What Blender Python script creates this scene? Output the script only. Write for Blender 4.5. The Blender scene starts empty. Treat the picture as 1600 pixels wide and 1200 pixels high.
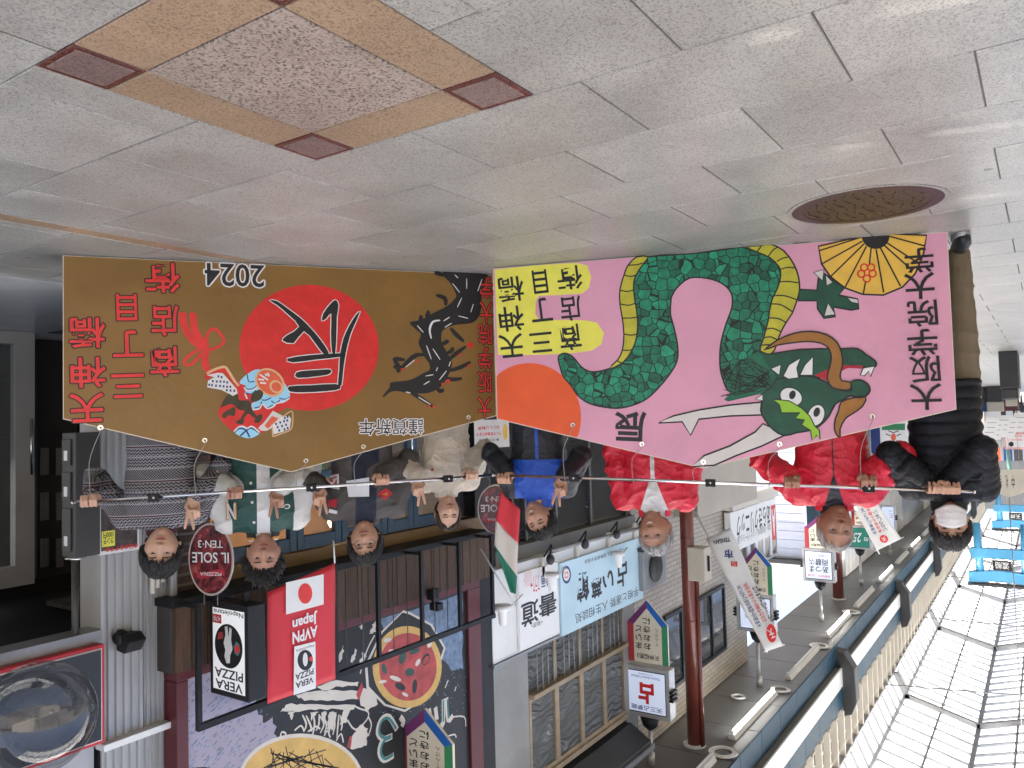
import bpy, bmesh, math, random
import numpy as np
from mathutils import Vector, Matrix, noise
from mathutils.geometry import tessellate_polygon

random.seed(7)
SC = bpy.context.scene
COL = SC.collection
R = math.radians

# ---------------------------------------------------------------- camera
# the photograph was taken with the phone held upside down: the camera is rolled by half a turn
CH = 0.92                                   # camera height in metres
YAW, PITCH, ROLL, FPX = R(145.969), R(-2.580), R(-1.532), 1232.0
_f = np.array([math.cos(YAW)*math.cos(PITCH), math.sin(YAW)*math.cos(PITCH), math.sin(PITCH)])
_r = np.array([math.sin(YAW), -math.cos(YAW), 0.0]); _u = np.cross(_r, _f)
_r, _u = _r*math.cos(ROLL)+_u*math.sin(ROLL), -_r*math.sin(ROLL)+_u*math.cos(ROLL)
cd = bpy.data.cameras.new('camera'); cam = bpy.data.objects.new('camera', cd); COL.objects.link(cam)
cd.sensor_fit = 'HORIZONTAL'; cd.sensor_width = 36.0; cd.lens = FPX/1600*36.0
cd.clip_start = 0.05; cd.clip_end = 2000
cam.matrix_world = Matrix(((-_r[0], -_u[0], -_f[0], 0), (-_r[1], -_u[1], -_f[1], 0), (-_r[2], -_u[2], -_f[2], CH), (0, 0, 0, 1)))
SC.camera = cam

# ---------------------------------------------------------------- daylight
SUN_EL, SUN_AZ = 60.0, 74.0                # degrees; azimuth counter-clockwise from +X towards the sun
w = bpy.data.worlds.new('World'); SC.world = w; w.use_nodes = True
nt = w.node_tree; bg = nt.nodes['Background']
sky = nt.nodes.new('ShaderNodeTexSky'); sky.sky_type = 'NISHITA'; sky.sun_disc = False
sky.sun_elevation = R(SUN_EL); sky.sun_rotation = R(90-SUN_AZ)
sky.dust_density = 5.0; sky.air_density = 0.7; sky.ozone_density = 0.4
nt.links.new(sky.outputs[0], bg.inputs[0]); bg.inputs[1].default_value = 0.15
sd = bpy.data.lights.new('sun', 'SUN'); sun = bpy.data.objects.new('sun', sd); COL.objects.link(sun)
sd.energy = 5.0; sd.angle = R(0.6); sd.color = (1.0, 0.96, 0.91)
sun.rotation_euler = Vector((math.cos(R(SUN_AZ))*math.cos(R(SUN_EL)), math.sin(R(SUN_AZ))*math.cos(R(SUN_EL)), math.sin(R(SUN_EL)))).to_track_quat('Z', 'Y').to_euler()
SC.view_settings.view_transform = 'Standard'; SC.view_settings.look = 'None'
SC.view_settings.gamma = 1.0; SC.view_settings.exposure = 1.85
SC.cycles.max_bounces = 8; SC.cycles.transparent_max_bounces = 16; SC.cycles.caustics_reflective = False; SC.cycles.caustics_refractive = False
SC.cycles.use_denoising = True

# ---------------------------------------------------------------- measuring helpers
EYE = np.array([0.0, 0.0, CH])
def ray(x, y): return _f + _r*(800-x)/FPX + _u*(y-600)/FPX
def onZ(x, y, z=0.0): d = ray(x, y); return EYE + d*((z-CH)/d[2])
def onY(x, y, Y): d = ray(x, y); return EYE + d*(Y/d[1])
def onX(x, y, X): d = ray(x, y); return EYE + d*(X/d[0])

# ---------------------------------------------------------------- materials
MATS = {}
def mat(name, col, rough=0.6, var=0.08, scale=6.0, bump=0.0, bscale=40.0, metal=0.0, spec=0.5, emit=0.0, dirt=0.0, coord='Object', rnd=0.0, sheen=0.0, coat=0.0, stretch=None):
    if name in MATS: return MATS[name]
    m = bpy.data.materials.new(name); m.use_nodes = True; n = m.node_tree; L = n.links
    b = n.nodes['Principled BSDF']; b.inputs['Roughness'].default_value = rough; b.inputs['Metallic'].default_value = metal
    b.inputs['Specular IOR Level'].default_value = spec
    if sheen: b.inputs['Sheen Weight'].default_value = sheen
    if coat: b.inputs['Coat Weight'].default_value = coat; b.inputs['Coat Roughness'].default_value = 0.1
    tc = n.nodes.new('ShaderNodeTexCoord'); src = tc.outputs[coord]
    if stretch:
        mp = n.nodes.new('ShaderNodeMapping'); mp.inputs['Scale'].default_value = stretch; L.new(src, mp.inputs[0]); src = mp.outputs[0]
    tx = n.nodes.new('ShaderNodeTexNoise'); tx.inputs['Scale'].default_value = scale; tx.inputs['Detail'].default_value = 6; L.new(src, tx.inputs[0])
    mr = n.nodes.new('ShaderNodeMapRange'); mr.inputs[1].default_value = 0.3; mr.inputs[2].default_value = 0.7
    mr.inputs[3].default_value = 1-var; mr.inputs[4].default_value = 1+var; L.new(tx.outputs[0], mr.inputs[0])
    val = mr.outputs[0]
    if rnd:
        oi = n.nodes.new('ShaderNodeObjectInfo'); m2 = n.nodes.new('ShaderNodeMapRange'); m2.inputs[3].default_value = 1-rnd; m2.inputs[4].default_value = 1+rnd
        L.new(oi.outputs['Random'], m2.inputs[0]); mm = n.nodes.new('ShaderNodeMath'); mm.operation = 'MULTIPLY'; L.new(val, mm.inputs[0]); L.new(m2.outputs[0], mm.inputs[1]); val = mm.outputs[0]
    hs = n.nodes.new('ShaderNodeHueSaturation'); hs.inputs['Color'].default_value = (*col, 1); L.new(val, hs.inputs['Value'])
    out = hs.outputs[0]
    if dirt:
        t2 = n.nodes.new('ShaderNodeTexNoise'); t2.inputs['Scale'].default_value = scale*0.35; t2.inputs['Detail'].default_value = 8; t2.inputs['Roughness'].default_value = 0.7; L.new(src, t2.inputs[0])
        cr = n.nodes.new('ShaderNodeMapRange'); cr.inputs[1].default_value = 0.5; cr.inputs[2].default_value = 0.75; cr.inputs[4].default_value = dirt; L.new(t2.outputs[0], cr.inputs[0])
        mx = n.nodes.new('ShaderNodeMix'); mx.data_type = 'RGBA'; L.new(cr.outputs[0], mx.inputs[0]); L.new(out, mx.inputs[6]); mx.inputs[7].default_value = (0.09, 0.08, 0.07, 1); out = mx.outputs[2]
    L.new(out, b.inputs['Base Color'])
    if emit: L.new(out, b.inputs['Emission Color']); b.inputs['Emission Strength'].default_value = emit
    if bump:
        t3 = n.nodes.new('ShaderNodeTexNoise'); t3.inputs['Scale'].default_value = bscale; t3.inputs['Detail'].default_value = 4; L.new(src, t3.inputs[0])
        bp = n.nodes.new('ShaderNodeBump'); bp.inputs['Strength'].default_value = bump; bp.inputs['Distance'].default_value = 0.02; L.new(t3.outputs[0], bp.inputs['Height']); L.new(bp.outputs[0], b.inputs['Normal'])
    MATS[name] = m; return m

def glass_mat(name, tint, alpha, rough=0.05):
    """thin pane: part clear, part glossy reflection"""
    m = bpy.data.materials.new(name); m.use_nodes = True; n = m.node_tree; L = n.links
    b = n.nodes['Principled BSDF']; b.inputs['Base Color'].default_value = (*tint, 1); b.inputs['Roughness'].default_value = rough
    b.inputs['Alpha'].default_value = alpha; MATS[name] = m; return m

def granite(name, c0, c1, cdark, rough=0.38, scale=150.0):
    m = bpy.data.materials.new(name); m.use_nodes = True; n = m.node_tree; L = n.links; b = n.nodes['Principled BSDF']
    ge = n.nodes.new('ShaderNodeNewGeometry'); v = n.nodes.new('ShaderNodeTexVoronoi'); v.inputs['Scale'].default_value = scale; L.new(ge.outputs['Position'], v.inputs['Vector'])
    sp = n.nodes.new('ShaderNodeSeparateColor'); L.new(v.outputs['Color'], sp.inputs[0])
    cr = n.nodes.new('ShaderNodeValToRGB'); e = cr.color_ramp.elements; e[0].position = 0.0; e[0].color = (*cdark, 1); e[1].position = 1; e[1].color = (*c1, 1)
    x = e.new(0.13); x.color = (*cdark, 1); x = e.new(0.2); x.color = (*c0, 1); x = e.new(0.7); x.color = (*c1, 1)
    L.new(sp.outputs[0], cr.inputs[0])
    t = n.nodes.new('ShaderNodeTexNoise'); t.inputs['Scale'].default_value = 2.3; t.inputs['Detail'].default_value = 9; t.inputs['Roughness'].default_value = 0.65; L.new(ge.outputs['Position'], t.inputs['Vector'])
    mr = n.nodes.new('ShaderNodeMapRange'); mr.inputs[1].default_value = 0.3; mr.inputs[2].default_value = 0.75; mr.inputs[3].default_value = 0.68; mr.inputs[4].default_value = 1.14; L.new(t.outputs[0], mr.inputs[0])
    oi = n.nodes.new('ShaderNodeObjectInfo'); m2 = n.nodes.new('ShaderNodeMapRange'); m2.inputs[3].default_value = 0.9; m2.inputs[4].default_value = 1.07; L.new(oi.outputs['Random'], m2.inputs[0])
    mm = n.nodes.new('ShaderNodeMath'); mm.operation = 'MULTIPLY'; L.new(mr.outputs[0], mm.inputs[0]); L.new(m2.outputs[0], mm.inputs[1])
    hs = n.nodes.new('ShaderNodeHueSaturation'); L.new(cr.outputs[0], hs.inputs['Color']); L.new(mm.outputs[0], hs.inputs['Value']); gv = n.nodes.new('ShaderNodeTexVoronoi'); gv.inputs['Scale'].default_value = 1.7; L.new(ge.outputs['Position'], gv.inputs['Vector'])
    gm = n.nodes.new('ShaderNodeMapRange'); gm.inputs[1].default_value = 0.022; gm.inputs[2].default_value = 0.034; gm.inputs[3].default_value = 0.75; gm.inputs[4].default_value = 0.0; L.new(gv.outputs['Distance'], gm.inputs[0])
    gx = n.nodes.new('ShaderNodeMix'); gx.data_type = 'RGBA'; L.new(gm.outputs[0], gx.inputs[0]); L.new(hs.outputs[0], gx.inputs[6]); gx.inputs[7].default_value = (0.05, 0.047, 0.043, 1); L.new(gx.outputs[2], b.inputs['Base Color'])
    r2 = n.nodes.new('ShaderNodeMapRange'); r2.inputs[3].default_value = rough-0.08; r2.inputs[4].default_value = rough+0.16; L.new(t.outputs[0], r2.inputs[0]); L.new(r2.outputs[0], b.inputs['Roughness'])
    bp = n.nodes.new('ShaderNodeBump'); bp.inputs['Strength'].default_value = 0.12; bp.inputs['Distance'].default_value = 0.004; L.new(sp.outputs[1], bp.inputs['Height']); L.new(bp.outputs[0], b.inputs['Normal'])
    MATS[name] = m; return m

# ---------------------------------------------------------------- building helpers
MW = {}                                     # world matrices of everything that can be a parent
def reg(o, m): MW[o.name] = m
def tag(o, label=None, cat=None, group=None, kind=None):
    if label: o['label'] = label
    if cat: o['category'] = cat
    if group: o['group'] = group
    if kind: o['kind'] = kind
    return o
def thing(name, label, cat, loc=(0, 0, 0), rotz=0.0, group=None, rot=None):
    o = bpy.data.objects.new(name, None); COL.objects.link(o); o.empty_display_size = 0.2
    o.location = loc; o.rotation_euler = rot if rot else (0, 0, rotz)
    from mathutils import Euler
    reg(o, Matrix.Translation(loc) @ Euler(o.rotation_euler).to_matrix().to_4x4())
    return tag(o, label, cat, group)
def link(name, me, parent=None, m=None, world=True, smooth=False):
    """link a mesh; with a parent and world=True its vertices are world coordinates"""
    if m is not None:
        me.materials.clear(); me.materials.append(m if not isinstance(m, str) else MATS[m])
    o = bpy.data.objects.new(name, me); COL.objects.link(o)
    if parent is not None:
        pm = MW[parent.name]
        if world: me.transform(pm.inverted())
        o.parent = parent; reg(o, pm)
    else: reg(o, Matrix.Identity(4))
    if smooth: me.shade_smooth()
    return o
class MB:
    def __init__(s): s.v = []; s.f = []
    def add(s, vs, fs):
        k = len(s.v); s.v += [tuple(map(float, p)) for p in vs]; s.f += [tuple(i+k for i in q) for q in fs]; return s
    def box(s, a, b, bev=0.0):
        x0, y0, z0 = [min(a[i], b[i]) for i in range(3)]; x1, y1, z1 = [max(a[i], b[i]) for i in range(3)]
        return s.add([(x0, y0, z0), (x1, y0, z0), (x1, y1, z0), (x0, y1, z0), (x0, y0, z1), (x1, y0, z1), (x1, y1, z1), (x0, y1, z1)],
                     [(0, 3, 2, 1), (4, 5, 6, 7), (0, 1, 5, 4), (1, 2, 6, 5), (2, 3, 7, 6), (3, 0, 4, 7)])
    def tube(s, pts, rad, n=8, cap=True):
        pts = [Vector(p) for p in pts]; rs = rad if hasattr(rad, '__len__') else [rad]*len(pts)
        rings = []; prev = None
        for i, p in enumerate(pts):
            t = (pts[min(i+1, len(pts)-1)]-pts[max(i-1, 0)]).normalized()
            if prev is None:
                a = t.orthogonal().normalized()
            else:
                a = (prev - t*prev.dot(t)); a = a.normalized() if a.length > 1e-6 else t.orthogonal().normalized()
            prev = a; b = t.cross(a)
            rings.append([p + (a*math.cos(2*math.pi*k/n) + b*math.sin(2*math.pi*k/n))*rs[i] for k in range(n)])
        vs = [q for r_ in rings for q in r_]; fs = []
        for i in range(len(rings)-1):
            for k in range(n): fs.append((i*n+k, i*n+(k+1) % n, (i+1)*n+(k+1) % n, (i+1)*n+k))
        if cap: fs += [tuple(range(n-1, -1, -1)), tuple((len(rings)-1)*n+k for k in range(n))]
        return s.add(vs, fs)
    def prism(s, poly, d):
        """poly: 3-D outline, d: extrusion vector"""
        n = len(poly); d = Vector(d); P = [Vector(p) for p in poly]
        tri = tessellate_polygon([P]); vs = P+[p+d for p in P]
        fs = [tuple(t) for t in tri] + [tuple(n+i for i in reversed(t)) for t in tri] + [(i, (i+1) % n, n+(i+1) % n, n+i) for i in range(n)]
        return s.add(vs, fs)
    def sphere(s, c, r_, nu=16, nv=10, sc=(1, 1, 1)):
        vs = []; fs = []
        for j in range(nv+1):
            a = math.pi*j/nv
            for i in range(nu):
                b = 2*math.pi*i/nu; vs.append((c[0]+r_*sc[0]*math.sin(a)*math.cos(b), c[1]+r_*sc[1]*math.sin(a)*math.sin(b), c[2]+r_*sc[2]*math.cos(a)))
        for j in range(nv):
            for i in range(nu): fs.append((j*nu+i, (j+1)*nu+i, (j+1)*nu+(i+1) % nu, j*nu+(i+1) % nu))
        return s.add(vs, fs)
    def mesh(s, name):
        me = bpy.data.meshes.new(name); me.from_pydata(s.v, [], s.f); me.update()
        bm = bmesh.new(); bm.from_mesh(me); bmesh.ops.recalc_face_normals(bm, faces=bm.faces); bm.to_mesh(me); bm.free(); return me
    def build(s, name, m, parent=None, smooth=False, world=True):
        return link(name, s.mesh(name), parent, m, world, smooth)
def bevel(o, wd=0.005, seg=2):
    md = o.modifiers.new('bevel', 'BEVEL'); md.width = wd; md.segments = seg; md.limit_method = 'ANGLE'; md.angle_limit = R(40); return o
def box(name, a, b, m, parent=None, bev=0.0):
    o = MB().box(a, b).build(name, m, parent)
    if bev: bevel(o, bev)
    return o
def tube(name, pts, rad, m, parent=None, n=8): return MB().tube(pts, rad, n).build(name, m, parent, smooth=True)
def struct(o): o['kind'] = 'structure'; return o

TMP = bpy.data.scenes.new('workbench')      # scratch scene: shapes are evaluated here and never rendered
def evaluated(o):
    TMP.collection.objects.link(o)
    with bpy.context.temp_override(scene=TMP, view_layer=TMP.view_layers[0]):
        dg = bpy.context.evaluated_depsgraph_get(); me = bpy.data.meshes.new_from_object(o.evaluated_get(dg))
    TMP.collection.objects.unlink(o); return me
# text to mesh, cached, normalised to its own box
_TX = {}
def glyphs(s, off=0.0):
    k = (s, off)
    if k not in _TX:
        c = bpy.data.curves.new('t', 'FONT'); c.body = s; c.size = 1; c.offset = off; c.resolution_u = 3
        o = bpy.data.objects.new('t', c); me = evaluated(o)
        bpy.data.objects.remove(o); bpy.data.curves.remove(c)
        _TX[k] = ([v.co[:2] for v in me.vertices], [tuple(p.vertices) for p in me.polygons]); bpy.data.meshes.remove(me)
    return _TX[k]
def crom(pts, closed=True, k=4):
    n = len(pts); out = []; P = [np.array(p, float) for p in pts]
    for i in range(n if closed else n-1):
        g = (lambda j: P[j % n]) if closed else (lambda j: P[max(0, min(n-1, j))])
        a, b, c, d = g(i-1), g(i), g(i+1), g(i+2)
        for t in np.arange(k)/k: out.append(0.5*((2*b)+(c-a)*t+(2*a-5*b+4*c-d)*t*t+(3*b-a-3*c+d)*t**3))
    if not closed: out.append(P[-1])
    return out
class Pan:
    """a flat surface in the scene on which print or paint lies; u runs to the viewer's right, w up, n out of the surface"""
    def __init__(s, O, U, parent, W=(0, 0, 1)):
        s.O = np.array(O, float); s.U = np.array(U, float)/np.linalg.norm(U); s.W = np.array(W, float)/np.linalg.norm(W); s.N = np.cross(s.U, s.W); s.p = parent
    def px(s, x, y):
        d = ray(x, y); t = (s.N@(s.O-EYE))/(s.N@d); q = EYE+d*t-s.O; return (q@s.U, q@s.W)
    def P3(s, u, w_, n=0.0): return s.O+s.U*u+s.W*w_+s.N*n
    def poly(s, name, uv, m, lay, par=None):
        P = [Vector((q[0], q[1], 0)) for q in uv]
        tri = tessellate_polygon([P]); me = bpy.data.meshes.new(name)
        me.from_pydata([s.P3(q[0], q[1], lay*0.0005) for q in uv], [], [tuple(t) for t in tri]); me.update()
        if len(me.polygons) and sum((np.array(p.normal)@s.N)*p.area for p in me.polygons) < 0: me.flip_normals()
        return link(name, me, par or s.p, m)
    def ppx(s, name, pts, m, lay, par=None, smooth=3, o=(0, 0), k=1.0):
        q = [(o[0]+a/k, o[1]+b/k) for a, b in pts]
        if smooth: q = crom(q, True, smooth)
        return s.poly(name, [s.px(*a) for a in q], m, lay, par)
    def ell(s, name, x, y, rx, ry, m, lay, par=None, n=40, rot=0.0):
        q = []
        for i in range(n):
            a = 2*math.pi*i/n; c, d = rx*math.cos(a), ry*math.sin(a); q.append(s.px(x+c*math.cos(rot)-d*math.sin(rot), y+c*math.sin(rot)+d*math.cos(rot)))
        return s.poly(name, q, m, lay, par)
    def strokes(s, name, lines, wid, m, lay, par=None, closed=False, smooth=3, uv=False, taper=False, o=(0, 0), k=1.0, stuff=False):
        """painted lines; each line is a piece of its own unless they are too fine to tell apart"""
        if len(lines) > 1 and not stuff:
            return [s.strokes(name, [ln], wid, m, lay+0.02*i, par, closed, smooth, uv, taper, o, k) for i, ln in enumerate(lines)]
        vs = []; fs = []
        for ln in lines:
            q = ln if uv else [(o[0]+a/k, o[1]+b/k) for a, b in ln]
            if smooth: q = crom(q, closed, smooth)
            if not uv: q = [s.px(*a) for a in q]
            q = [np.array(a) for a in q]; n = len(q); b0 = len(vs)
            for i in range(n):
                a, c = (q[(i-1) % n], q[(i+1) % n]) if closed else (q[max(i-1, 0)], q[min(i+1, n-1)])
                t = c-a; t = t/(np.linalg.norm(t)+1e-9); nn = np.array([-t[1], t[0]])
                wd = wid/2*(1 if not taper else (0.35+0.65*math.sin(math.pi*(i+0.6)/(n+0.2))))
                for sg in (1, -1): e = q[i]+nn*wd*sg; vs.append(s.P3(e[0], e[1], lay*0.0005))
            for i in range(n if closed else n-1):
                j = (i+1) % n; fs.append((b0+2*i, b0+2*i+1, b0+2*j+1, b0+2*j))
        me = bpy.data.meshes.new(name); me.from_pydata(vs, [], fs); me.update()
        fl = [p.index for p in me.polygons if np.array(p.normal)@s.N < 0]
        if fl:
            bm = bmesh.new(); bm.from_mesh(me); bm.faces.ensure_lookup_table(); bmesh.ops.reverse_faces(bm, faces=[bm.faces[i] for i in fl]); bm.to_mesh(me); bm.free()
        ob = link(name, me, par or s.p, m)
        if stuff: ob['kind'] = 'stuff'
        return ob
    def text(s, st, cu, cw, wu, hw, m, lay, par=None, off=0.0, rot=0.0, name='lettering', shear=0.0, halo=0.0):
        """one run of writing fitted to a box of wu x hw centred on (cu, cw)"""
        vs, fs = glyphs(st, off); base = glyphs(st, 0.0)[0]
        if not base: return None
        a = np.array(base); mn, mx_ = a.min(0), a.max(0); c = (mn+mx_)/2; d = np.maximum(mx_-mn, 1e-3)
        q = (np.array(vs)-c)/d*np.array([wu, hw]); q[:, 0] += shear*q[:, 1]
        cs, sn = math.cos(rot), math.sin(rot); q = np.stack([q[:, 0]*cs-q[:, 1]*sn+cu, q[:, 0]*sn+q[:, 1]*cs+cw], 1)
        pts = []; fcs = []; n0 = len(q)
        for k in range(8 if halo else 1):                # a painted outline: the same brush run shifted round the letter
            dx, dy = (halo*math.cos(k*math.pi/4), halo*math.sin(k*math.pi/4)) if halo else (0, 0)
            pts += [s.P3(x+dx, y+dy, (lay-0.04*k)*0.0005) for x, y in q]; fcs += [tuple(i+n0*k for i in f) for f in fs]
        me = bpy.data.meshes.new(name); me.from_pydata(pts, [], fcs); me.update()
        if len(me.polygons) and np.array(me.polygons[0].normal)@s.N < 0: me.flip_normals()
        return link(name, me, par or s.p, m)
    def tpx(s, st, x, y, wx, hy, m, lay, par=None, off=0.0, rot=0.0, name='lettering', outline=None, ooff=0.03, shear=0.0):
        c = s.px(x, y); a = s.px(x-wx/2, y); b = s.px(x+wx/2, y); d = s.px(x, y-hy/2); e = s.px(x, y+hy/2)
        wu = abs(a[0]-b[0]); hw = abs(d[1]-e[1])
        o = s.text(st, c[0], c[1], wu, hw, m, lay, par, off, rot, name, shear)
        if outline: s.text(st, c[0], c[1], wu, hw, outline, lay-0.5, o, off, rot, 'outline', shear, halo=ooff*hw*1.35)
        return o

# ---------------------------------------------------------------- palette
mat('white_paint', (0.78, 0.78, 0.76), 0.45, 0.04, 3, dirt=0.12)
mat('sign_white', (0.80, 0.80, 0.79), 0.4, 0.02, 3)
mat('black_paint', (0.012, 0.012, 0.013), 0.45, 0.1, 5)
mat('black_metal', (0.011, 0.011, 0.0115), 0.45, 0.15, 9, bump=0.05, spec=0.3)
mat('dark_grey', (0.032, 0.033, 0.034), 0.5, 0.15, 4, dirt=0.1)
mat('grey_metal', (0.30, 0.30, 0.30), 0.4, 0.08, 5, metal=0.5, dirt=0.25)
mat('steel', (0.55, 0.54, 0.52), 0.22, 0.05, 8, metal=1.0)
mat('chrome', (0.75, 0.74, 0.72), 0.16, 0.03, 8, metal=1.0)
mat('teal_panel', (0.010, 0.050, 0.080), 0.5, 0.10, 1.5, dirt=0.12, rnd=0.08, spec=0.2)
mat('blue_torii', (0.10, 0.42, 0.70), 0.4, 0.06, 2)
mat('cream_fin', (0.62, 0.58, 0.50), 0.5, 0.06, 2, dirt=0.15)
mat('ceiling_grey', (0.15, 0.15, 0.148), 0.45, 0.06, 1.2, dirt=0.12)
mat('red_column', (0.16, 0.035, 0.022), 0.3, 0.08, 3, coat=0.3)
mat('beige_box', (0.55, 0.49, 0.39), 0.45, 0.05, 4, dirt=0.1)

# ================================================================ ground
granite('tile_granite', (0.292, 0.284, 0.254), (0.372, 0.362, 0.327), (0.19, 0.184, 0.166), 0.33, 230)
granite('tan_granite', (0.27, 0.185, 0.115), (0.34, 0.24, 0.155), (0.21, 0.13, 0.075), 0.4, 200)
granite('pink_granite', (0.28, 0.215, 0.17), (0.38, 0.315, 0.265), (0.13, 0.11, 0.095), 0.35, 165)
granite('red_granite', (0.135, 0.085, 0.072), (0.21, 0.15, 0.135), (0.08, 0.035, 0.03), 0.4, 260)
granite('red_polished', (0.085, 0.026, 0.02), (0.12, 0.042, 0.032), (0.07, 0.015, 0.012), 0.22, 260)
mat("grout", (0.13, 0.125, 0.115), 0.9, 0.2, 3, coord='Object')
pave = struct(MB().add([(-260, -120, -0.006), (120, -120, -0.006), (120, 160, -0.006), (-260, 160, -0.006)], [(0, 1, 2, 3)]).build('pavement', 'grout'))
JG = 0.0045
def tile_mesh(wx, wy):
    a, b, c = wx/2-JG/2, wy/2-JG/2, 0.0025
    return MB().add([(-a, -b, -0.02), (a, -b, -0.02), (a, b, -0.02), (-a, b, -0.02), (-a, -b, -c), (a, -b, -c), (a, b, -c), (-a, b, -c),
                     (-a+c, -b+c, 0), (a-c, -b+c, 0), (a-c, b-c, 0), (-a+c, b-c, 0)],
                    [(0, 1, 5, 4), (1, 2, 6, 5), (2, 3, 7, 6), (3, 0, 4, 7), (4, 5, 9, 8), (5, 6, 10, 9), (6, 7, 11, 10), (7, 4, 8, 11), (8, 9, 10, 11)])
_TM = {}
def place_tile(name, x0, x1, y0, y1, m, z=0.0):
    k = (round(x1-x0, 3), round(y1-y0, 3), m)
    if k not in _TM: me = tile_mesh(x1-x0, y1-y0).mesh(name); me.materials.append(MATS[m]); _TM[k] = me
    o = bpy.data.objects.new(name, _TM[k]); COL.objects.link(o); o.parent = pave; o.location = ((x0+x1)/2, (y0+y1)/2, z+random.uniform(-0.0006, 0.0006)); return o
PX, PY = 0.4636, 0.612
MX0, MX1, MY0, MY1 = -1.877, -0.950, 1.165, 2.065       # the inlaid square
ST0, ST1 = 3.60, 3.70                                   # the brown border strip
cells = []
for k in range(-7, 130):
    x1 = -1.877-PX*k; x0 = x1-PX; off = 0.405 if k % 2 == 0 else 0.108
    for j in range(-6, 12):
        y0 = off+PY*j; segs = [(y0, y0+PY)]
        cut = [(ST0, ST1)] + ([(MY0, MY1)] if k in (-1, -2) else [])
        for c0, c1 in cut:
            ns = []
            for a, b in segs:
                if b <= c0 or a >= c1: ns.append((a, b)); continue
                if a < c0: ns.append((a, c0))
                if b > c1: ns.append((c1, b))
            segs = ns
        for a, b in segs:
            if a < -1.6 or a >= 4.98 or b-a < 0.03: continue
            cells.append((x0, x1, a, min(b, 4.985)))
def seen(c):
    """how many pixels of the photograph the cell covers"""
    q = []
    for X in (c[0], c[1]):
        for Y in (c[2], c[3]):
            d = np.array([X, Y, 0])-EYE; z = d@_f
            if z < 0.15: return 0
            q.append((800-FPX*(d@_r)/z, 600+FPX*(d@_u)/z))
    cx = sum(a for a, b in q)/4; cy = sum(b for a, b in q)/4
    if cx < -150 or cx > 1720 or cy < -160: return 0
    lim = 397+(cx-98)*0.046 if cx < 770 else 418-(cx-770)*0.082
    if cy > lim+15 and 98 < cx < 1480: return 0
    a, b, c_, d = q[0], q[1], q[3], q[2]
    return abs((a[0]*b[1]-b[0]*a[1])+(b[0]*c_[1]-c_[0]*b[1])+(c_[0]*d[1]-d[0]*c_[1])+(d[0]*a[1]-a[0]*d[1]))/2
cells.sort(key=seen, reverse=True)
for c in cells[:290]: place_tile('paving_tile', *c, 'tile_granite')
rest = MB()
for c in cells[290:]:
    g = JG/2; rest.box((c[0]+g, c[2]+g, -0.02), (c[1]-g, c[3]-g, random.uniform(-0.0006, 0.0006)))
o = rest.build('distant_paving', 'tile_granite', pave); o['kind'] = 'stuff'
s = 0.187
for i, (a, b) in enumerate([(MX0, MY0), (MX1-s, MY0), (MX1-s, MY1-s), (MX0, MY1-s)]):
    place_tile('corner_stone', a, a+s, b, b+s, 'red_polished'); e = 0.016
    place_tile('corner_inset', a+e, a+s-e, b+e, b+s-e, 'red_granite', 0.0015)
place_tile('border_stone', MX0+s, MX1-s, MY0, MY0+s, 'tan_granite'); place_tile('border_stone', MX0+s, MX1-s, MY1-s, MY1, 'tan_granite')
place_tile('border_stone', MX0, MX0+s, MY0+s, MY1-s, 'tan_granite'); place_tile('border_stone', MX1-s, MX1, MY0+s, MY1-s, 'tan_granite')
place_tile('centre_stone', MX0+s, MX1-s, MY0+s, MY1-s, 'pink_granite')
for k in range(14): place_tile('strip_stone', -0.9*k-0.9, -0.9*k, ST0, ST1, 'tan_granite')

# ---- manhole cover
mat('manhole_iron', (0.05, 0.037, 0.02), 0.38, 0.3, 14, bump=0.4, bscale=60, metal=0.2, coord='Object', spec=0.4)
mat('manhole_rim', (0.055, 0.038, 0.036), 0.4, 0.2, 10, metal=0.4)
mh = thing('manhole_cover', 'round bronze-brown iron manhole cover set in the granite paving by the pink board', 'manhole cover', (-3.82, 0.63, 0))
def disc(cx, cy, r0, r1, z0, z1, n=56):
    v = []; f_ = []
    for i in range(n):
        a = 2*math.pi*i/n; c, d = math.cos(a), math.sin(a); v += [(cx+r0*c, cy+r0*d, z1), (cx+r1*c, cy+r1*d, z1), (cx+r1*c, cy+r1*d, z0), (cx+r0*c, cy+r0*d, z0)]
    for i in range(n):
        j = (i+1) % n; b, e = 4*i, 4*j; f_ += [(b, b+1, e+1, e), (b+1, b+2, e+2, e+1), (b+3, b, e, e+3)]
    return MB().add(v, f_)
disc(-3.82, 0.63, 0.315, 0.335, -0.01, 0.0035).build('surround', 'tile_granite', mh)
disc(-3.82, 0.63, 0.265, 0.3145, -0.01, 0.004).build('rim', 'manhole_rim', mh)
v = [(-3.82+0.2645*math.cos(2*math.pi*i/56), 0.63+0.2645*math.sin(2*math.pi*i/56), 0.0022) for i in range(56)]
MB().add(v, [tuple(range(56))]).build('plate', 'manhole_iron', mh)
rl = MB(); rs = random.Random(3)
for i in range(11):                                      # cast wave relief
    y0 = 0.63-0.23+0.046*i; hw = math.sqrt(max(0, 0.25**2-(y0-0.63)**2)); x = -3.82-hw
    while x < -3.82+hw-0.03:
        ln = rs.uniform(0.03, 0.09); ln = min(ln, -3.82+hw-x)
        rl.tube([(x+ln*t, y0+0.012*math.sin(9*(x+ln*t)*3+i), 0.003) for t in (0, .25, .5, .75, 1)], [0.002, 0.0045, 0.005, 0.0045, 0.002], 6); x += ln+rs.uniform(0.008, 0.02)
o = rl.build('relief', 'manhole_iron', mh); o['kind'] = 'stuff'

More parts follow.
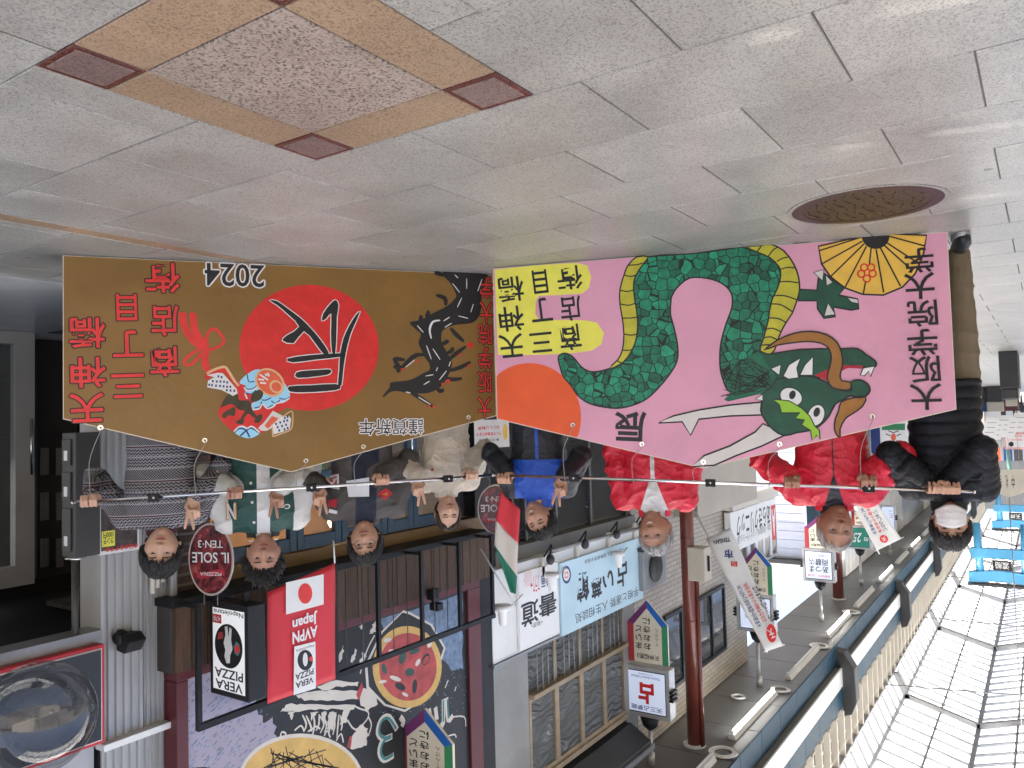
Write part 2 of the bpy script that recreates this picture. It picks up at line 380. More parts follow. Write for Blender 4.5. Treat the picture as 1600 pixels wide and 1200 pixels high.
# ================================================================ side canopy of the arcade
XN, XF = 3.0, -62.0
FY0, CZ = 3.76, 5.70
can = thing('arcade_canopy', 'grey ceiling canopy with teal and white fascia running along the shop fronts', 'canopy', (-20, 4.3, 5.7))
def copies(proto, name, offs):
    for d in offs:
        c = proto.copy(); COL.objects.link(c); c.parent = proto.parent; c.name = name
        c.location = (proto.location[0]+d[0], proto.location[1]+d[1], proto.location[2]+d[2])
mat('dark_gap', (0.03, 0.03, 0.03), 0.7, 0.1, 3)
p = box('ceiling_panel', (-1.19, FY0+0.035, CZ), (-0.005, 5.3, CZ+0.03), 'ceiling_grey', can, 0.004); copies(p, 'ceiling_panel', [(-1.2*k, 0, 0) for k in range(-3, 50) if k])
box('ceiling_backing', (XF, FY0+0.03, CZ+0.034), (XN+.5, 5.28, CZ+0.1), 'dark_gap', can)
p = box('fascia_panel', (-0.99, FY0, CZ-0.01), (-0.004, FY0+0.03, 6.05), 'teal_panel', can, 0.003); copies(p, 'fascia_panel', [(-1.0*k, 0, 0) for k in range(-3, 60) if k])
box('fascia_gap', (XF, FY0+0.02, 6.03), (XN, FY0+0.06, 6.12), 'black_paint', can)
box('soffit', (XF, 3.665, 6.10), (XN, FY0+0.06, 6.115), 'ceiling_grey', can)
p = box('white_fascia_panel', (-0.99, 3.65, 6.095), (-0.004, 3.68, 6.458), 'white_paint', can, 0.003); copies(p, 'white_fascia_panel', [(-1.0*k, 0, 0) for k in range(-3, 60) if k])
p = box('upper_fascia_panel', (-0.99, 3.65, 6.464), (-0.004, 3.68, 6.84), 'teal_panel', can, 0.003); copies(p, 'upper_fascia_panel', [(-1.0*k, 0, 0) for k in range(-3, 60) if k])
p = box('louvre_fin', (-0.06, 3.60, 6.86), (0, 3.72, 7.78), 'cream_fin', can); copies(p, 'louvre_fin', [(-0.62*k, 0, 0) for k in range(-4, 98) if k])
for z in (7.0, 7.22, 7.44, 7.64): box('louvre_rail', (XF, 3.71, z), (XN, 3.74, z+0.035), 'cream_fin', can)
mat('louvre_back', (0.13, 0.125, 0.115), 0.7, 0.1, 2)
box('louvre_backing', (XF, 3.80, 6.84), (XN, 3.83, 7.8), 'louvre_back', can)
for X in (-9.6, -17.0, -24.6, -32.5, -41, -50):
    br = MB().prism([(X, 3.80, 5.76), (X, 3.60, 5.80), (X, 3.42, 6.1), (X, 3.40, 6.75), (X, 3.50, 7.0), (X, 3.66, 7.06), (X, 3.66, 6.1), (X, 3.80, 6.06)], (-0.34, 0, 0)).build('bracket', 'dark_grey', can); bevel(br, 0.02)

# ---- fluorescent fittings and downlights
mat('tube_light', (1.0, 0.98, 0.94), 0.4, 0.0, emit=9.0)
for i, X in enumerate((-5.4, -8.5, -11.5, -14.55, -17.6, -20.65, -23.9, -27.0, -30.1, -33.2, -36.3, -39.4)):
    lit = i % 2 == 0; nm = ['first', 'second', 'third', 'fourth', 'fifth', 'sixth', 'seventh', 'eighth', 'ninth', 'tenth', 'eleventh', 'twelfth'][i]
    t = thing('fluorescent_light', ('glowing' if lit else 'unlit')+' fluorescent tube fitting under the canopy, '+nm+' in the row going away', 'lamp', (X-1.1, 4.05, CZ-0.1), 0, 'fluorescent fittings under the canopy')
    bevel(MB().prism([(X, 3.98, CZ-0.002), (X, 4.01, CZ-0.07), (X, 4.09, CZ-0.07), (X, 4.12, CZ-0.002)], (-2.2, 0, 0)).build('housing', 'white_paint', t), 0.004)
    tube('tube', [(X-0.06, 4.05, CZ-0.10), (X-2.14, 4.05, CZ-0.10)], 0.017, 'tube_light' if lit else 'sign_white', t)
    for e in (X-0.03, X-2.17): box('lamp_holder', (e-0.02, 4.03, CZ-0.125), (e+0.02, 4.07, CZ-0.065), 'white_paint', t)
for i, (X, Y, rr) in enumerate(((-10.95, 3.98, .2), (-13.2, 4.5, .12), (-13.9, 4.0, .17), (-16.85, 4.03, .2), (-20.0, 4.03, .2))):
    nm = ['largest round downlight at the near end of the canopy', 'small round downlight nearer the wall under the canopy', 'round downlight between the first tubes under the canopy', 'round downlight beside the dark bracket under the canopy', 'farthest round downlight under the canopy'][i]
    t = thing('ceiling_downlight', nm, 'lamp', (X, Y, CZ-.03), 0, 'round downlights in the canopy')
    disc(X, Y, rr*0.62, rr, CZ-0.045, CZ-0.03).build('rim', 'white_paint', t)
    disc(X, Y, rr*0.05, rr*0.6, CZ-0.02, CZ-0.012).build('reflector', 'grey_metal', t)

# ================================================================ glazed roof
m = bpy.data.materials.new('roof_pane'); m.use_nodes = True; n = m.node_tree; n.nodes.remove(n.nodes['Principled BSDF']); L = n.links
tr = n.nodes.new('ShaderNodeBsdfTransparent'); tr.inputs[0].default_value = (0.96, 0.97, 0.98, 1); tl = n.nodes.new('ShaderNodeBsdfTranslucent'); tl.inputs[0].default_value = (0.88, 0.875, 0.855, 1)
mx = n.nodes.new('ShaderNodeMixShader'); L.new(tr.outputs[0], mx.inputs[1]); L.new(tl.outputs[0], mx.inputs[2])
tc = n.nodes.new('ShaderNodeTexCoord'); tx = n.nodes.new('ShaderNodeTexNoise'); tx.inputs['Scale'].default_value = 0.9; tx.inputs['Detail'].default_value = 5; L.new(tc.outputs['Object'], tx.inputs[0])
mr = n.nodes.new('ShaderNodeMapRange'); mr.inputs[1].default_value = .42; mr.inputs[2].default_value = .52; mr.inputs[3].default_value = 0.12; mr.inputs[4].default_value = 0.93; L.new(tx.outputs[0], mr.inputs[0]); L.new(mr.outputs[0], mx.inputs[0])
L.new(mx.outputs[0], n.nodes['Material Output'].inputs[0]); MATS['roof_pane'] = m
mat('roof_steel', (0.21, 0.22, 0.235), 0.4, 0.05, 2, dirt=0.15)
mat('roof_steel_grey', (0.17, 0.175, 0.18), 0.4, 0.05, 2, dirt=0.15)
roof = thing('arcade_roof', 'glazed pitched roof of white steel and pale panes over the arcade', 'roof', (-20, 1.75, 7.8))
PR = [(3.66, 7.80), (3.40, 8.42), (1.75, 8.90), (0.10, 8.42), (-0.16, 7.80)]
for Y, z, s_ in ((3.66, 7.80, .06), (3.40, 8.42, .04), (2.58, 8.66, .025), (1.75, 8.90, .05), (0.92, 8.66, .025), (0.10, 8.42, .04), (-0.16, 7.8, .06)):
    box('purlin', (XF, Y-s_, z-s_*1.2), (XN, Y+s_, z), 'roof_steel', roof)
PW = 1.24
def slab(a, b, x0, x1, t, dn=0.0):
    d = np.array([b[0]-a[0], b[1]-a[1]]); d /= np.linalg.norm(d); nn = np.array([-d[1], d[0]]);  nn = nn if nn[1] > 0 else -nn
    q = [(a[0]+nn[0]*dn, a[1]+nn[1]*dn), (b[0]+nn[0]*dn, b[1]+nn[1]*dn), (b[0]+nn[0]*(dn+t), b[1]+nn[1]*(dn+t)), (a[0]+nn[0]*(dn+t), a[1]+nn[1]*(dn+t))]
    return MB().prism([(x0, y, z) for y, z in q], (x1-x0, 0, 0))
for i in range(4):
    a, b = PR[i], PR[i+1]
    p = slab(a, b, 0.03-PW, -0.03, 0.006, 0.03).build('roof_pane', 'roof_pane', roof); copies(p, 'roof_pane', [(-PW*k, 0, 0) for k in range(-2, 50) if k])
    p = slab(a, b, -0.028, 0.028, 0.05, -0.025).build('glazing_bar', 'roof_steel', roof); copies(p, 'glazing_bar', [(-PW/2*k, 0, 0) for k in range(-4, 100) if k])
for X in (-8, -15.4, -22.8, -30.3, -37.8, -45.3, -53):
    for i in range(4): slab(PR[i], PR[i+1], X-0.06, X+0.06, 0.12, -0.16).build('rafter', 'roof_steel_grey', roof)
    tube('tie_rod', [(X+1.2, 3.6, 7.75), (X-1.5, 0.9, 8.35)], 0.022, 'roof_steel_grey', roof, 6)
# the shop row on the other side of the arcade, behind the camera: it closes the place and throws daylight back
mat('opposite_render', (0.64, 0.58, 0.50), 0.7, 0.1, 1.0)
struct(box('opposite_wall', (-40, -2.1, 0.0), (14, -1.75, 3.5), 'opposite_render'))

# ================================================================ the two painted plaque boards
mat('brown_board', (0.235, 0.125, 0.028), 0.42, 0.12, 2.2, bump=0.7, bscale=3.5, spec=0.45)
mat('pink_board', (0.73, 0.345, 0.455), 0.55, 0.06, 2.5, bump=0.55, bscale=4)
mat('board_edge', (0.70, 0.62, 0.48), 0.7, 0.08, 10)
mat('board_back', (0.45, 0.35, 0.22), 0.8, 0.08, 5)
mat('ink', (0.010, 0.010, 0.011), 0.5, 0.1, 20)
mat('paint_red', (0.66, 0.022, 0.018), 0.5, 0.10, 14, bump=0.1, bscale=40)
mat('paint_letter_red', (0.72, 0.035, 0.03), 0.5, 0.10, 14)
mat('paint_orange', (0.80, 0.105, 0.018), 0.5, 0.06, 8, bump=0.1)
mat('paint_yellow', (0.82, 0.78, 0.10), 0.5, 0.07, 10)
mat('paint_white', (0.76, 0.75, 0.72), 0.5, 0.05, 12)
mat('paint_bone', (0.66, 0.62, 0.57), 0.5, 0.05, 12)
mat('paint_fan', (0.78, 0.48, 0.07), 0.5, 0.10, 9)
mat('paint_belly', (0.50, 0.46, 0.035), 0.5, 0.14, 16)
mat('paint_green', (0.006, 0.125, 0.062), 0.5, 0.30, 14)
mat('paint_dark_green', (0.008, 0.075, 0.040), 0.5, 0.25, 14)
mat('paint_lime', (0.30, 0.56, 0.03), 0.5, 0.08, 12)
mat('paint_whisker', (0.33, 0.14, 0.025), 0.5, 0.12, 14)
mat('paint_mouth', (0.42, 0.012, 0.03), 0.5, 0.08, 12)
mat('paint_sky', (0.33, 0.66, 0.83), 0.5, 0.06, 12)
mat('paint_navy', (0.012, 0.035, 0.16), 0.5, 0.08, 12)
mat('paint_cream', (0.72, 0.44, 0.22), 0.5, 0.08, 12)
mat('paint_coral', (0.74, 0.12, 0.05), 0.5, 0.08, 12)
mat('paint_leaf', (0.045, 0.035, 0.012), 0.5, 0.3, 30)
# scales: rounded cells, each its own green, with dark contour lines
m = bpy.data.materials.new('dragon_scales'); m.use_nodes = True; n = m.node_tree; L = n.links; b = n.nodes['Principled BSDF']; b.inputs['Roughness'].default_value = 0.5
tc = n.nodes.new('ShaderNodeTexCoord'); nz = n.nodes.new('ShaderNodeTexNoise'); nz.inputs['Scale'].default_value = 9; L.new(tc.outputs['Object'], nz.inputs[0])
ad = n.nodes.new('ShaderNodeMix'); ad.data_type = 'RGBA'; ad.blend_type = 'LINEAR_LIGHT'; ad.inputs[0].default_value = 0.012; L.new(tc.outputs['Object'], ad.inputs[6]); L.new(nz.outputs['Color'], ad.inputs[7])
v1 = n.nodes.new('ShaderNodeTexVoronoi'); v1.inputs['Scale'].default_value = 19.0; v1.inputs['Randomness'].default_value = 0.75; L.new(ad.outputs[2], v1.inputs['Vector'])
v2 = n.nodes.new('ShaderNodeTexVoronoi'); v2.feature = 'DISTANCE_TO_EDGE'; v2.inputs['Scale'].default_value = 19.0; v2.inputs['Randomness'].default_value = 0.75; L.new(ad.outputs[2], v2.inputs['Vector'])
sp = n.nodes.new('ShaderNodeSeparateColor'); L.new(v1.outputs['Color'], sp.inputs[0])
cr = n.nodes.new('ShaderNodeValToRGB'); e = cr.color_ramp.elements; e[0].color = (0.004, 0.085, 0.045, 1); e[1].color = (0.012, 0.30, 0.155, 1); L.new(sp.outputs[0], cr.inputs[0])
nb_ = n.nodes.new('ShaderNodeTexNoise'); nb_.inputs['Scale'].default_value = 30; nb_.inputs['Detail'].default_value = 5; L.new(tc.outputs['Object'], nb_.inputs[0])
mr = n.nodes.new('ShaderNodeMapRange'); mr.inputs[1].default_value = .3; mr.inputs[2].default_value = .7; mr.inputs[3].default_value = 0.65; mr.inputs[4].default_value = 1.3; L.new(nb_.outputs[0], mr.inputs[0])
hs = n.nodes.new('ShaderNodeHueSaturation'); L.new(cr.outputs[0], hs.inputs['Color']); L.new(mr.outputs[0], hs.inputs['Value'])
st = n.nodes.new('ShaderNodeMath'); st.operation = 'LESS_THAN'; st.inputs[1].default_value = 0.042; L.new(v2.outputs[0], st.inputs[0])
mx = n.nodes.new('ShaderNodeMix'); mx.data_type = 'RGBA'; L.new(st.outputs[0], mx.inputs[0]); L.new(hs.outputs[0], mx.inputs[6]); mx.inputs[7].default_value = (0.004, 0.012, 0.008, 1); L.new(mx.outputs[2], b.inputs['Base Color']); MATS['dragon_scales'] = m

def make_board(name, label, pL_, pR_, corners, matname):
    """pL_/pR_: bottom corners as the viewer sees them; corners: pixel of left top, apex, right top"""
    A = onZ(*pL_); B = onZ(*pR_); U = (B-A)/np.linalg.norm(B-A)
    root = thing(name, label, 'painted board', tuple(A))
    P = Pan(A, U, root); ln = np.linalg.norm(B-A)
    q = [P.px(*c) for c in corners]
    out = [(0, 0.006), (ln, 0.006), (ln, q[2][1]), (q[1][0], q[1][1]), (0, q[0][1])]
    body = MB().prism([P.P3(u, w_, -0.0005) for u, w_ in out], tuple(-P.N*0.011)).build('panel', 'board_edge', root)
    P.poly('painted_ground', [(0.004, 0.009), (ln-0.004, 0.009), (ln-0.004, q[2][1]-0.004), (q[1][0], q[1][1]-0.005), (0.004, q[0][1]-0.004)], matname, 0.6)
    return root, P, ln, out
brown, PB, lb, ob = make_board('plaque_board', 'brown peaked plaque board painted with a red sun, black dragon and mallet', (770, 428), (98, 397), [(770, 650), (455, 738), (100, 655)], 'brown_board')
pink, PP, lp, op = make_board('plaque_board', 'pink peaked plaque board painted with a green scaly dragon and a fan', (1480, 360), (770, 418), [(1490, 640), (1098, 732), (776, 655)], 'pink_board')

# ---- brown board
for ch, x, y, wx, hy in (('天', 136, 637, 52, 44), ('神', 138, 582, 54, 46), ('橋', 136, 520, 56, 46), ('三', 200, 603, 50, 36), ('丁', 200, 537, 46, 40), ('目', 198, 480, 31, 40), ('商', 257, 565, 44, 46), ('店', 258, 501, 42, 46), ('街', 254, 434, 52, 45)):
    PB.tpx(ch, x, y, wx, hy, 'paint_letter_red', 4, off=0.014, outline='ink', ooff=0.03, rot=0.03)
PB.tpx('2024', 367, 430, 92, 34, 'ink', 4, off=0.012, outline='paint_white', ooff=0.05)
for ch, x, y in (('大', 761, 637), ('阪', 761, 597), ('学', 762, 560), ('院', 762, 523), ('大', 764, 488), ('学', 764, 450)):
    PB.tpx(ch, x-4, y, 20, 32, 'paint_letter_red', 4, off=0.006, outline='ink', ooff=0.03)
PB.tpx('謹賀新年', 612, 667, 100, 25, 'ink', 4, off=0.003, outline='paint_white', ooff=0.045, rot=-0.02)
PB.ell('red_sun', 483, 543.5, 109, 98.5, 'paint_red', 1, n=64)
Z2 = dict(o=(400, 380), k=4.0)
strokes_tatsu = [[(85, 358), (130, 362), (200, 410), (280, 470), (340, 530), (400, 600), (455, 685), (420, 690), (370, 625), (300, 550), (235, 625), (165, 608), (195, 575), (270, 522), (200, 445), (130, 385)],
    [(495, 355), (515, 385), (505, 460), (503, 560), (495, 685), (475, 680), (468, 560), (470, 440), (440, 470), (412, 485), (420, 440), (460, 385)],
    [(650, 425), (620, 500), (590, 570), (562, 680), (545, 790), (535, 885), (512, 885), (520, 790), (525, 700), (545, 600), (580, 520), (620, 455)],
    [(195, 722), (330, 700), (530, 688), (528, 710), (370, 728), (230, 745)], [(248, 815), (280, 800), (400, 792), (465, 790), (462, 815), (400, 830), (260, 842)],
    [(205, 895), (340, 888), (500, 880), (525, 910), (440, 925), (300, 932), (215, 928)]]
for st_ in strokes_tatsu:
    o = PB.ppx('brush_stroke', st_, 'ink', 5, smooth=2, **Z2)
    PB.strokes('outline', [st_], 0.010, 'paint_white', 4, par=o, closed=True, smooth=2, **Z2)
DRG = [(1170, 178), (1435, 192), (1430, 230), (1410, 330), (1408, 400), (1385, 470), (1340, 500), (1250, 510), (1190, 530), (1160, 560), (1160, 620), (1180, 660), (1215, 720), (1225, 760), (1200, 830), (1150, 900), (1080, 935), (1000, 940), (940, 935), (890, 925), (840, 930), (800, 962), (795, 950), (835, 900), (845, 870), (960, 855), (1040, 815), (1085, 790), (1080, 750), (1055, 715), (1030, 660), (1015, 620), (1030, 570), (1000, 540), (960, 495), (1030, 480), (1100, 440), (1190, 395), (1240, 350), (1250, 320), (1215, 250)]
bd = PB.ppx('black_dragon', DRG, 'ink', 3, smooth=3, **Z2)
PB.strokes('claw', [[(1060, 700), (1000, 700), (940, 750), (905, 780)], [(905, 780), (860, 770)], [(905, 780), (865, 725), (930, 730)], [(905, 780), (880, 805)], [(1215, 530), (1250, 570), (1300, 615)], [(1185, 390), (1180, 345), (1125, 325)], [(1175, 200), (1115, 183)]], 0.028, 'ink', 3.3, par=bd, taper=True, **Z2)
PB.strokes('spike', [[(960, 930), (1030, 970), (1110, 1025)], [(1190, 740), (1250, 690), (1312, 645)], [(1200, 800), (1280, 775), (1340, 742)], [(1180, 840), (1230, 852), (1287, 845)], [(1130, 905), (1150, 925), (1175, 915)], [(1190, 690), (1225, 670), (1225, 650)], [(1150, 640), (1185, 620), (1205, 608)], [(1060, 460), (1075, 440), (1075, 420)], [(1020, 490), (1030, 470), (1028, 450)]], 0.026, 'ink', 3.6, par=bd, taper=True, **Z2)
PB.strokes('highlight', [[(1242, 198), (1262, 218)], [(1228, 252), (1272, 308)], [(1316, 222), (1316, 285)], [(1412, 225), (1385, 300)], [(1285, 342), (1258, 400)], [(1358, 380), (1342, 432)], [(1265, 455), (1325, 470)], [(1210, 462), (1172, 486)], [(1222, 500), (1180, 526)], [(1008, 515), (1045, 558)], [(1065, 640), (1095, 725)], [(1105, 660), (1150, 728)], [(1135, 775), (1125, 800)], [(1190, 798), (1145, 855)], [(1060, 830), (1108, 822)], [(1085, 862), (1048, 884)], [(935, 930), (965, 936)], [(1015, 962), (1090, 1008)], [(990, 730), (935, 775)], [(1215, 740), (1205, 770)]], 0.0065, 'paint_white', 4.2, par=bd, taper=True, smooth=2, **Z2)
PB.strokes('highlight', [[(1150, 482), (1105, 492), (1085, 540), (1095, 596)]], 0.014, 'paint_white', 4.2, par=bd, taper=True, **Z2)
for x, y, r_ in ((1338, 638, 5.0), (1200, 862, 3.2), (1275, 698, 2.2), (1003, 738, 2.2), (912, 790, 2.2), (1110, 1022, 2.2), (1080, 1018, 2.2), (1330, 765, 2.2), (1165, 880, 2)):
    PB.ell('plum_blossom', 400+x/4, 380+y/4, r_, r_, 'paint_red', 4.6, n=9)
# ribbon
PB.strokes('ribbon', [[(1140, 432), (1150, 510), (1190, 590), (1260, 650)], [(1205, 435), (1215, 530), (1250, 600), (1295, 650)], [(1290, 670), (1280, 730), (1298, 800)]], 0.038, 'paint_letter_red', 2, o=(0, 380), k=4.0)
PB.strokes('ribbon_bow', [[(1290, 650), (1300, 560), (1340, 535), (1385, 575), (1400, 615), (1360, 650), (1300, 665)], [(1270, 655), (1200, 690), (1155, 730), (1160, 760), (1200, 755), (1250, 700), (1285, 668)]], 0.016, 'paint_letter_red', 2.4, o=(0, 380), k=4.0, closed=True)
# lucky mallet
M8 = dict(o=(280, 560), k=8.0)
mal = PB.ppx('mallet', [(620, 440), (720, 300), (860, 200), (1000, 140), (1150, 170), (1280, 280), (1380, 450), (1370, 560), (1300, 640), (1200, 700), (1080, 900), (1000, 940), (850, 985), (740, 950), (620, 870), (520, 760), (485, 660), (540, 540)], 'paint_red', 2, **M8)
PB.ppx('wave', [(750, 300), (860, 190), (990, 135), (1150, 200), (1290, 280), (1370, 400), (1380, 500), (1290, 560), (1240, 540), (1170, 610), (1090, 620), (1030, 570), (990, 640), (915, 630), (910, 560), (1000, 520), (960, 440), (870, 450), (820, 400), (830, 340)], 'paint_sky', 3, par=mal, **M8)
PB.strokes('wave_line', [[(850, 200), (870, 290), (940, 285)], [(815, 345), (850, 385), (930, 375), (975, 330)], [(830, 430), (900, 445), (960, 400)], [(1030, 520), (1090, 520), (1150, 490)], [(1030, 540), (1010, 600), (940, 620)], [(1150, 530), (1200, 560), (1260, 520)], [(1040, 580), (1100, 615), (1170, 580)], [(1250, 500), (1330, 510), (1380, 480)]], 0.006, 'paint_navy', 3.5, par=mal, **M8)
PB.strokes('wave_foam', [[(810, 360), (850, 400), (930, 390), (985, 345)], [(815, 430), (850, 505)], [(915, 640), (1000, 630), (1040, 570), (1100, 625), (1180, 600), (1210, 565), (1290, 545), (1380, 495)]], 0.008, 'paint_white', 3.8, par=mal, **M8)
PB.ell('mallet_face', 421.5, 597.5, 25, 20, 'paint_cream', 4, par=mal, rot=0.7)
PB.ell('mallet_face', 421.5, 597.5, 22, 17, 'paint_coral', 4.5, par=mal, rot=0.7)
PB.ell('mallet_ring', 431.5, 604.5, 11, 9.5, 'paint_cream', 5, par=mal, rot=0.7); PB.ell('mallet_ring', 431.8, 604.5, 8, 6.8, 'paint_coral', 5.5, par=mal, rot=0.7)
PB.strokes('ray', [[(1005, 200), (1110, 270)], [(985, 262), (1060, 268)], [(1010, 305), (1085, 312)], [(1075, 190), (1095, 220)], [(1105, 180), (1125, 225)]], 0.009, 'paint_white', 5, par=mal, smooth=0, **M8)
PB.ppx('leaf', [(515, 605), (610, 450), (730, 440), (750, 520), (880, 530), (905, 630), (970, 720), (930, 740), (860, 690), (800, 760), (770, 740), (820, 660), (740, 640), (690, 590), (640, 570), (560, 600)], 'paint_leaf', 5, par=mal, **M8)
for q in ([(535, 700), (600, 650), (700, 610), (690, 720), (620, 710), (560, 755)], [(705, 800), (760, 760), (805, 750), (800, 815), (740, 820)], [(940, 800), (960, 730), (1030, 695), (1035, 760), (1000, 800)], [(890, 520), (920, 440), (1000, 390), (1050, 430), (1020, 510), (930, 545)]):
    PB.ppx('leaf', q, 'paint_leaf', 5.5, par=mal, **M8)
PB.ppx('wave', [(690, 920), (740, 870), (800, 860), (850, 880), (920, 860), (1005, 930), (930, 985), (850, 998), (760, 970)], 'paint_sky', 4, par=mal, **M8)
PB.strokes('wave_line', [[(690, 925), (750, 875), (830, 895), (880, 985)], [(765, 968), (830, 910), (900, 870), (1000, 930)]], 0.009, 'paint_navy', 4.4, par=mal, **M8)
PB.strokes('wave_foam', [[(685, 915), (740, 860), (800, 850), (850, 875), (910, 850), (1005, 925)]], 0.008, 'paint_white', 4.7, par=mal, **M8)
for blk in ([(325, 200), (380, 170), (560, 110), (600, 130), (740, 340), (800, 380), (820, 450), (770, 510), (750, 470), (680, 350), (560, 180), (440, 210), (330, 275)],):
    PB.ppx('mallet_handle', blk, 'paint_red', 6, par=mal, smooth=2, **M8)
PB.strokes('handle_band', [[(345, 190), (440, 140), (560, 105), (610, 150), (690, 280), (745, 345)]], 0.014, 'paint_cream', 6.5, par=mal, **M8)
e1 = PB.ppx('dotted_cloth', [(345, 210), (480, 180), (545, 185), (720, 385), (730, 440), (670, 470), (620, 440), (530, 395), (350, 362), (360, 280), (440, 235)], 'paint_white', 7, par=mal, smooth=0, **M8)
e2 = PB.ppx('dotted_cloth', [(1170, 835), (1270, 735), (1370, 715), (1400, 760), (1380, 880), (1290, 920), (1180, 950)], 'paint_white', 7, par=mal, smooth=0, **M8)
for x, y in ((490, 225), (530, 235), (470, 290), (515, 290), (560, 292), (600, 300), (410, 335), (460, 342), (510, 345), (555, 350), (598, 355), (640, 355), (595, 398), (642, 402), (688, 405), (420, 285), (375, 330), (1210, 820), (1262, 800), (1310, 785), (1350, 775), (1230, 860), (1285, 845), (1335, 830), (1250, 900), (1315, 888), (1355, 870), (1355, 730), (1320, 745)):
    d = 11; PB.ppx('dot', [(x-d, y-d*1.3), (x+d, y-d*1.3), (x+d, y+d*1.3), (x-d, y+d*1.3)], 'paint_navy', 7.6, par=mal, smooth=0, **M8)
PB.strokes('cloth_edge', [[(1170, 980), (1175, 840), (1290, 735), (1400, 660), (1420, 740), (1400, 880), (1290, 935), (1175, 975)]], 0.007, 'paint_cream', 6.6, par=mal, **M8)
PB.ppx('cloth_band', [(985, 870), (1060, 800), (1170, 655), (1300, 720), (1180, 860), (1090, 905), (1020, 905)], 'paint_bone', 6, par=mal, smooth=0, **M8)
PB.ppx('cloth_band', [(1065, 840), (1160, 720), (1240, 750), (1110, 880)], 'paint_coral', 6.5, par=mal, smooth=0, **M8)

# ---- pink board
R3 = dict(o=(760, 340), k=4.0); R4 = dict(o=(1140, 340), k=4.0); R7 = dict(o=(740, 620), k=4.0); R8 = dict(o=(1180, 600), k=4.0)
PP.ppx('yellow_cloud', [(52, 325), (300, 300), (560, 283), (630, 300), (655, 370), (640, 440), (600, 475), (450, 484), (330, 488), (310, 520), (305, 600), (330, 640), (600, 640), (690, 655), (735, 720), (720, 790), (660, 830), (560, 845), (350, 858), (72, 858)], 'paint_yellow', 1, smooth=0, **R3)
sunp = []
cu, cw = PP.px(826, 652); ru = abs(PP.px(908, 652)[0]-cu); 
for i in range(72):
    a = 2*math.pi*i/72; u_, w_ = cu+ru*math.cos(a), cw+ru*1.02*math.sin(a)
    u_ = min(u_, lp-0.006); tt = (u_-op[3][0])/(lp-op[3][0]); w_ = min(w_, op[3][1]+(op[2][1]-op[3][1])*tt-0.006); sunp.append((u_, w_))
PP.poly('orange_sun', sunp, 'paint_orange', 1.4)
for ch, x, y, wx, hy in (('天', 799, 540, 36, 36), ('神', 799, 498, 38, 38), ('橋', 798, 452, 40, 38), ('三', 846, 535, 34, 30), ('丁', 846, 484, 32, 36), ('目', 844, 440, 22, 36), ('商', 891, 527, 32, 40), ('店', 892, 482, 32, 38), ('街', 890, 434, 38, 36)):
    PP.tpx(ch, x, y, wx, hy, 'ink', 3, off=0.012, rot=0.04, shear=-0.06)
for ch, x, y, wx, hy in (('大', 1447, 620, 48, 40), ('阪', 1445, 577, 46, 40), ('学', 1441, 535, 46, 40), ('院', 1441, 490, 46, 40), ('大', 1437, 447, 46, 40), ('学', 1436, 407, 44, 38)):
    PP.tpx(ch, x, y, wx, hy, 'ink', 9, off=0.014, rot=0.0, shear=-0.03)
PP.tpx('辰', 985, 666, 46, 44, 'ink', 3, off=0.026, rot=-0.06)
IN3 = lambda q: [(760+a/4, 340+b/4) for a, b in q]
IN4 = lambda q: [(1140+a/4, 340+b/4) for a, b in q]
IN8 = lambda q: [(1180+a/4, 600+b/4) for a, b in q]
inner_b = [(765, 945), (850, 910), (910, 830), (940, 740), (945, 630), (930, 530), (920, 440), (930, 370), (980, 290), (1012, 246)]
arch = [(1160, 490), (1190, 440), (1270, 378), (1380, 380), (1470, 410), (1530, 470), (1535, 560), (1500, 660), (1465, 790), (1460, 920), (1475, 1000), (1510, 1080)]
archL = [(1155, 500), (1150, 600), (1170, 680), (1195, 800), (1190, 900), (1130, 1000), (1030, 1110), (950, 1160), (840, 1190), (740, 1185), (640, 1160), (570, 1110), (530, 1050), (480, 990), (460, 930), (450, 870)]
tail = [(450, 870), (490, 848), (540, 870), (590, 930), (640, 960), (690, 963)]
right_b = [(0, 195), (80, 186), (170, 215), (250, 250), (310, 310), (318, 370), (300, 440), (270, 500), (250, 580), (240, 650), (210, 760), (190, 830)]
body = IN3(tail)+IN3(inner_b)+[(1085, 396)]+IN4(right_b)+IN4([(240, 920), (230, 1010), (160, 1080), (60, 1110)])+list(reversed(IN3(arch)))+IN3(archL[:-1])
dr = PP.ppx('green_dragon', body, 'dragon_scales', 3, smooth=3)
PP.strokes('contour', [body], 0.009, 'ink', 3.6, par=dr, closed=True)
bl = IN3([(940, 246), (1010, 246)])+list(reversed(IN3(inner_b)))[1:]+IN3([(820, 890), (850, 830), (860, 730), (850, 630), (835, 540), (835, 450), (860, 360), (885, 300)])
PP.ppx('belly', bl, 'paint_belly', 4, par=dr, smooth=2); PP.strokes('contour', [bl], 0.008, 'ink', 4.5, par=dr, closed=True, smooth=2)
PP.strokes('belly_line', [[(885, 298), (940, 295), (975, 285)], [(862, 360), (900, 368), (935, 360)], [(838, 455), (880, 462), (922, 452)], [(836, 540), (890, 548), (932, 535)], [(850, 628), (900, 628), (945, 622)], [(862, 728), (905, 735), (942, 728)], [(852, 828), (885, 830), (912, 825)], [(815, 893), (835, 905), (852, 908)]], 0.007, 'ink', 4.8, par=dr, **R3)
br_ = IN4([(110, 185), (190, 176), (260, 168), (340, 210), (400, 290), (430, 370), (437, 450), (420, 520), (390, 600), (350, 660), (310, 740), (280, 830), (240, 855), (190, 830), (210, 760), (240, 650), (250, 580), (270, 500), (300, 440), (318, 370), (310, 310), (250, 250), (170, 215)])
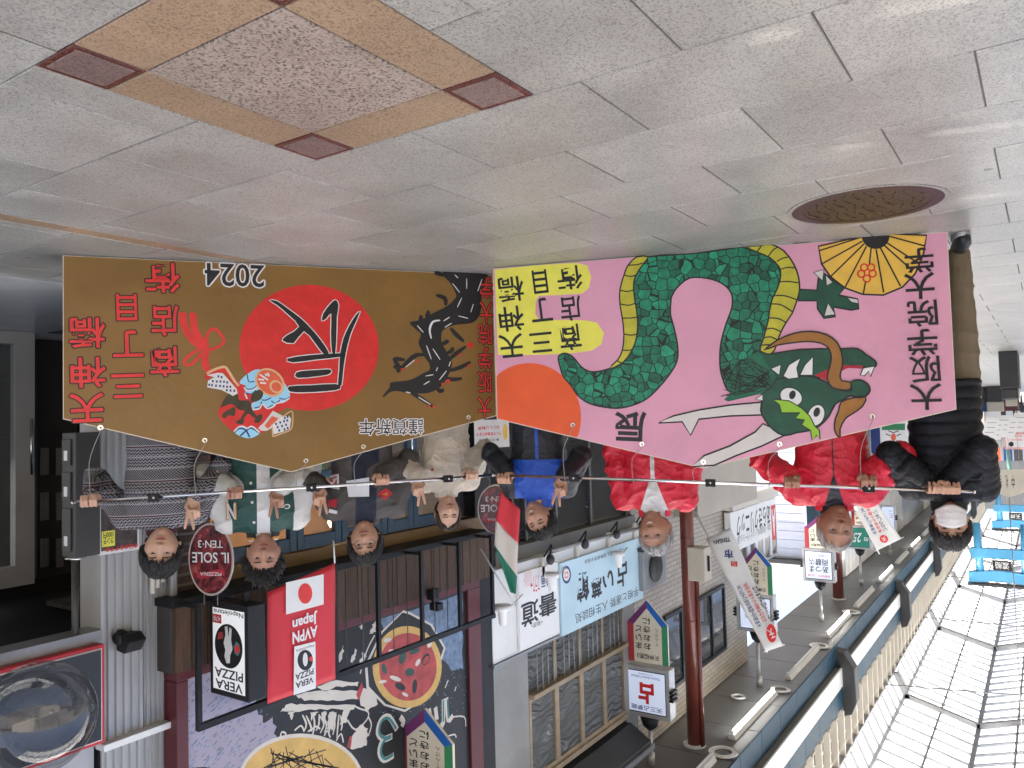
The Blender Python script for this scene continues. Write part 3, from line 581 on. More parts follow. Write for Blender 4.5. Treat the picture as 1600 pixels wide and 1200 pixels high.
PP.ppx('belly', br_, 'paint_belly', 4, par=dr, smooth=2); PP.strokes('contour', [br_], 0.008, 'ink', 4.5, par=dr, closed=True, smooth=2)
PP.strokes('belly_line', [[(172, 212), (190, 190), (200, 172)], [(240, 245), (270, 205), (300, 185)], [(295, 275), (330, 255), (365, 248)], [(316, 325), (360, 312), (408, 315)], [(305, 402), (370, 400), (430, 408)], [(272, 490), (340, 488), (425, 515)], [(255, 540), (320, 545), (392, 588)], [(243, 628), (300, 630), (352, 655)], [(225, 700), (270, 692), (322, 715)], [(212, 752), (255, 745), (300, 765)], [(200, 798), (240, 795), (285, 800)]], 0.007, 'ink', 4.8, par=dr, **R4)
arm = [(435, 450), (545, 455), (555, 380), (590, 350), (720, 440), (685, 485), (800, 510), (806, 572), (760, 578), (650, 560), (660, 620), (590, 630), (550, 570), (545, 520), (430, 520)]
PP.ppx('arm', arm, 'paint_dark_green', 5, par=dr, smooth=0, **R4); PP.strokes('contour', [arm], 0.009, 'ink', 5.5, par=dr, closed=True, smooth=0, **R4)
fanp = [(555, 180), (575, 290), (630, 370), (720, 440), (830, 480), (960, 485), (1080, 435), (1160, 350), (1210, 230), (1230, 112), (1000, 102), (912, 112), (825, 118)]
fo = PP.ppx('folding_fan', fanp, 'paint_fan', 6, smooth=0, **R4); PP.strokes('contour', [fanp], 0.009, 'ink', 6.6, par=fo, closed=True, smooth=0, **R4)
PP.strokes('fan_rib', [[(825, 122), (560, 208)], [(830, 148), (580, 288)], [(840, 165), (632, 368)], [(855, 180), (720, 438)], [(884, 192), (872, 300)], [(850, 395), (835, 478)], [(915, 198), (962, 468)], [(942, 190), (1068, 430)], [(968, 176), (1140, 330)], [(985, 160), (1185, 290)], [(1000, 118), (1220, 178)]], 0.008, 'ink', 6.8, par=fo, smooth=0, **R4)
hd = [(912+88*math.cos(a), 112+85*math.sin(a)) for a in np.linspace(0, math.pi, 16)]
PP.ppx('fan_pivot', hd, 'ink', 7, par=fo, smooth=0, **R4)
pl = [[(cx+22*math.cos(a), cy+22*math.sin(a)) for a in np.linspace(0, 2*math.pi, 12, endpoint=False)] for cx, cy in ((840, 312), (884, 312), (822, 352), (893, 350), (857, 382))]
PP.strokes('plum_crest', pl, 0.008, 'paint_red', 7.4, par=fo, closed=True, smooth=0, **R4)
for q in ([(525, 345), (590, 325), (580, 395)], [(600, 360), (645, 405), (605, 425)], [(735, 500), (800, 510), (803, 538), (760, 530)], [(615, 535), (660, 605), (590, 615)]):
    PP.ppx('claw', q, 'paint_bone', 7.6, par=dr, smooth=0, **R4); PP.strokes('contour', [q], 0.006, 'ink', 8, par=dr, closed=True, smooth=0, **R4)
h1 = [(1029, 661), (1052, 650), (1090, 641), (1140, 633), (1195, 628), (1200, 648), (1140, 650), (1092, 655), (1079, 680), (1066, 659)]
h2 = [(1081, 729), (1100, 712), (1140, 697), (1180, 675), (1192, 662), (1215, 672), (1224, 681), (1190, 697), (1150, 712), (1116, 727)]
for q in (h1, h2): PP.ppx('horn', q, 'paint_bone', 4, par=dr, smooth=0); PP.strokes('contour', [q], 0.009, 'ink', 4.5, par=dr, closed=True, smooth=0)
jaw = [(180, 835), (240, 855), (440, 825), (700, 820), (800, 820), (850, 855), (908, 895), (912, 930), (840, 938), (770, 922), (700, 935), (640, 960), (560, 1000), (430, 1010), (330, 1015), (290, 1015), (230, 960)]
PP.ppx('jaw', jaw, 'paint_dark_green', 8, par=dr, smooth=2, **R4); PP.strokes('contour', [jaw], 0.009, 'ink', 8.4, par=dr, closed=True, smooth=2, **R4)
PP.ppx('mouth', [(530, 985), (610, 950), (700, 922), (830, 925), (835, 945), (740, 940), (690, 962), (650, 1000), (610, 1020)], 'paint_mouth', 8.8, par=dr, smooth=0, **R4)
head = IN4([(290, 1010), (440, 990), (540, 1000), (640, 1050), (700, 1080), (762, 1078), (755, 1030), (810, 1015), (860, 1040), (877, 1080), (850, 1115)])+IN8([(640, 85), (600, 72), (560, 92), (500, 125), (460, 200), (400, 262), (330, 292), (260, 303), (180, 322), (110, 282), (60, 222), (35, 165), (45, 90)])+IN4([(200, 1100), (270, 1050)])
PP.ppx('head', head, 'paint_dark_green', 9, par=dr, smooth=2); PP.strokes('contour', [head], 0.010, 'ink', 9.4, par=dr, closed=True, smooth=2)
rnd = random.Random(5); mane = IN4([(180, 835), (240, 925), (290, 1000), (265, 1050), (200, 1100)])+IN3([(1510, 1150), (1485, 1137), (1525, 1105), (1510, 1070)])+IN4([(20, 960), (90, 880)])
PP.ppx('mane', mane, 'paint_green', 9.8, par=dr, smooth=0)
PP.strokes('mane_hair', [[(1140+(265-rnd.uniform(0, 40))/4, 340+(1000+rnd.uniform(-60, 70))/4), (1140+rnd.uniform(60, 170)/4, 340+(985+rnd.uniform(-110, 110))/4), (1140+rnd.uniform(-60, 60)/4, 340+(1010+rnd.uniform(-110, 120))/4)] for _ in range(26)], 0.004, 'ink', 10.2, par=dr, stuff=True)
for q in ([(258, 945), (320, 920), (310, 985)], [(335, 990), (370, 920), (440, 880), (420, 940), (430, 1000), (370, 1010)], [(440, 985), (470, 920), (522, 870), (520, 985)], [(835, 940), (905, 930), (880, 995), (870, 960), (840, 990), (815, 985)], [(160, 1135), (205, 1103), (208, 1145)]):
    PP.ppx('tooth', q, 'paint_white', 10.6, par=dr, smooth=0, **R4); PP.strokes('contour', [q], 0.006, 'ink', 11, par=dr, closed=True, smooth=0, **R4)
PP.ell('eye', 1236, 620, 18.5, 14.5, 'ink', 10.8, par=dr, rot=0.4); PP.ell('eye', 1236, 620, 17, 13, 'paint_white', 11.2, par=dr, rot=0.4); PP.ell('pupil', 1238, 617, 5, 7, 'ink', 11.6, par=dr, rot=0.3)
PP.ell('eye', 1275, 649, 13.5, 18, 'ink', 10.8, par=dr, rot=0.4); PP.ell('eye', 1275, 649, 12, 16.5, 'paint_white', 11.2, par=dr, rot=0.4); PP.ell('pupil', 1276, 644, 5, 7.5, 'ink', 11.6, par=dr, rot=0.3)
eb = [(110, 95), (210, 105), (290, 150), (340, 200), (370, 260), (400, 290), (405, 345), (385, 320), (355, 350), (345, 290), (290, 255), (310, 225), (250, 215), (280, 180), (165, 180), (150, 130)]
PP.ppx('brow', eb, 'paint_lime', 12.2, par=dr, smooth=0, **R8); PP.strokes('contour', [eb], 0.006, 'ink', 12.6, par=dr, closed=True, smooth=0, **R8)
w1 = [(215, 830), (300, 765), (400, 725), (500, 712), (600, 730), (670, 780), (700, 850), (705, 920), (690, 980), (700, 1020), (755, 1030), (750, 1075), (690, 1075), (640, 1060), (610, 1010), (620, 950), (635, 880), (620, 820), (570, 785), (480, 775), (380, 785), (290, 800)]
w2 = [(690, 75), (670, 140), (600, 190), (560, 220), (530, 280), (530, 330), (515, 325), (495, 285), (500, 220), (520, 170), (535, 115), (600, 90)]
PP.ppx('whisker', w1, 'paint_whisker', 12, par=dr, smooth=2, **R4); PP.strokes('contour', [w1], 0.008, 'ink', 12.5, par=dr, closed=True, smooth=2, **R4)
PP.ppx('whisker', w2, 'paint_whisker', 8.6, par=dr, smooth=2, **R8); PP.strokes('contour', [w2], 0.008, 'ink', 9.1, par=dr, closed=True, smooth=2, **R8)

# ---- poles, clamps, grommets and cords
mat('cord', (0.35, 0.33, 0.31), 0.7, 0.1, 20)
def on_board(P, x, y, n_): 
    Q = Pan(P.O+P.N*n_, P.U, P.p); u_, w_ = Q.px(x, y); return Q.P3(u_, w_)
def rig(P, ends, clamps, eyes, label, board):
    a = on_board(P, *ends[0], -0.03); b = on_board(P, *ends[1], -0.03); t = thing('carrying_pole', label, 'pole', tuple(a), 0, 'steel poles carrying the plaque boards')
    tube('rod', [a, b], 0.0092, 'chrome', t, 14)
    d = (b-a)/np.linalg.norm(b-a)
    for e in (a-d*0.012, b+d*0.002): tube('end_cap', [e, e+d*0.01], 0.0115, 'steel', t, 14)
    anchors = []
    for x, y in clamps:
        c = on_board(P, x, y, -0.03); s0 = np.dot(c-a, d); c = a+d*s0; anchors.append(c)
        k = MB(); 
        for q, hx in (((0, 0, 0), 0.028),):
            pts = [c+d*sx*hx+np.array([0, 0, 1])*sz+P.N*sy for sx in (-1, 1) for sy in (-0.02, 0.02) for sz in (-0.018, 0.024)]
            k.add(pts, [(0, 1, 3, 2), (4, 6, 7, 5), (0, 4, 5, 1), (2, 3, 7, 6), (0, 2, 6, 4), (1, 5, 7, 3)])
        bevel(k.build('clamp', 'black_metal', t), 0.005)
        tube('clamp_band', [c-d*0.012, c+d*0.012], 0.0165, 'steel', t, 12)
        tube('clamp_screw', [c+P.N*0.018, c+P.N*0.026], 0.007, 'steel', t, 10)
    for x, y in eyes:
        g = on_board(P, x, y, 0.003); r0 = disc(0, 0, 0.006, 0.0135, -0.001, 0.0015, 20)
        r0.v = [tuple(g+P.U*v_[0]+np.array([0, 0, 1])*v_[1]+P.N*v_[2]) for v_ in r0.v]; r0.build('grommet', 'chrome', board)
        c = min(anchors+[a+d*np.dot(g-a, d)], key=lambda q: np.linalg.norm(q-g)) if anchors else a
        c = a+d*np.clip(np.dot(g-a, d)+0.05, 0, np.linalg.norm(b-a)); mid = (g+c)/2+d*0.03-np.array([0, 0, 0.012])+P.N*0.01
        cdn = thing('tie_cord', 'grey cord tying the %s board to its pole, %s' % (('brown' if board is brown else 'pink'), {0: 'nearest the right end', 1: 'second from the right end', 2: 'at the peak', 3: 'second from the left end', 4: 'nearest the left end'}[eyes.index((x, y))]), 'cord', tuple(g), 0, 'cords tying the boards to the poles')
        tube('cord', [tuple(q) for q in crom([g+P.N*0.002, g+P.N*0.012+np.array([0, 0, .02]), mid, c+P.N*0.012, c+np.array([0, 0, 0.012]), c-P.N*0.012], False, 4)], 0.0017, 'cord', cdn, 6)
rig(PB, ((780, 742), (115, 785)), ((240, 778), (486, 760), (700, 747)), [(157, 668), (320, 688), (478, 720), (568, 698), (732, 652)], 'long chrome pole above the brown plaque board', brown)
rig(PP, ((1520, 768), (772, 742)), ((897, 746), (1110, 755), (1357, 763)), [(895, 664), (1003, 694), (1099, 722), (1218, 694), (1363, 650)], 'long chrome pole above the pink plaque board', pink)

# ================================================================ shop fronts (front line at Y = 4.99)
def XY(x, Y, y=900): return onY(x, y, Y)[0]
def ZY(x, y, Y): return onY(x, y, Y)[2]
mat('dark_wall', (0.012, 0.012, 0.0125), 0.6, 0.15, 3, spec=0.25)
mat('lobby_floor', (0.62, 0.62, 0.60), 0.22, 0.06, 1.5, dirt=0.15)
mat('alu', (0.42, 0.42, 0.41), 0.4, 0.06, 3, metal=0.15); mat('lit_room', (0.75, 0.77, 0.78), 0.6, 0.05, 2, emit=0.35)
mat('corrugated', (0.42, 0.42, 0.41), 0.42, 0.08, 3, metal=0.25, dirt=0.3, stretch=(6, 6, 0.7))
mat('mailbox_steel', (0.06, 0.058, 0.054), 0.4, 0.07, 4, metal=0.2); mat('flap_grey', (0.045, 0.045, 0.045), 0.4, .06, 3)
mat('warm_wall', (0.42, 0.26, 0.12), 0.7, 0.15, 3)
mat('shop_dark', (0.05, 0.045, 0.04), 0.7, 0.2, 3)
mat('glass_dark', (0.05, 0.055, 0.06), 0.06, 0.05, 2, spec=0.6)
glass_mat('clear_pane', (0.35, 0.38, 0.38), 0.16, 0.04)
glass_mat('fog_pane', (0.62, 0.63, 0.62), 0.85, 0.25)

# ---- dark lobby on the right
lob = thing('lobby_entrance', 'dark building entrance lobby with glass door at the right of the shop row', 'entrance', (-2.0, 6.5, 0))
box('floor', (-5.6, 4.995, -0.004), (-0.6, 8.5, 0.003), 'lobby_floor', lob)
box('threshold', (-2.62, 4.93, 0.001), (-0.6, 5.01, 0.012), 'alu', lob)
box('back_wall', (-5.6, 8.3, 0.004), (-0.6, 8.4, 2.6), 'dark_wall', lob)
box('lobby_ceiling', (-5.6, 5.02, 2.5), (5, 8.29, 2.6), 'dark_wall', lob); box('sun_block_storey', (-5.6, 5.25, 2.62), (5, 8.9, 5.7), 'dark_wall', lob)  # unseen storey mass added to block the sun; ceiling lengthened for it too
YD = 7.7
x0, x1 = XY(-40, YD, 700), XY(50, YD, 700); z1 = ZY(25, 915, YD)
fr = MB(); t_ = 0.09
fr.box((x1, YD-0.05, 0.006), (x1+0.16, YD+0.05, z1)); fr.box((x0-0.09, YD-0.05, 0.006), (x0, YD+0.05, z1)); fr.box((x1+0.161, YD-0.05, z1-0.18), (x0-0.091, YD+0.05, z1)); fr.box((x1+0.161, YD-0.05, 0.006), (x0-0.091, YD+0.05, 0.12))
gd = fr.build('glass_door', 'alu', lob); box('pane', (x1+0.161, YD-0.01, 0.12), (x0-0.09, YD+0.01, z1-0.18), 'clear_pane', gd)
box('room_beyond', (x1+0.1, 8.22, 0.01), (x0, 8.28, 1.15), 'shop_dark', lob); box('room_screen', (x1+0.1, 8.2, 1.2), (x0, 8.27, 2.2), 'lit_room', lob)
tube('door_handle', [(x1+0.05, YD-0.1, 0.8), (x1+0.05, YD-0.1, 1.3)], 0.014, 'steel', gd)
YP = 8.2
dp = box('panelled_door', (XY(118, YP, 700), YP-0.03, 0.006), (XY(56, YP, 700), YP+0.03, ZY(80, 900, YP)), 'dark_grey', lob)
for yy in ((700, 742), (770, 812), (842, 885)):
    for xx in ((64, 76), (88, 99)):
        a = onY(xx[0], yy[0], YP-0.04); b = onY(xx[1], yy[1], YP-0.04); box('door_pane', (a[0], YP-0.045, a[2]), (b[0], YP-0.032, b[2]), 'grey_metal', dp)
mb_ = thing('mailbox', 'brushed steel mailbox column at the corner of the dark lobby', 'mailbox', (-2.54, 5.1, 0.9))
a = onY(150, 675, 4.93); b = onY(114, 872, 4.93)
bevel(box('cabinet', (a[0]-0.01, 4.90, a[2]), (b[0], 5.06, b[2]), 'mailbox_steel', mb_), 0.006)
for k, (za, zb) in enumerate(((0.04, 0.20), (0.24, 0.42), (0.46, 0.72))):
    f_ = box('flap', (b[0]+0.001, 4.94, a[2]+za), (b[0]+0.012, 5.04, a[2]+zb), 'flap_grey', mb_, 0.003); box('name_label', (b[0]+0.0125, 4.97, a[2]+zb-0.09), (b[0]+0.0145, 5.01, a[2]+zb-0.03), 'sign_white', f_)
post = thing('steel_post', 'slim steel post rising above the mailbox column', 'post', (-2.53, 5.0, 1.7)); tube('tube', [(-2.53, 4.98, b[2]), (-2.53, 4.98, 2.5)], 0.022, 'mailbox_steel', post); tube('flange', [(-2.53, 4.98, b[2]), (-2.53, 4.98, b[2]+0.015)], 0.06, 'steel', post)

# ---- corrugated metal wall
cor = thing('corrugated_wall', 'pale grey corrugated metal wall between the lobby and the pizzeria', 'wall', (-2.9, 4.97, 0))
def ribs(x0, x1, pitch, Y, z0, z1, dep):
    v = []; x = x0
    while x < x1-1e-6:
        for fx, dy in ((0, 0), (0.12, -dep), (0.5, -dep), (0.62, 0)): v.append((min(x+fx*pitch, x1), Y+dy))
        x += pitch
    v.append((x1, Y)); vs = [(a, b, z0) for a, b in v]+[(a, b, z1) for a, b in v]; n_ = len(v)
    return MB().add(vs, [(i, i+1, n_+i+1, n_+i) for i in range(n_-1)])
xa, xm, xb = XY(268, 4.97), XY(222, 4.97), XY(160, 4.97)
ribs(xm, xb, 0.052, 4.97, 0, 2.86, 0.014).build('sheet', 'corrugated', cor); ribs(xa, xm-0.004, 0.034, 4.975, 0, 2.86, 0.012).build('sheet', 'corrugated', cor)
ribs(xa, xb, 0.052, 5.0, 2.9, 5.68, 0.014).build('sheet', 'corrugated', cor); box('core', (xa, 5.015, 0.004), (xb, 5.18, 5.68), 'dark_grey', cor)
box('rail', (xa, 4.90, 2.86), (xb+0.03, 5.0, 2.90), 'white_paint', cor); box('corner_trim', (xb, 4.95, 0), (xb+0.02, 5.2, 2.9), 'alu', cor)
box('downpipe', (xa-0.005, 4.90, 0), (xa+0.05, 4.955, 5.6), 'grey_metal', cor, 0.015)
lob2 = box('upper_wall', (xb+0.025, 5.03, 2.86), (5, 5.2, 5.68), 'corrugated', lob); box('beam', (xb+0.025, 4.93, 2.16), (-0.72, 5.1, 2.24), 'grey_metal', lob)  # upper wall continued past the view to shut out the sun
sg = thing('shop_sign', 'black signboard with a red border over the dark lobby', 'sign', (-2.0, 4.88, 2.5))
zs0, zs1 = ZY(163, 1006, 4.86), ZY(163, 1160, 4.86); xs = XY(163, 4.86)
mat('sign_red', (0.55, 0.02, 0.03), 0.4, 0.04, 3); mat('sign_black', (0.022, 0.022, 0.023), 0.35, 0.05, 3)
box('panel', (xs, 4.86, zs0), (-0.8, 4.925, zs1), 'sign_red', sg, 0.004); box('line', (xs+0.02, 4.853, zs0+0.02), (-0.83, 4.858, zs1-0.02), 'paint_bone', sg); box('face', (xs+0.028, 4.848, zs0+0.028), (-0.84, 4.852, zs1-0.028), 'sign_black', sg)
# convex mirror globe
glb = thing('mirror_globe', 'large clear convex mirror dome hanging before the black sign', 'mirror', (0, 0, 0))
gc = onY(58, 1122, 4.45); mg = bpy.data.materials.new('mirror_dome'); mg.use_nodes = True; n = mg.node_tree; n.nodes.remove(n.nodes['Principled BSDF']); q0 = n.nodes.new('ShaderNodeBsdfTransparent'); q0.inputs[0].default_value = (.8, .81, .82, 1); q1 = n.nodes.new('ShaderNodeBsdfGlossy'); q1.inputs['Roughness'].default_value = .03; q1.inputs[0].default_value = (.9, .9, .9, 1); q2 = n.nodes.new('ShaderNodeLayerWeight'); q2.inputs['Blend'].default_value = .5; q3 = n.nodes.new('ShaderNodeMixShader'); q4 = n.nodes.new('ShaderNodeMath'); q4.operation = 'POWER'; q4.inputs[1].default_value = 3.5; n.links.new(q2.outputs['Facing'], q4.inputs[0]); q5 = n.nodes.new('ShaderNodeMath'); q5.operation = 'MULTIPLY_ADD'; q5.inputs[1].default_value = .6; q5.inputs[2].default_value = .07; n.links.new(q4.outputs[0], q5.inputs[0]); n.links.new(q5.outputs[0], q3.inputs[0]); n.links.new(q0.outputs[0], q3.inputs[1]); n.links.new(q1.outputs[0], q3.inputs[2]); n.links.new(q3.outputs[0], n.nodes['Material Output'].inputs[0]); MATS['mirror_dome'] = mg
glb.location = gc; reg(glb, Matrix.Translation(gc))
rg = 85/FPX*((gc-EYE)@_f)
MB().sphere(gc, rg, 40, 24).build('dome', 'mirror_dome', glb, smooth=True); tube('stem', [gc+np.array([0, 0, rg*0.98]), (gc[0], gc[1], 3.6)], 0.012, 'steel', glb); tube('collar', [gc+np.array([0, 0, rg*0.97]), gc+np.array([0, 0, rg+0.05])], 0.05, 'black_metal', glb, 14)
# poster, spotlight, conduit
po = thing('poster_frame', 'white framed dark food poster with a yellow price tag on the corrugated wall', 'poster', (-2.76, 4.93, 1.3))
xp0, xp1 = XY(217, 4.93, 820), XY(154, 4.93, 820); zp0, zp1 = ZY(156, 780, 4.93), ZY(156, 868, 4.93)
box('frame', (xp0, 4.925, zp0), (xp1, 4.945, zp1), 'white_paint', po, 0.003); PO = Pan((xp0, 4.924, zp0), (1, 0, 0), po); W_, H_ = xp1-xp0, zp1-zp0
mat('food_photo', (0.06, 0.045, 0.04), 0.4, 0.9, 18); PO.poly('picture', [(0.015, 0.02), (W_-0.012, 0.02), (W_-0.012, H_-0.025), (0.015, H_-0.025)], 'food_photo', 1)
PO.poly('price_tag', [(W_*0.62, H_*0.58), (W_*0.94, H_*0.58), (W_*0.94, H_*0.86), (W_*0.62, H_*0.86)], 'paint_yellow', 2); PO.text('本日のおすすめ', W_*0.45, H_*0.92, W_*0.8, 0.03, 'paint_letter_red', 3, off=0.03); PO.text('ランチ', W_*0.78, H_*0.76, W_*0.24, 0.035, 'ink', 3, off=0.02); PO.text('1000円', W_*0.78, H_*0.65, W_*0.24, 0.035, 'ink', 3, off=0.02); PO.poly('dish', [(W_*0.2+0.05*math.cos(a), H_*0.4+0.035*math.sin(a)) for a in np.linspace(0, 6.28, 14)[:-1]], 'paint_coral', 2)
sl = thing('spotlight', 'black wedge spotlight fixed to the corrugated wall', 'lamp', (-2.83, 4.92, 2.27)); c = onY(200, 1003, 4.9)
bevel(MB().prism([(c[0]-0.07, 4.80, c[2]-0.02), (c[0]-0.07, 4.86, c[2]+0.06), (c[0]-0.07, 4.955, c[2]+0.05), (c[0]-0.07, 4.955, c[2]-0.05), (c[0]-0.07, 4.86, c[2]-0.06)], (0.12, 0, 0)).build('housing', 'black_metal', sl), 0.01); MB().sphere((c[0]+0.03, 4.93, c[2]-0.03), 0.05, 14, 8).build('hood', 'black_metal', sl, smooth=True)
cj = thing('conduit_bundle', 'bundle of cream cable conduits ending on the corrugated wall', 'conduit', (-3.0, 4.93, 1.6))
for k in range(3): X = XY(238+k*8, 4.93); tube('conduit', [(X, 4.93, 0.4), (X, 4.93, 2.0-0.03*k)], 0.016, 'cream_fin', cj)

# ---- pizzeria
piz = thing('pizzeria_front', 'pizzeria front with brick pier, blue doors, plank canopy and painted mural', 'shop front', (-5, 5.0, 0))
mat('brick', (0.075, 0.041, 0.028), 0.8, 0.25, 14, rnd=0.3, bump=0.4, bscale=50); mat('mortar', (0.16, 0.14, 0.12), 0.9, 0.2, 10)
xq0, xq1 = XY(330, 4.99, 850), XY(269, 4.99, 850)
pier = box('brick_pier', (xq0, 5.0, 0), (xq1, 5.2, 2.1), 'mortar', piz); bm0 = None
nb = 0; bw, bh = 0.19, 0.058
for r0 in range(30):
    x = xq0+0.003-(bw/2 if r0 % 2 else 0)
    while x < xq1-0.01:
        a, b = max(x, xq0+0.002), min(x+bw-0.01, xq1-0.002)
        if b-a > 0.03:
            me = MB().box((0, 0, 0), (b-a, 0.012, bh-0.011)).mesh('brick'); me.materials.append(MATS['brick']); o = bpy.data.objects.new('brick', me); COL.objects.link(o); o.parent = pier; o.location = Vector((a, 4.988+random.uniform(0, .004), 0.01+r0*0.069))-MW[pier.name].translation
        x += bw
# interior
inn = box('interior_back', (-7.1, 7.6, 0.0), (-4.65, 7.7, 2.44), 'warm_wall', piz); MB().prism([(xq0-.05, 5.22, 0), (xq0-.11, 5.22, 0), (-4.7, 7.59, 0), (-4.64, 7.59, 0)], (0, 0, 2.44)).build('interior_side', 'dark_wall', piz); box('interior_floor', (-7.1, 5.22, 0.004), (xq0-0.12, 7.59, 0.012), 'shop_dark', piz); box('interior_ceiling', (-7.1, 5.1, 2.45), (xq0-0.11, 7.59, 2.49), 'shop_dark', piz); box('interior_end', (-7.2, 5.22, 0), (-7.11, 7.7, 2.6), 'shop_dark', piz)
mat('warm_lamp', (1.0, 0.62, 0.28), 0.5, 0.0, emit=30.0); mat('wood_warm', (0.30, 0.15, 0.06), 0.5, 0.2, 8)
for X, Yy, z in ((-4.3, 6.4, 1.95), (-5.2, 6.6, 1.9), (-5.9, 6.3, 1.95), (-6.5, 6.7, 1.9)):
    pl_ = MB().sphere((X, Yy, z), 0.07, 12, 8).build('pendant_lamp', 'warm_lamp', piz, smooth=True); tube('lamp_flex', [(X, Yy, z+.07), (X, Yy, 2.44)], 0.006, 'black_metal', pl_, 6)
for X in (-5.15, -5.95, -6.6):
    sh = box('shelf', (X-0.33, 7.25, 1.3), (X+0.33, 7.58, 1.33), 'wood_warm', piz)
    for k in range(6): tube('bottle', [(X-0.27+k*0.11, 7.4, 1.331), (X-0.27+k*0.11, 7.4, 1.5), (X-0.27+k*0.11, 7.4, 1.56), (X-0.27+k*0.11, 7.4, 1.63)], [0.035, 0.035, 0.013, 0.013], ['paint_leaf', 'paint_green', 'paint_mouth'][k % 3], sh)
box('counter', (-6.8, 6.6, 0.012), (-4.5, 6.9, 1.0), 'wood_warm', piz)
mat('blue_door', (0.014, 0.056, 0.098), 0.4, 0.12, 4, dirt=0.1)
xd = [XY(x, 5.05, 850) for x in (336, 412, 462, 532, 604, 645, 700)]
ztop = 1.93
for k in range(len(xd)-1):
    a, b = xd[k+1]+0.004, xd[k]-0.004
    st_ = 0.07; d = MB(); d.box((a, 5.03, 0.02), (a+st_, 5.09, ztop)).box((b-st_, 5.03, 0.02), (b, 5.09, ztop)).box((a+st_, 5.032, ztop-0.11), (b-st_, 5.088, ztop)).box((a+st_, 5.032, 0.02), (b-st_, 5.088, 0.75)).box((a+st_, 5.034, 1.30), (b-st_, 5.086, 1.37))
    dd = d.build('door', 'blue_door', piz); bevel(dd, 0.006)
    box('pane', (a+st_, 5.055, 0.75), (b-st_, 5.062, 1.30), 'clear_pane', dd); box('pane', (a+st_, 5.055, 1.37), (b-st_, 5.062, ztop-0.11), 'clear_pane', dd); tube('door_handle', [(a+0.035, 5.0, 0.95), (a+0.035, 5.0, 1.2)], 0.012, 'steel', dd)
mat('gold_band', (0.17, 0.10, 0.022), 0.45, 0.12, 5); box('gold_lintel', (-6.85, 5.02, ztop+0.01), (xq0-0.002, 5.2, 2.44), 'gold_band', piz)
box('end_post', (-6.86, 4.96, 0), (xd[-1]-0.35, 5.2, 1.92), 'black_metal', piz); box('screen', (xd[-1]-0.345, 5.1, 0.1), (xd[-1]-0.01, 5.14, 1.92), 'glass_dark', piz)
CY = 4.78; zc0, zc1 = CH+0.246*CY, CH+0.335*CY; xc0, xc1 = XY(767, CY, 860), XY(268, CY, 950)
box('canopy_beam', (xc0, CY-0.02, zc0-0.055), (xc1, 5.05, zc0), 'black_metal', piz, 0.004); box('canopy_core', (xc0+0.01, CY+0.03, zc0), (xc1-0.01, 4.99, zc1), 'shop_dark', piz)
mat('plank', (0.075, 0.040, 0.021), 0.6, 0.35, 5, rnd=0.3, stretch=(9, 9, 0.8), bump=0.3, bscale=14)
pw = 0.118; x = xc0; me = MB().box((0, 0, 0), (pw-0.006, 0.022, zc1-zc0-0.004)).mesh('plank'); me.materials.append(MATS['plank'])
while x < xc1-pw*0.5:
    o = bpy.data.objects.new('plank', me); COL.objects.link(o); o.parent = piz; o.location = Vector((x, CY+random.uniform(0, .005), zc0+0.002))-MW[piz.name].translation; x += pw
mat('oxblood', (0.105, 0.018, 0.021), 0.45, 0.08, 4)
MY = 4.86; xm0, xm1 = XY(748, MY, 1000), XY(272, MY, 1080); zm1 = 5.3
box('mural_frame_bottom', (xm0, MY-0.03, zc1+0.002), (xm1, MY+0.12, zc1+0.075), 'oxblood', piz, 0.005); box('mural_frame_end', (xm0, MY-0.03, zc1+0.076), (xm0+0.20, MY+0.12, zm1), 'oxblood', piz, 0.005); box('mural_frame_end', (xm1-0.085, MY-0.03, zc1+0.076), (xm1, MY+0.12, zm1), 'oxblood', piz, 0.005)
box('end_pillar', (XY(768, MY, 1100)-0.02, MY-0.02, zc1+0.003), (xm0-0.003, 5.2, 5.68), 'black_metal', piz)
mat('mural_black', (0.012, 0.0125, 0.014), 0.5, 0.25, 3); mat('mural_lilac', (0.37, 0.335, 0.42), 0.5, 0.06, 3); mat('mural_blue', (0.15, 0.215, 0.33), 0.5, 0.35, 20); mat('mural_bone', (0.66, 0.61, 0.54), 0.5, 0.05, 5); mat('mural_crust', (0.66, 0.42, 0.12), 0.5, 0.12, 8); mat('mural_red', (0.42, 0.055, 0.05), 0.5, 0.35, 9); mat('mural_teal', (0.06, 0.22, 0.22), 0.5, 0.2, 9); mat('mural_green', (0.02, 0.07, 0.05), 0.5, 0.2, 9)
mu = box('mural', (xm0+0.201, MY, zc1+0.076), (xm1-0.086, MY+0.05, zm1), 'mural_black', piz)
PM = Pan((xm0, MY-0.0005, 0), (1, 0, 0), piz); G3 = dict(o=(400, 900), k=4.0)
def rough(pts, j=7, n_=5):
    out = []; r0 = random.Random(len(pts)+int(pts[0][0]))
    for i in range(len(pts)):
        a, b = pts[i], pts[(i+1) % len(pts)]
        for t in range(n_): out.append((a[0]+(b[0]-a[0])*t/n_+(r0.uniform(-j, j) if t else 0), a[1]+(b[1]-a[1])*t/n_+(r0.uniform(-j, j) if t else 0)))
    return out
def mp(nm, pts, m, lay, sm=0, **k): return PM.ppx(nm, pts, m, lay, par=mu, smooth=sm, **(k or G3))
mp('lilac_sky', rough([(292, 1040), (320, 1030), (345, 1065), (352, 1040), (372, 1062), (380, 1085), (396, 1090), (402, 1110), (412, 1130), (425, 1118), (432, 1150), (428, 1200), (292, 1200)], 3), 'mural_lilac', 1, 0, o=(0, 0), k=1.0)
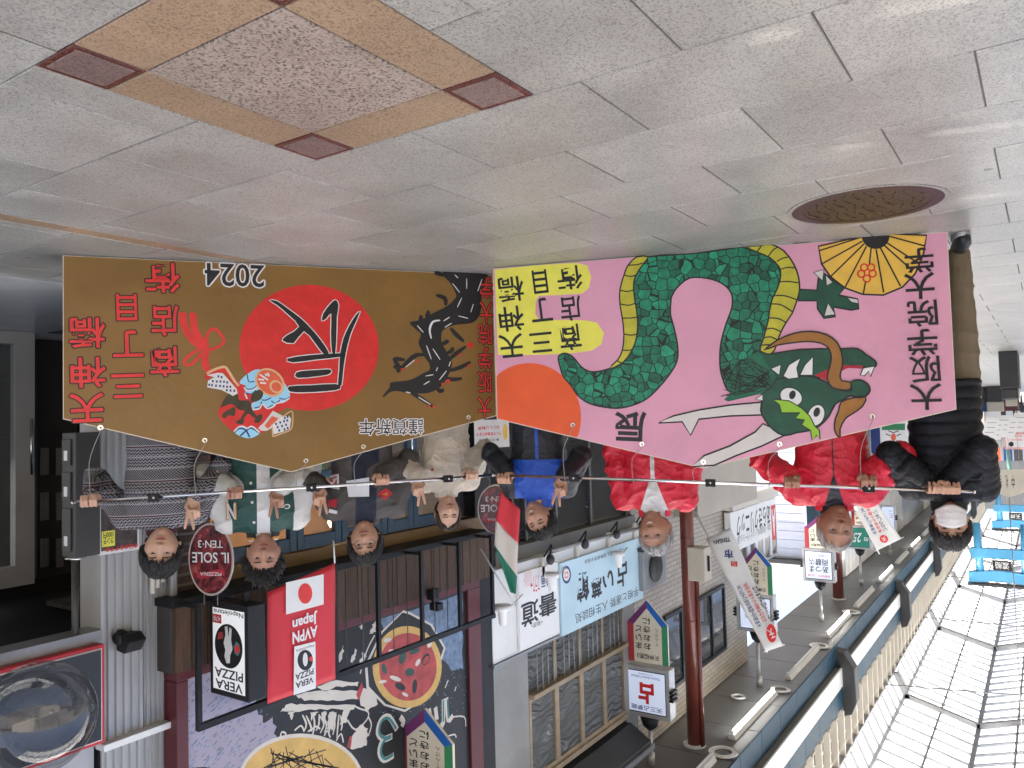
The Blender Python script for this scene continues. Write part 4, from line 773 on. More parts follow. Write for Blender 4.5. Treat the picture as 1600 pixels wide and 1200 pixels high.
mp('blue_sky', rough([(592, 968), (722, 926), (724, 1045), (705, 1048), (690, 1030), (680, 985), (640, 960), (600, 985)], 3), 'mural_blue', 1, 0, o=(0, 0), k=1.0)
fl = MB(); rs = random.Random(11)
for _ in range(330):
    x, y = rs.uniform(294, 420), rs.uniform(1045, 1199); 
    if x > 300+ (y-1030)*0.75+60 : continue
    u_, w_ = PM.px(x, y); l_ = rs.uniform(.01, .03); fl.add([PM.P3(u_, w_, .0011), PM.P3(u_+l_, w_+l_*.5, .0011), PM.P3(u_+l_*.9, w_+l_*.5+.007, .0011), PM.P3(u_-.003, w_+.007, .0011)], [(0, 1, 2, 3)])
for _ in range(160):
    x, y = rs.uniform(590, 740), rs.uniform(1040, 1120); u_, w_ = PM.px(x, y); l_ = rs.uniform(.006, .02); fl.add([PM.P3(u_, w_, .0011), PM.P3(u_+l_, w_-l_*.4, .0011), PM.P3(u_+l_, w_-l_*.4+.008, .0011), PM.P3(u_, w_+.008, .0011)], [(0, 1, 2, 3)])
o = fl.build('ink_flecks', 'mural_blue', mu); o['kind'] = 'stuff'; fl2 = o
mp('pizza_peel', [(920, 215), (960, 225), (1100, 300), (1185, 450), (1120, 640), (1010, 800), (930, 850), (800, 810), (690, 700), (680, 560), (780, 350)], 'mural_bone', 2); mp('pizza_peel_inner', [(915, 228), (960, 240), (1090, 310), (1172, 450), (1110, 640), (1000, 790), (930, 835), (810, 800), (705, 690), (695, 560), (790, 355)], 'mural_black', 3)
PM.ell('pizza_crust', 636, 1042, 54, 64, 'mural_crust', 4, par=mu); PM.ell('pizza_sauce', 637, 1042, 45, 53, 'mural_red', 5, par=mu)
for x, y, rx, ry, m_, lay in ((950, 380, 30, 20, 'mural_red', 6), (820, 400, 26, 14, 'mural_bone', 6), (915, 510, 22, 40, 'mural_green', 6), (990, 470, 35, 16, 'mural_green', 6), (870, 640, 38, 14, 'mural_bone', 6), (960, 600, 30, 26, 'mural_green', 6.2), (800, 580, 16, 34, 'mural_green', 6), (1060, 520, 22, 40, 'mural_black', 6), (1060, 525, 14, 30, 'mural_red', 6.4), (900, 690, 36, 22, 'mural_black', 6), (990, 690, 16, 46, 'mural_black', 6), (790, 660, 26, 10, 'mural_bone', 6.2), (1085, 420, 14, 30, 'mural_bone', 6), (850, 470, 24, 12, 'mural_bone', 6.2), (930, 740, 22, 10, 'mural_bone', 6.2), (1010, 540, 12, 26, 'mural_bone', 6.4)):
    PM.ell('topping', 400+x/4, 900+y/4, rx/4, ry/4, m_, lay, par=mu, n=14, rot=rs.uniform(-.8, .8))
for q in ([(380, 690), (500, 650), (640, 660), (640, 690), (520, 690), (420, 720)], [(250, 745), (400, 715), (640, 720), (640, 770), (480, 775), (300, 780)], [(150, 850), (200, 800), (330, 800), (620, 805), (600, 835), (400, 830), (230, 850)], [(200, 850), (240, 840), (220, 900)], [(340, 850), (390, 850), (340, 910)], [(410, 850), (440, 850), (420, 930)], [(460, 850), (500, 850), (480, 960), (440, 960)], [(545, 840), (590, 835), (560, 920), (520, 930)], [(660, 700), (730, 720), (760, 800), (700, 840), (650, 800)], [(600, 1000), (650, 930), (700, 950), (690, 1060), (600, 1085), (570, 1060)], [(510, 520), (545, 430), (550, 470), (520, 540)], [(590, 540), (620, 450), (625, 490), (600, 545)], [(640, 560), (670, 470), (690, 500), (655, 570)], [(720, 330), (745, 280), (748, 350), (710, 362)], [(640, 320), (665, 300), (665, 335)]):
    mp('brush_mark', rough(q), 'mural_bone', 4.4)
mp('neckerchief', [(625, 740), (660, 660), (670, 700), (640, 780)], 'mural_red', 5); mp('strap', [(565, 1070), (585, 1000), (600, 1000), (590, 1075)], 'mural_red', 5)
hat = [[(300+rs.uniform(-15, 15)+k*26, 870+rs.uniform(-8, 8)), (310+k*26+rs.uniform(-10, 10), 930+rs.uniform(-10, 20)), (296+k*26, 985+rs.uniform(-20, 30))] for k in range(10)]
PM.strokes('ink_line', hat, 0.018, 'mural_bone', 4.9, par=mu, taper=True, **G3)
PM.strokes('ink_line', [[(560, 880), (600, 815), (650, 830), (700, 850), (690, 900), (620, 960), (570, 900)], [(150, 1010), (160, 975), (185, 985), (175, 1010)], [(240, 965), (280, 935), (300, 970)], [(340, 970), (370, 940), (400, 955)], [(425, 1000), (445, 965), (462, 1010)], [(500, 1030), (530, 985), (545, 1040)], [(700, 1000), (720, 930), (700, 880)], [(1230, 880), (1300, 880), (1310, 940)], [(1200, 1000), (1240, 990), (1250, 1010)], [(1180, 700), (1200, 650)], [(1240, 720), (1250, 690)], [(650, 610), (690, 470), (740, 370)]], 0.014, 'mural_bone', 5.0, par=mu, **G3)
PM.ell('dough', 470, 1222, 98, 76, 'mural_bone', 3, par=mu); PM.ell('dough', 470, 1224, 94, 72, 'mural_crust', 4, par=mu)
PM.strokes('crease', [[(470+rs.uniform(-60, 60), 1200), (470+rs.uniform(-50, 50), 1165+rs.uniform(0, 20))] for _ in range(22)], 0.008, 'mural_black', 5, par=mu, smooth=0, stuff=True)
PM.strokes('script', [[(880, 960), (830, 880), (780, 900), (760, 980), (800, 1020), (850, 1000)], [(850, 1000), (790, 1030), (770, 1100), (800, 1150), (860, 1120)], [(900, 880), (920, 910), (910, 940)], [(1080, 830), (1090, 900)], [(1120, 820), (1130, 900)], [(1170, 770), (1170, 920), (1150, 930)], [(1190, 760), (1200, 900), (1230, 870)]], 0.05, 'mural_bone', 4.6, par=mu, **G3)
PM.strokes('script_fill', [[(875, 955), (830, 890), (785, 905), (768, 975), (800, 1012), (845, 998)], [(845, 1005), (795, 1035), (778, 1100), (805, 1142), (855, 1115)], [(1170, 775), (1170, 910)], [(1195, 770), (1202, 890)]], 0.026, 'mural_teal', 5.2, par=mu, **G3)
# black rail frame in front of the planks
rf = thing('rail_frame', 'black steel rail frame standing off the plank canopy of the pizzeria', 'rail', (-5, 4.6, 2.1)); RY = 4.58; zr = CH+0.418*RY
xr0, xr1 = XY(772, RY, 960), XY(308, RY, 1140)
box('top_bar', (xr0, RY-0.02, zr-0.02), (xr1, RY+0.02, zr+0.02), 'black_metal', rf)
for x, y in ((310, 1040), (524, 980), (592, 1000), (660, 985), (719, 965), (770, 950)):
    X = XY(x, RY, y); box('upright', (X-0.016, RY-0.015, zc0-0.05), (X+0.016, RY+0.015, zr-0.02), 'black_metal', rf); box('stay', (X-0.012, RY+0.016, zc0-0.04), (X+0.012, CY-0.021, zc0-0.015), 'black_metal', rf)
for x in (541, 567, 615, 637, 680, 700): X = XY(x, RY, 980); tube('wire', [(X, RY, zc0-0.03), (X, RY, zr)], 0.004, 'dark_grey', rf, 6)
sp2 = thing('spotlight', 'small black spotlight on the plank canopy beside the painted pizza', 'lamp', (-6.3, 4.7, 2.6)); c = onY(680, 950, 4.66)
box('housing', (c[0]-0.05, 4.6, c[2]-0.05), (c[0]+0.04, 4.7, c[2]+0.02), 'black_metal', sp2, 0.012); box('arm', (c[0]-0.01, 4.66, c[2]-0.12), (c[0]+0.02, 4.69, c[2]-0.051), 'black_metal', sp2, 0.004); box('back_box', (c[0]-0.09, 4.68, c[2]-0.16), (c[0]-0.0, 4.76, c[2]-0.06), 'black_metal', sp2, 0.01)

# ---- fortune teller's building
ft = thing('fortune_shop', 'grey two storey shop with louvred shutter, white sign box and patterned glass windows', 'shop front', (-8.5, 5.0, 0))
mat('louvre', (0.11, 0.113, 0.113), 0.4, 0.08, 3, metal=0.4, dirt=0.2); mat('render_grey', (0.30, 0.30, 0.295), 0.75, 0.12, 1.5, dirt=0.35, bump=0.15, bscale=20); mat('olive_beam', (0.17, 0.165, 0.145), 0.6, 0.1, 3, dirt=0.2); mat('wood_frame', (0.33, 0.25, 0.16), 0.55, 0.15, 8)
xf0, xf1 = -10.35, -6.9
zb0, zb1 = ZY(812, 852, 4.95), ZY(812, 880, 4.95)
lv = MB(); z = 0.05
while z < zb0-0.03: lv.add([(xf0, 5.1, z), (xf1, 5.1, z), (xf1, 5.06, z+0.046), (xf0, 5.06, z+0.046), (xf0, 5.11, z+0.05), (xf1, 5.11, z+0.05)], [(0, 1, 2, 3), (3, 2, 5, 4)]); z += 0.05
o = lv.build('louvre_slats', 'louvre', ft); o['kind'] = 'stuff'; box('backing', (xf0, 5.12, 0), (xf1, 5.2, 5.68), 'render_grey', ft)
for X in (XY(820, 5.05, 800), XY(922, 5.05, 800), xf1-0.05, xf0+.05, XY(868, 5.05, 800)): box('mullion', (X-0.025, 5.03, 0), (X+0.025, 5.12, zb0), 'louvre', ft)
box('lintel', (xf0, 4.93, zb0), (xf1, 5.12, zb1), 'olive_beam', ft, 0.005)
FB = 4.80; zf0, zf1 = ZY(812, 878, FB)+0.02, ZY(775, 1040, FB); xw1 = XY(773, FB, 960); xw0 = XY(1005, FB, 880)
box('sign_box', (xw0, FB+0.03, zf0), (xw1, 5.1, zf1), 'white_paint', ft, 0.01); box('sign_box_sill', (xw0, FB+0.01, zf1+0.001), (xw1+0.02, 5.1, zf1+0.03), 'grey_metal', ft)
xp = XY(832, 4.93, 1120); box('pillar', (xp, 4.97, zf1+0.03), (xw1, 5.12, 5.68), 'render_grey', ft, 0.01); box('pillar', (xw0, 4.97, zf1+0.03), (XY(978, 4.93, 960), 5.12, 5.68), 'render_grey', ft, 0.01)
wx1, wx0 = xp-0.003, XY(978, 4.93, 960)+0.003; wz0, wz1 = zf1+0.032, zf1+1.55
m = bpy.data.materials.new('pattern_glass'); m.use_nodes = True; n = m.node_tree; b = n.nodes['Principled BSDF']; b.inputs['Base Color'].default_value = (0.16, 0.17, 0.17, 1); b.inputs['Roughness'].default_value = 0.12
tc = n.nodes.new('ShaderNodeTexCoord'); wv = n.nodes.new('ShaderNodeTexWave'); wv.wave_type = 'RINGS'; wv.inputs['Scale'].default_value = 3.2; wv.inputs['Distortion'].default_value = 9; wv.inputs['Detail'].default_value = 1.0; n.links.new(tc.outputs['Object'], wv.inputs[0]); bp = n.nodes.new('ShaderNodeBump'); bp.inputs['Strength'].default_value = 0.9; bp.inputs['Distance'].default_value = 0.04; n.links.new(wv.outputs[0], bp.inputs['Height']); n.links.new(bp.outputs[0], b.inputs['Normal']); MATS['pattern_glass'] = m
nwin = 4; ww = (wx1-wx0)/nwin; zt = wz0+0.55
box('window_sill', (wx0, 4.90, zt), (wx1, 5.1, zt+0.05), 'wood_frame', ft, 0.006); box('window_head', (wx0, 4.94, wz1), (wx1, 5.1, wz1+0.06), 'wood_frame', ft)
for k in range(nwin):
    a, b = wx0+k*ww, wx0+(k+1)*ww; f = MB(); f.box((a, 4.97, zt+0.051), (a+0.045, 5.03, wz1)).box((b-0.045, 4.97, zt+0.051), (b, 5.03, wz1)).box((a+.046, 4.972, zt+0.051), (b-.046, 5.028, zt+0.10)).box((a+.046, 4.972, wz1-0.05), (b-.046, 5.028, wz1)); fw = f.build('window', 'wood_frame', ft); box('pane', (a+.046, 4.995, zt+0.10), (b-.046, 5.003, wz1-0.05), 'pattern_glass', fw)
    lp_ = box('lower_pane', (a+0.03, 5.0, wz0), (b-0.03, 5.01, zt-0.002), 'pattern_glass', ft); box('lower_mullion', (a-0.028, 4.98, wz0), (a+0.028, 5.03, zt-0.002), 'wood_frame', ft)
    for j in range(1, 5): tube('guard_bar', [(a+j*ww/5, 4.93, wz0), (a+j*ww/5, 4.93, zt)], 0.007, 'grey_metal', ft, 6)
MB().prism([(wx0, 4.90, wz1+0.12), (wx0, 4.62, wz1+0.30), (wx0, 4.60, wz1+0.38), (wx0, 5.1, wz1+0.5), (wx0, 5.1, wz1+0.12)], (wx1-wx0+0.1, 0, 0)).build('eave', 'dark_grey', ft); box('upper_wall', (wx0, 4.99, wz1+0.51), (wx1, 5.11, 5.68), 'render_grey', ft)
box('eave_gutter', (wx0-0.02, 4.57, wz1+0.33), (wx1+0.12, 4.598, wz1+0.40), 'grey_metal', ft)
mb2 = thing('meter_box', 'small bank of cream insulators beside the patterned windows', 'electrical box', (wx1, 4.9, wz1))
for k in range(3): tube('insulator', [(wx1+0.06+k*0.05, 4.93, wz1-0.05), (wx1+0.06+k*0.05, 4.93, wz1+0.12)], 0.018, 'beige_box', mb2, 10)
tube('cable', [(wx1+0.11, 4.93, wz1+.12), (wx1+0.14, 4.92, wz1+.4), (wx1+.16, 4.93, 5.6)], 0.008, 'black_metal', mb2, 6)
# lamp arms
pipe = thing('lamp_rail', 'grey pipe rail along the white sign box carrying swan neck brackets', 'rail', (-8.5, 4.7, zf0+.1)); zp = zf0+0.12
tube('pipe', [(XY(862, 4.7, 860), 4.7, ZY(862, 860, 4.7)), (XY(1002, 4.7, 822), 4.7, ZY(862, 860, 4.7)+0.05)], 0.022, 'grey_metal', pipe, 10)
for i, (x, y) in enumerate(((857, 868), (911, 845), (960, 830), (1000, 815))):
    c = onY(x, y, 4.72); br = thing('lamp_bracket', ['swan neck lamp bracket above the calligraphy sign', 'swan neck lamp bracket above the crest of the pale blue sign', 'swan neck lamp bracket above the middle of the pale blue sign', 'swan neck lamp bracket at the far end of the white sign box'][i], 'lamp', tuple(c), 0, 'swan neck brackets on the white sign box')
    tube('neck', [tuple(q) for q in crom([c+np.array([0, 0.06, 0.02]), c+np.array([0, -0.02, -0.09]), c+np.array([0.03, -0.06, -0.12]), c+np.array([0.06, -0.06, -0.02])], False, 5)], 0.011, 'black_metal', br)
    MB().sphere(c+np.array([0.06, -0.06, 0.03]), 0.05, 12, 8, (1, 1, 1.2)).build('lamp_head', 'dark_grey', br, smooth=True); box('mount', (c[0]-0.03, FB-0.01, c[2]+0.02), (c[0]+0.03, FB+0.028, c[2]+0.24), 'cream_fin', br, 0.003)
for i, (x, y) in enumerate(((862, 895), (966, 862), (785, 945))):
    c = onY(x, y, 4.66); fl_ = thing('floodlight', ['white floodlight on a stay above the calligraphy sign', 'white floodlight on a stay over the pale blue sign', 'cream floodlight at the near end of the white sign box'][i], 'lamp', tuple(c), 0, 'white floodlights by the sign box')
    tube('body', [c, c+np.array([0, 0, 0.05]), c+np.array([0, 0, 0.06]), c+np.array([0, 0, 0.2])], [0.085, 0.085, 0.05, 0.04], 'white_paint', fl_, 16); tube('stay', [c+np.array([0, 0, .1]), c+np.array([-0.6, 0.14, 0.02])], 0.008, 'cream_fin', fl_, 6)
# signs on the box
sA = thing('shop_sign', 'white calligraphy class signboard with black and red lettering', 'sign', (-7.5, FB, zf0)); xA1, xA0 = XY(812, FB-0.01, 960), XY(873, FB-0.01, 930)
box('panel', (xA0, FB-0.01, zf0+0.10), (xA1, FB+0.028, zf1-0.03), 'sign_white', sA, 0.004); PA = Pan((xA0, FB-0.0105, 0), (1, 0, 0), sA)
PA.tpx('書', 856, 945, 26, 34, 'ink', 1, off=0.02); PA.tpx('道', 828, 958, 26, 36, 'ink', 1, off=0.02); PA.tpx('絵画', 853, 907, 14, 20, 'paint_navy', 1, off=0.01); PA.tpx('フラワー', 836, 912, 14, 26, 'paint_letter_red', 1); PA.tpx('アレンジメント', 825, 905, 12, 26, 'paint_letter_red', 1); PA.tpx('<毎週>', 839, 975, 18, 8, 'ink', 1)
mat('sky_sign', (0.50, 0.68, 0.76), 0.4, 0.12, 1.5)
sB = thing('shop_sign', 'pale blue fortune telling signboard with a round crest', 'sign', (-9.1, FB, zf0)); xB1, xB0 = XY(876, FB-0.02, 930), XY(1003, FB-0.02, 880); zB0, zB1 = ZY(876, 880, FB-.02), ZY(876, 996, FB-.02)
box('panel', (xB0, FB-0.025, zB0), (xB1, FB+0.0275, zB1), 'sky_sign', sB, 0.004); PBs = Pan((xB0, FB-0.0255, 0), (1, 0, 0), sB)
for ch, x, y, wx, hy in (('占', 972, 898, 15, 36), ('い', 950, 905, 16, 24), ('夢', 932, 914, 15, 38), ('館', 911, 917, 18, 44)): PBs.tpx(ch, x, y, wx, hy, 'ink', 1, off=0.028)
PBs.text('手相と運勢', 0.58, zB1-0.13, 0.85, 0.12, 'ink', 1); PBs.text('人生相談処', 1.5, zB1-0.13, 0.85, 0.12, 'ink', 1); PBs.text('一般社団法人 国際易学士協会', 1.1, zB0+0.08, 1.1, 0.05, 'ink', 1)
PBs.ell('crest', 885, 898, 7, 14, 'paint_navy', 1, n=20); PBs.ell('crest_ring', 885, 898, 5, 10, 'paint_white', 1.5, n=20); PBs.tpx('ロ', 885, 898, 5, 9, 'paint_letter_red', 2, off=.02)
ac = thing('air_conditioner', 'grey outdoor air conditioner unit at the end of the sign box', 'air conditioner', (-10.8, 4.9, 2.7)); a = onY(1006, 925, 4.7); b = onY(1040, 850, 4.7)
box('case', (b[0], 4.7, b[2]), (a[0]-.02, 4.98, a[2]), 'grey_metal', ac, 0.01); tube('fan_guard', [((a[0]+b[0])/2, 4.697, (a[2]+b[2])/2), ((a[0]+b[0])/2, 4.67, (a[2]+b[2])/2)], 0.2, 'dark_grey', ac, 20); box('bracket', (b[0], 4.72, b[2]-.05), (a[0], 4.97, b[2]-.004), 'dark_grey', ac)

# ---- beige tiled building and clinic
m = bpy.data.materials.new('small_tiles'); m.use_nodes = True; n = m.node_tree; L = n.links; b = n.nodes['Principled BSDF']; b.inputs['Roughness'].default_value = 0.45
tc = n.nodes.new('ShaderNodeTexCoord'); mp_ = n.nodes.new('ShaderNodeMapping'); mp_.inputs['Rotation'].default_value = (R(90), 0, 0); L.new(tc.outputs['Object'], mp_.inputs[0])
bk = n.nodes.new('ShaderNodeTexBrick'); bk.inputs['Scale'].default_value = 1.0; bk.inputs['Brick Width'].default_value = 0.23; bk.inputs['Row Height'].default_value = 0.075; bk.inputs['Mortar Size'].default_value = 0.006; bk.inputs['Color1'].default_value = (0.36, 0.31, 0.25, 1); bk.inputs['Color2'].default_value = (0.44, 0.385, 0.31, 1); bk.inputs['Mortar'].default_value = (0.17, 0.155, 0.14, 1); L.new(mp_.outputs[0], bk.inputs[0]); L.new(bk.outputs[0], b.inputs['Base Color']); bp = n.nodes.new('ShaderNodeBump'); bp.inputs['Strength'].default_value = 0.5; bp.inputs['Distance'].default_value = 0.01; bp.invert = True; L.new(bk.outputs['Fac'], bp.inputs['Height']); L.new(bp.outputs[0], b.inputs['Normal']); MATS['small_tiles'] = m
cl = thing('clinic_building', 'beige tiled building with dark aluminium windows and a clinic sign', 'building', (-13, 5, 0)); xc_ = XY(1166, 5.0, 960)
box('wall', (xc_, 5.0, 0), (xf0-0.01, 8.5, 5.68), 'small_tiles', cl)
a = onY(1085, 1000, 4.97); b = onY(1133, 920, 4.97); zW0, zW1 = ZY(1100, 935, 4.97), ZY(1100, 1035, 4.97)
fr = MB(); xw_a, xw_b = XY(1133, 4.97, 960), XY(1040, 4.97, 1000)
for k in range(5): X = xw_a+(xw_b-xw_a)*k/4; fr.box((X-0.03, 4.96, zW0), (X+0.03, 5.02, zW1))
fr.box((xw_a, 4.955, zW0-0.06), (xw_b, 5.02, zW0)).box((xw_a, 4.955, zW1), (xw_b, 5.02, zW1+0.06)); wn = fr.build('window', 'black_metal', cl); box('pane', (xw_a, 4.985, zW0), (xw_b, 4.992, zW1), 'glass_dark', wn)
mat('beige_panel', (0.44, 0.40, 0.33), 0.6, 0.06, 2); a = onY(1105, 800, 4.94); b = onY(1152, 745, 4.94); box('entrance_canopy', (xc_+0.3, 4.6, 1.5), (XY(1090, 4.6, 790), 4.998, ZY(1120, 800, 4.6)), 'beige_panel', cl, 0.01)
box('shutter_recess', (xc_+0.02, 4.97, 0.1), (-13.2, 4.998, 1.7), 'dark_grey', cl)
cs = thing('clinic_sign', 'white clinic signboard with a red logo and dark lettering', 'sign', (-15, 4.8, 3)); CSY = 4.85; xs1, xs0 = XY(1142, CSY, 830), XY(1214, CSY, 810); zs0, zs1 = ZY(1180, 788, CSY), ZY(1180, 848, CSY)
box('panel', (xs0, CSY, zs0), (xs1, CSY+0.12, zs1), 'sign_white', cs, 0.01); box('ledge', (xs0, CSY-.05, zs0-0.2), (xs1, CSY+0.14, zs0-.03), 'cream_fin', cs); PC = Pan((xs0, CSY-.0005, 0), (1, 0, 0), cs); wl = xs1-xs0
PC.text('あらきクリニック', wl*0.53, zs0+(zs1-zs0)*0.42, wl*0.72, 0.42, 'ink', 1, off=0.015); PC.text('内科・消化器内科・リハビリテーション科', wl*0.53, zs0+(zs1-zs0)*0.75, wl*0.72, 0.15, 'dark_grey', 1); PC.poly('logo', [(wl*0.03, zs0+.14), (wl*.14, zs0+.14), (wl*.14, zs0+.86), (wl*.03, zs0+.86)], 'sign_red', 1); PC.text('A', wl*0.085, zs0+.5, wl*.07, .5, 'sign_white', 2, off=.04)
for k in range(6): box('support_frame', (xs0+wl*k/6, CSY+.02, zs1+.002), (xs0+wl*k/6+.08, CSY+.1, zs1+.42), 'grey_metal', cs)
box('support_rail', (xs0, CSY+.01, zs1+.422), (xs1, CSY+.11, zs1+.47), 'grey_metal', cs)

# ---- side street and the siding house beyond it
mat('siding', (0.62, 0.67, 0.78), 0.5, 0.05, 2, dirt=0.1); XS = XY(1262, 4.99, 850)
sh_ = thing('siding_house', 'white house with horizontal siding on the far side of the side street', 'building', (XS, 6, 0))
box('core', (XS-4, 5.03, 0), (XS-0.03, 9.0, 4.55), 'siding', sh_)
me = MB().box((0, 0, 0), (0.026, 4.0, 0.208)).mesh('siding_board'); me.materials.append(MATS['siding'])
for k in range(21): o = bpy.data.objects.new('siding_board', me); COL.objects.link(o); o.parent = sh_; o.location = Vector((XS-0.028, 5.03, 0.02+k*0.214))-MW[sh_.name].translation; o.rotation_euler = (0, R(-2.2), 0)
box('corner_board', (XS-0.03, 4.99, 0), (XS+0.02, 5.028, 4.55), 'siding', sh_); box('eave', (XS-4.1, 4.98, 4.56), (XS+0.15, 9.1, 4.66), 'dark_grey', sh_)
box('front_wall', (XS-4, 4.99, 0), (XS-0.031, 5.028, 4.55), 'teal_panel', sh_)
# ---- plain shop fronts farther along
xcur = XS-4.05
far = [('white shuttered shop front with ribbed siding beyond the second red column', 'white_paint', 5.0), ('beige shop front halfway down the arcade with dark glazing', 'beige_panel', 6.0), ('pale grey shop front toward the far end of the arcade', 'ceiling_grey', 6.5), ('cream shop front near the far end of the arcade', 'cream_fin', 7.0), ('last white shop front at the far end of the arcade', 'white_paint', 9.0)]
for lab, mt, wd in far:
    t = thing('shop_building', lab, 'building', (xcur-wd/2, 5, 0), 0, 'shop fronts farther down the arcade')
    box('wall', (xcur-wd+.02, 5.0, 0), (xcur, 8, 5.68), mt, t)
    box('fascia', (xcur-wd+.1, 4.8, 2.6), (xcur-.1, 4.998, 3.4), random.choice(['sign_white', 'paint_green', 'beige_panel']), t, 0.02); box('shop_window', (xcur-wd+.3, 4.96, .1), (xcur-.3, 4.998, 2.5), 'glass_dark', t)
    for k in range(int(wd/0.5)): box('cladding_strip', (xcur-wd+.06+k*.5, 4.97, 3.45), (xcur-wd+.5+k*.5, 4.998, 5.67), mt, t)
    xcur -= wd

# ---- red columns
def column(X, Y, r_, lab):
    t = thing('steel_column', lab, 'column', (X, Y, 0), 0, 'red brown columns holding the canopy')
    tube('shaft', [(X, Y, 0), (X, Y, CZ-0.001)], r_, 'red_column', t, 28)
    for z in (0.02, 1.6, 2.7, 3.15, 3.9): tube('joint_ring', [(X, Y, z), (X, Y, z+0.02)], r_+0.004, 'red_column', t, 28)
    disc(X, Y, r_, r_+0.06, CZ-0.03, CZ-0.004).build('collar', 'white_paint', t)
column(-11.05, 4.44, 0.10, 'near red brown steel column beside the beige switch box'); column(-21.4, 4.6, 0.13, 'far red brown steel column behind the fruit shop light box')
eb = thing('switch_box', 'beige metal switch box with a black handle fixed to the near red column', 'electrical box', (-11.0, 4.3, 3)); c = onX(1082, 905, -11.05)
a = onX(1074, 855, -10.95); b = onX(1103, 908, -10.95)
zz0, zz1 = onX(1088, 856, -10.95)[2], onX(1088, 908, -10.95)[2]
box('case', (-11.2, b[1], zz0), (-10.93, a[1], zz1), 'beige_box', eb, 0.012); box('handle', (-11.08, b[1]-.025, zz0+.12), (-11.03, b[1]-.001, zz0+.34), 'black_metal', eb, 0.006)
tube('conduit', [(-11.06, (a[1]+b[1])/2+.05, zz1), (-11.06, (a[1]+b[1])/2+.05, CZ)], 0.035, 'red_column', eb)

# ================================================================ hanging signs
mat('lit_face', (0.72, 0.80, 1.0), 0.3, 0.02, 2, emit=0.1); mat('lit_green', (0.012, 0.10, 0.07), 0.3, 0.02, 2, emit=0.4); mat('box_grey', (0.50, 0.50, 0.50), 0.35, 0.05, 4, metal=0.4)
mat('pent_red', (0.38, 0.035, 0.045), 0.5, 0.06, 5); mat('pent_purple', (0.16, 0.03, 0.13), 0.5, 0.06, 5); mat('pent_blue', (0.012, 0.11, 0.42), 0.5, 0.06, 5); mat('pent_green', (0.04, 0.25, 0.11), 0.5, 0.06, 5); mat('pent_cream', (0.72, 0.66, 0.52), 0.5, 0.10, 3); mat('text_brown', (0.20, 0.08, 0.02), 0.5, 0.05, 5); mat('text_navy', (0.03, 0.06, 0.2), 0.5, .05, 5)
def light_box(X, px, content, label, face='lit_face', pole_y=None, box_=True):
    P0 = Pan((X, 0, 0), (0, 1, 0), None); x0, x1, y0, y1 = px; xm, ym = (x0+x1)/2, (y0+y1)/2
    ya, yb = P0.px(x1, ym)[0], P0.px(x0, ym)[0]; za, zb = P0.px(xm, y0)[1], P0.px(xm, y1)[1]; w_, h = yb-ya, zb-za
    t = thing('light_box_sign', label, 'sign', (X, (ya+yb)/2, za), 0, 'light box signs hanging from the canopy')
    c = box('case', (X-0.20, ya, za), (X-0.012, yb, zb), 'box_grey', t, 0.012)
    f = 0.075*w_; fr = MB().box((X-0.0115, ya, za), (X, ya+f, zb)).box((X-0.0115, yb-f, za), (X, yb, zb)).box((X-0.011, ya+f, za), (X-.0005, yb-f, za+f)).box((X-0.011, ya+f, zb-f), (X-.0005, yb-f, zb)).build('frame', 'box_grey', t)
    box('face_border', (X-0.0105, ya+f, za+f), (X-0.006, yb-f, zb-f), 'ink', t); fb = f*1.28; box('lit_face', (X-0.0055, ya+fb, za+fb), (X-0.003, yb-fb, zb-fb), face, t)
    P = Pan((X-0.0025, ya, za), (0, 1, 0), t); content(P, w_, h)
    for sy, yy in ((-1, ya), (1, yb)):
        for k in range(3): box('clip', (X-0.15, yy-(0.055 if sy < 0 else -0.001), za+h*0.40+k*0.055), (X+0.02, yy+(0.055 if sy > 0 else -0.001), za+h*0.40+k*0.055+0.032), 'black_metal', t, 0.004)
    ym_ = (ya+yb)/2; tube('hanger', [(X-0.1, ym_, zb), (X-0.1, ym_, zb+0.14), (X-0.1, ym_, zb+0.2)], [0.14, 0.10, 0.03], 'black_metal', t, 16); tube('pole', [(X-0.1, ym_, zb+.2), (X-0.1, ym_, CZ)], 0.028, 'box_grey', t, 12); tube('pole_collar', [(X-0.1, ym_, CZ-.16), (X-.1, ym_, CZ-.001)], 0.05, 'box_grey', t, 14)
    return t
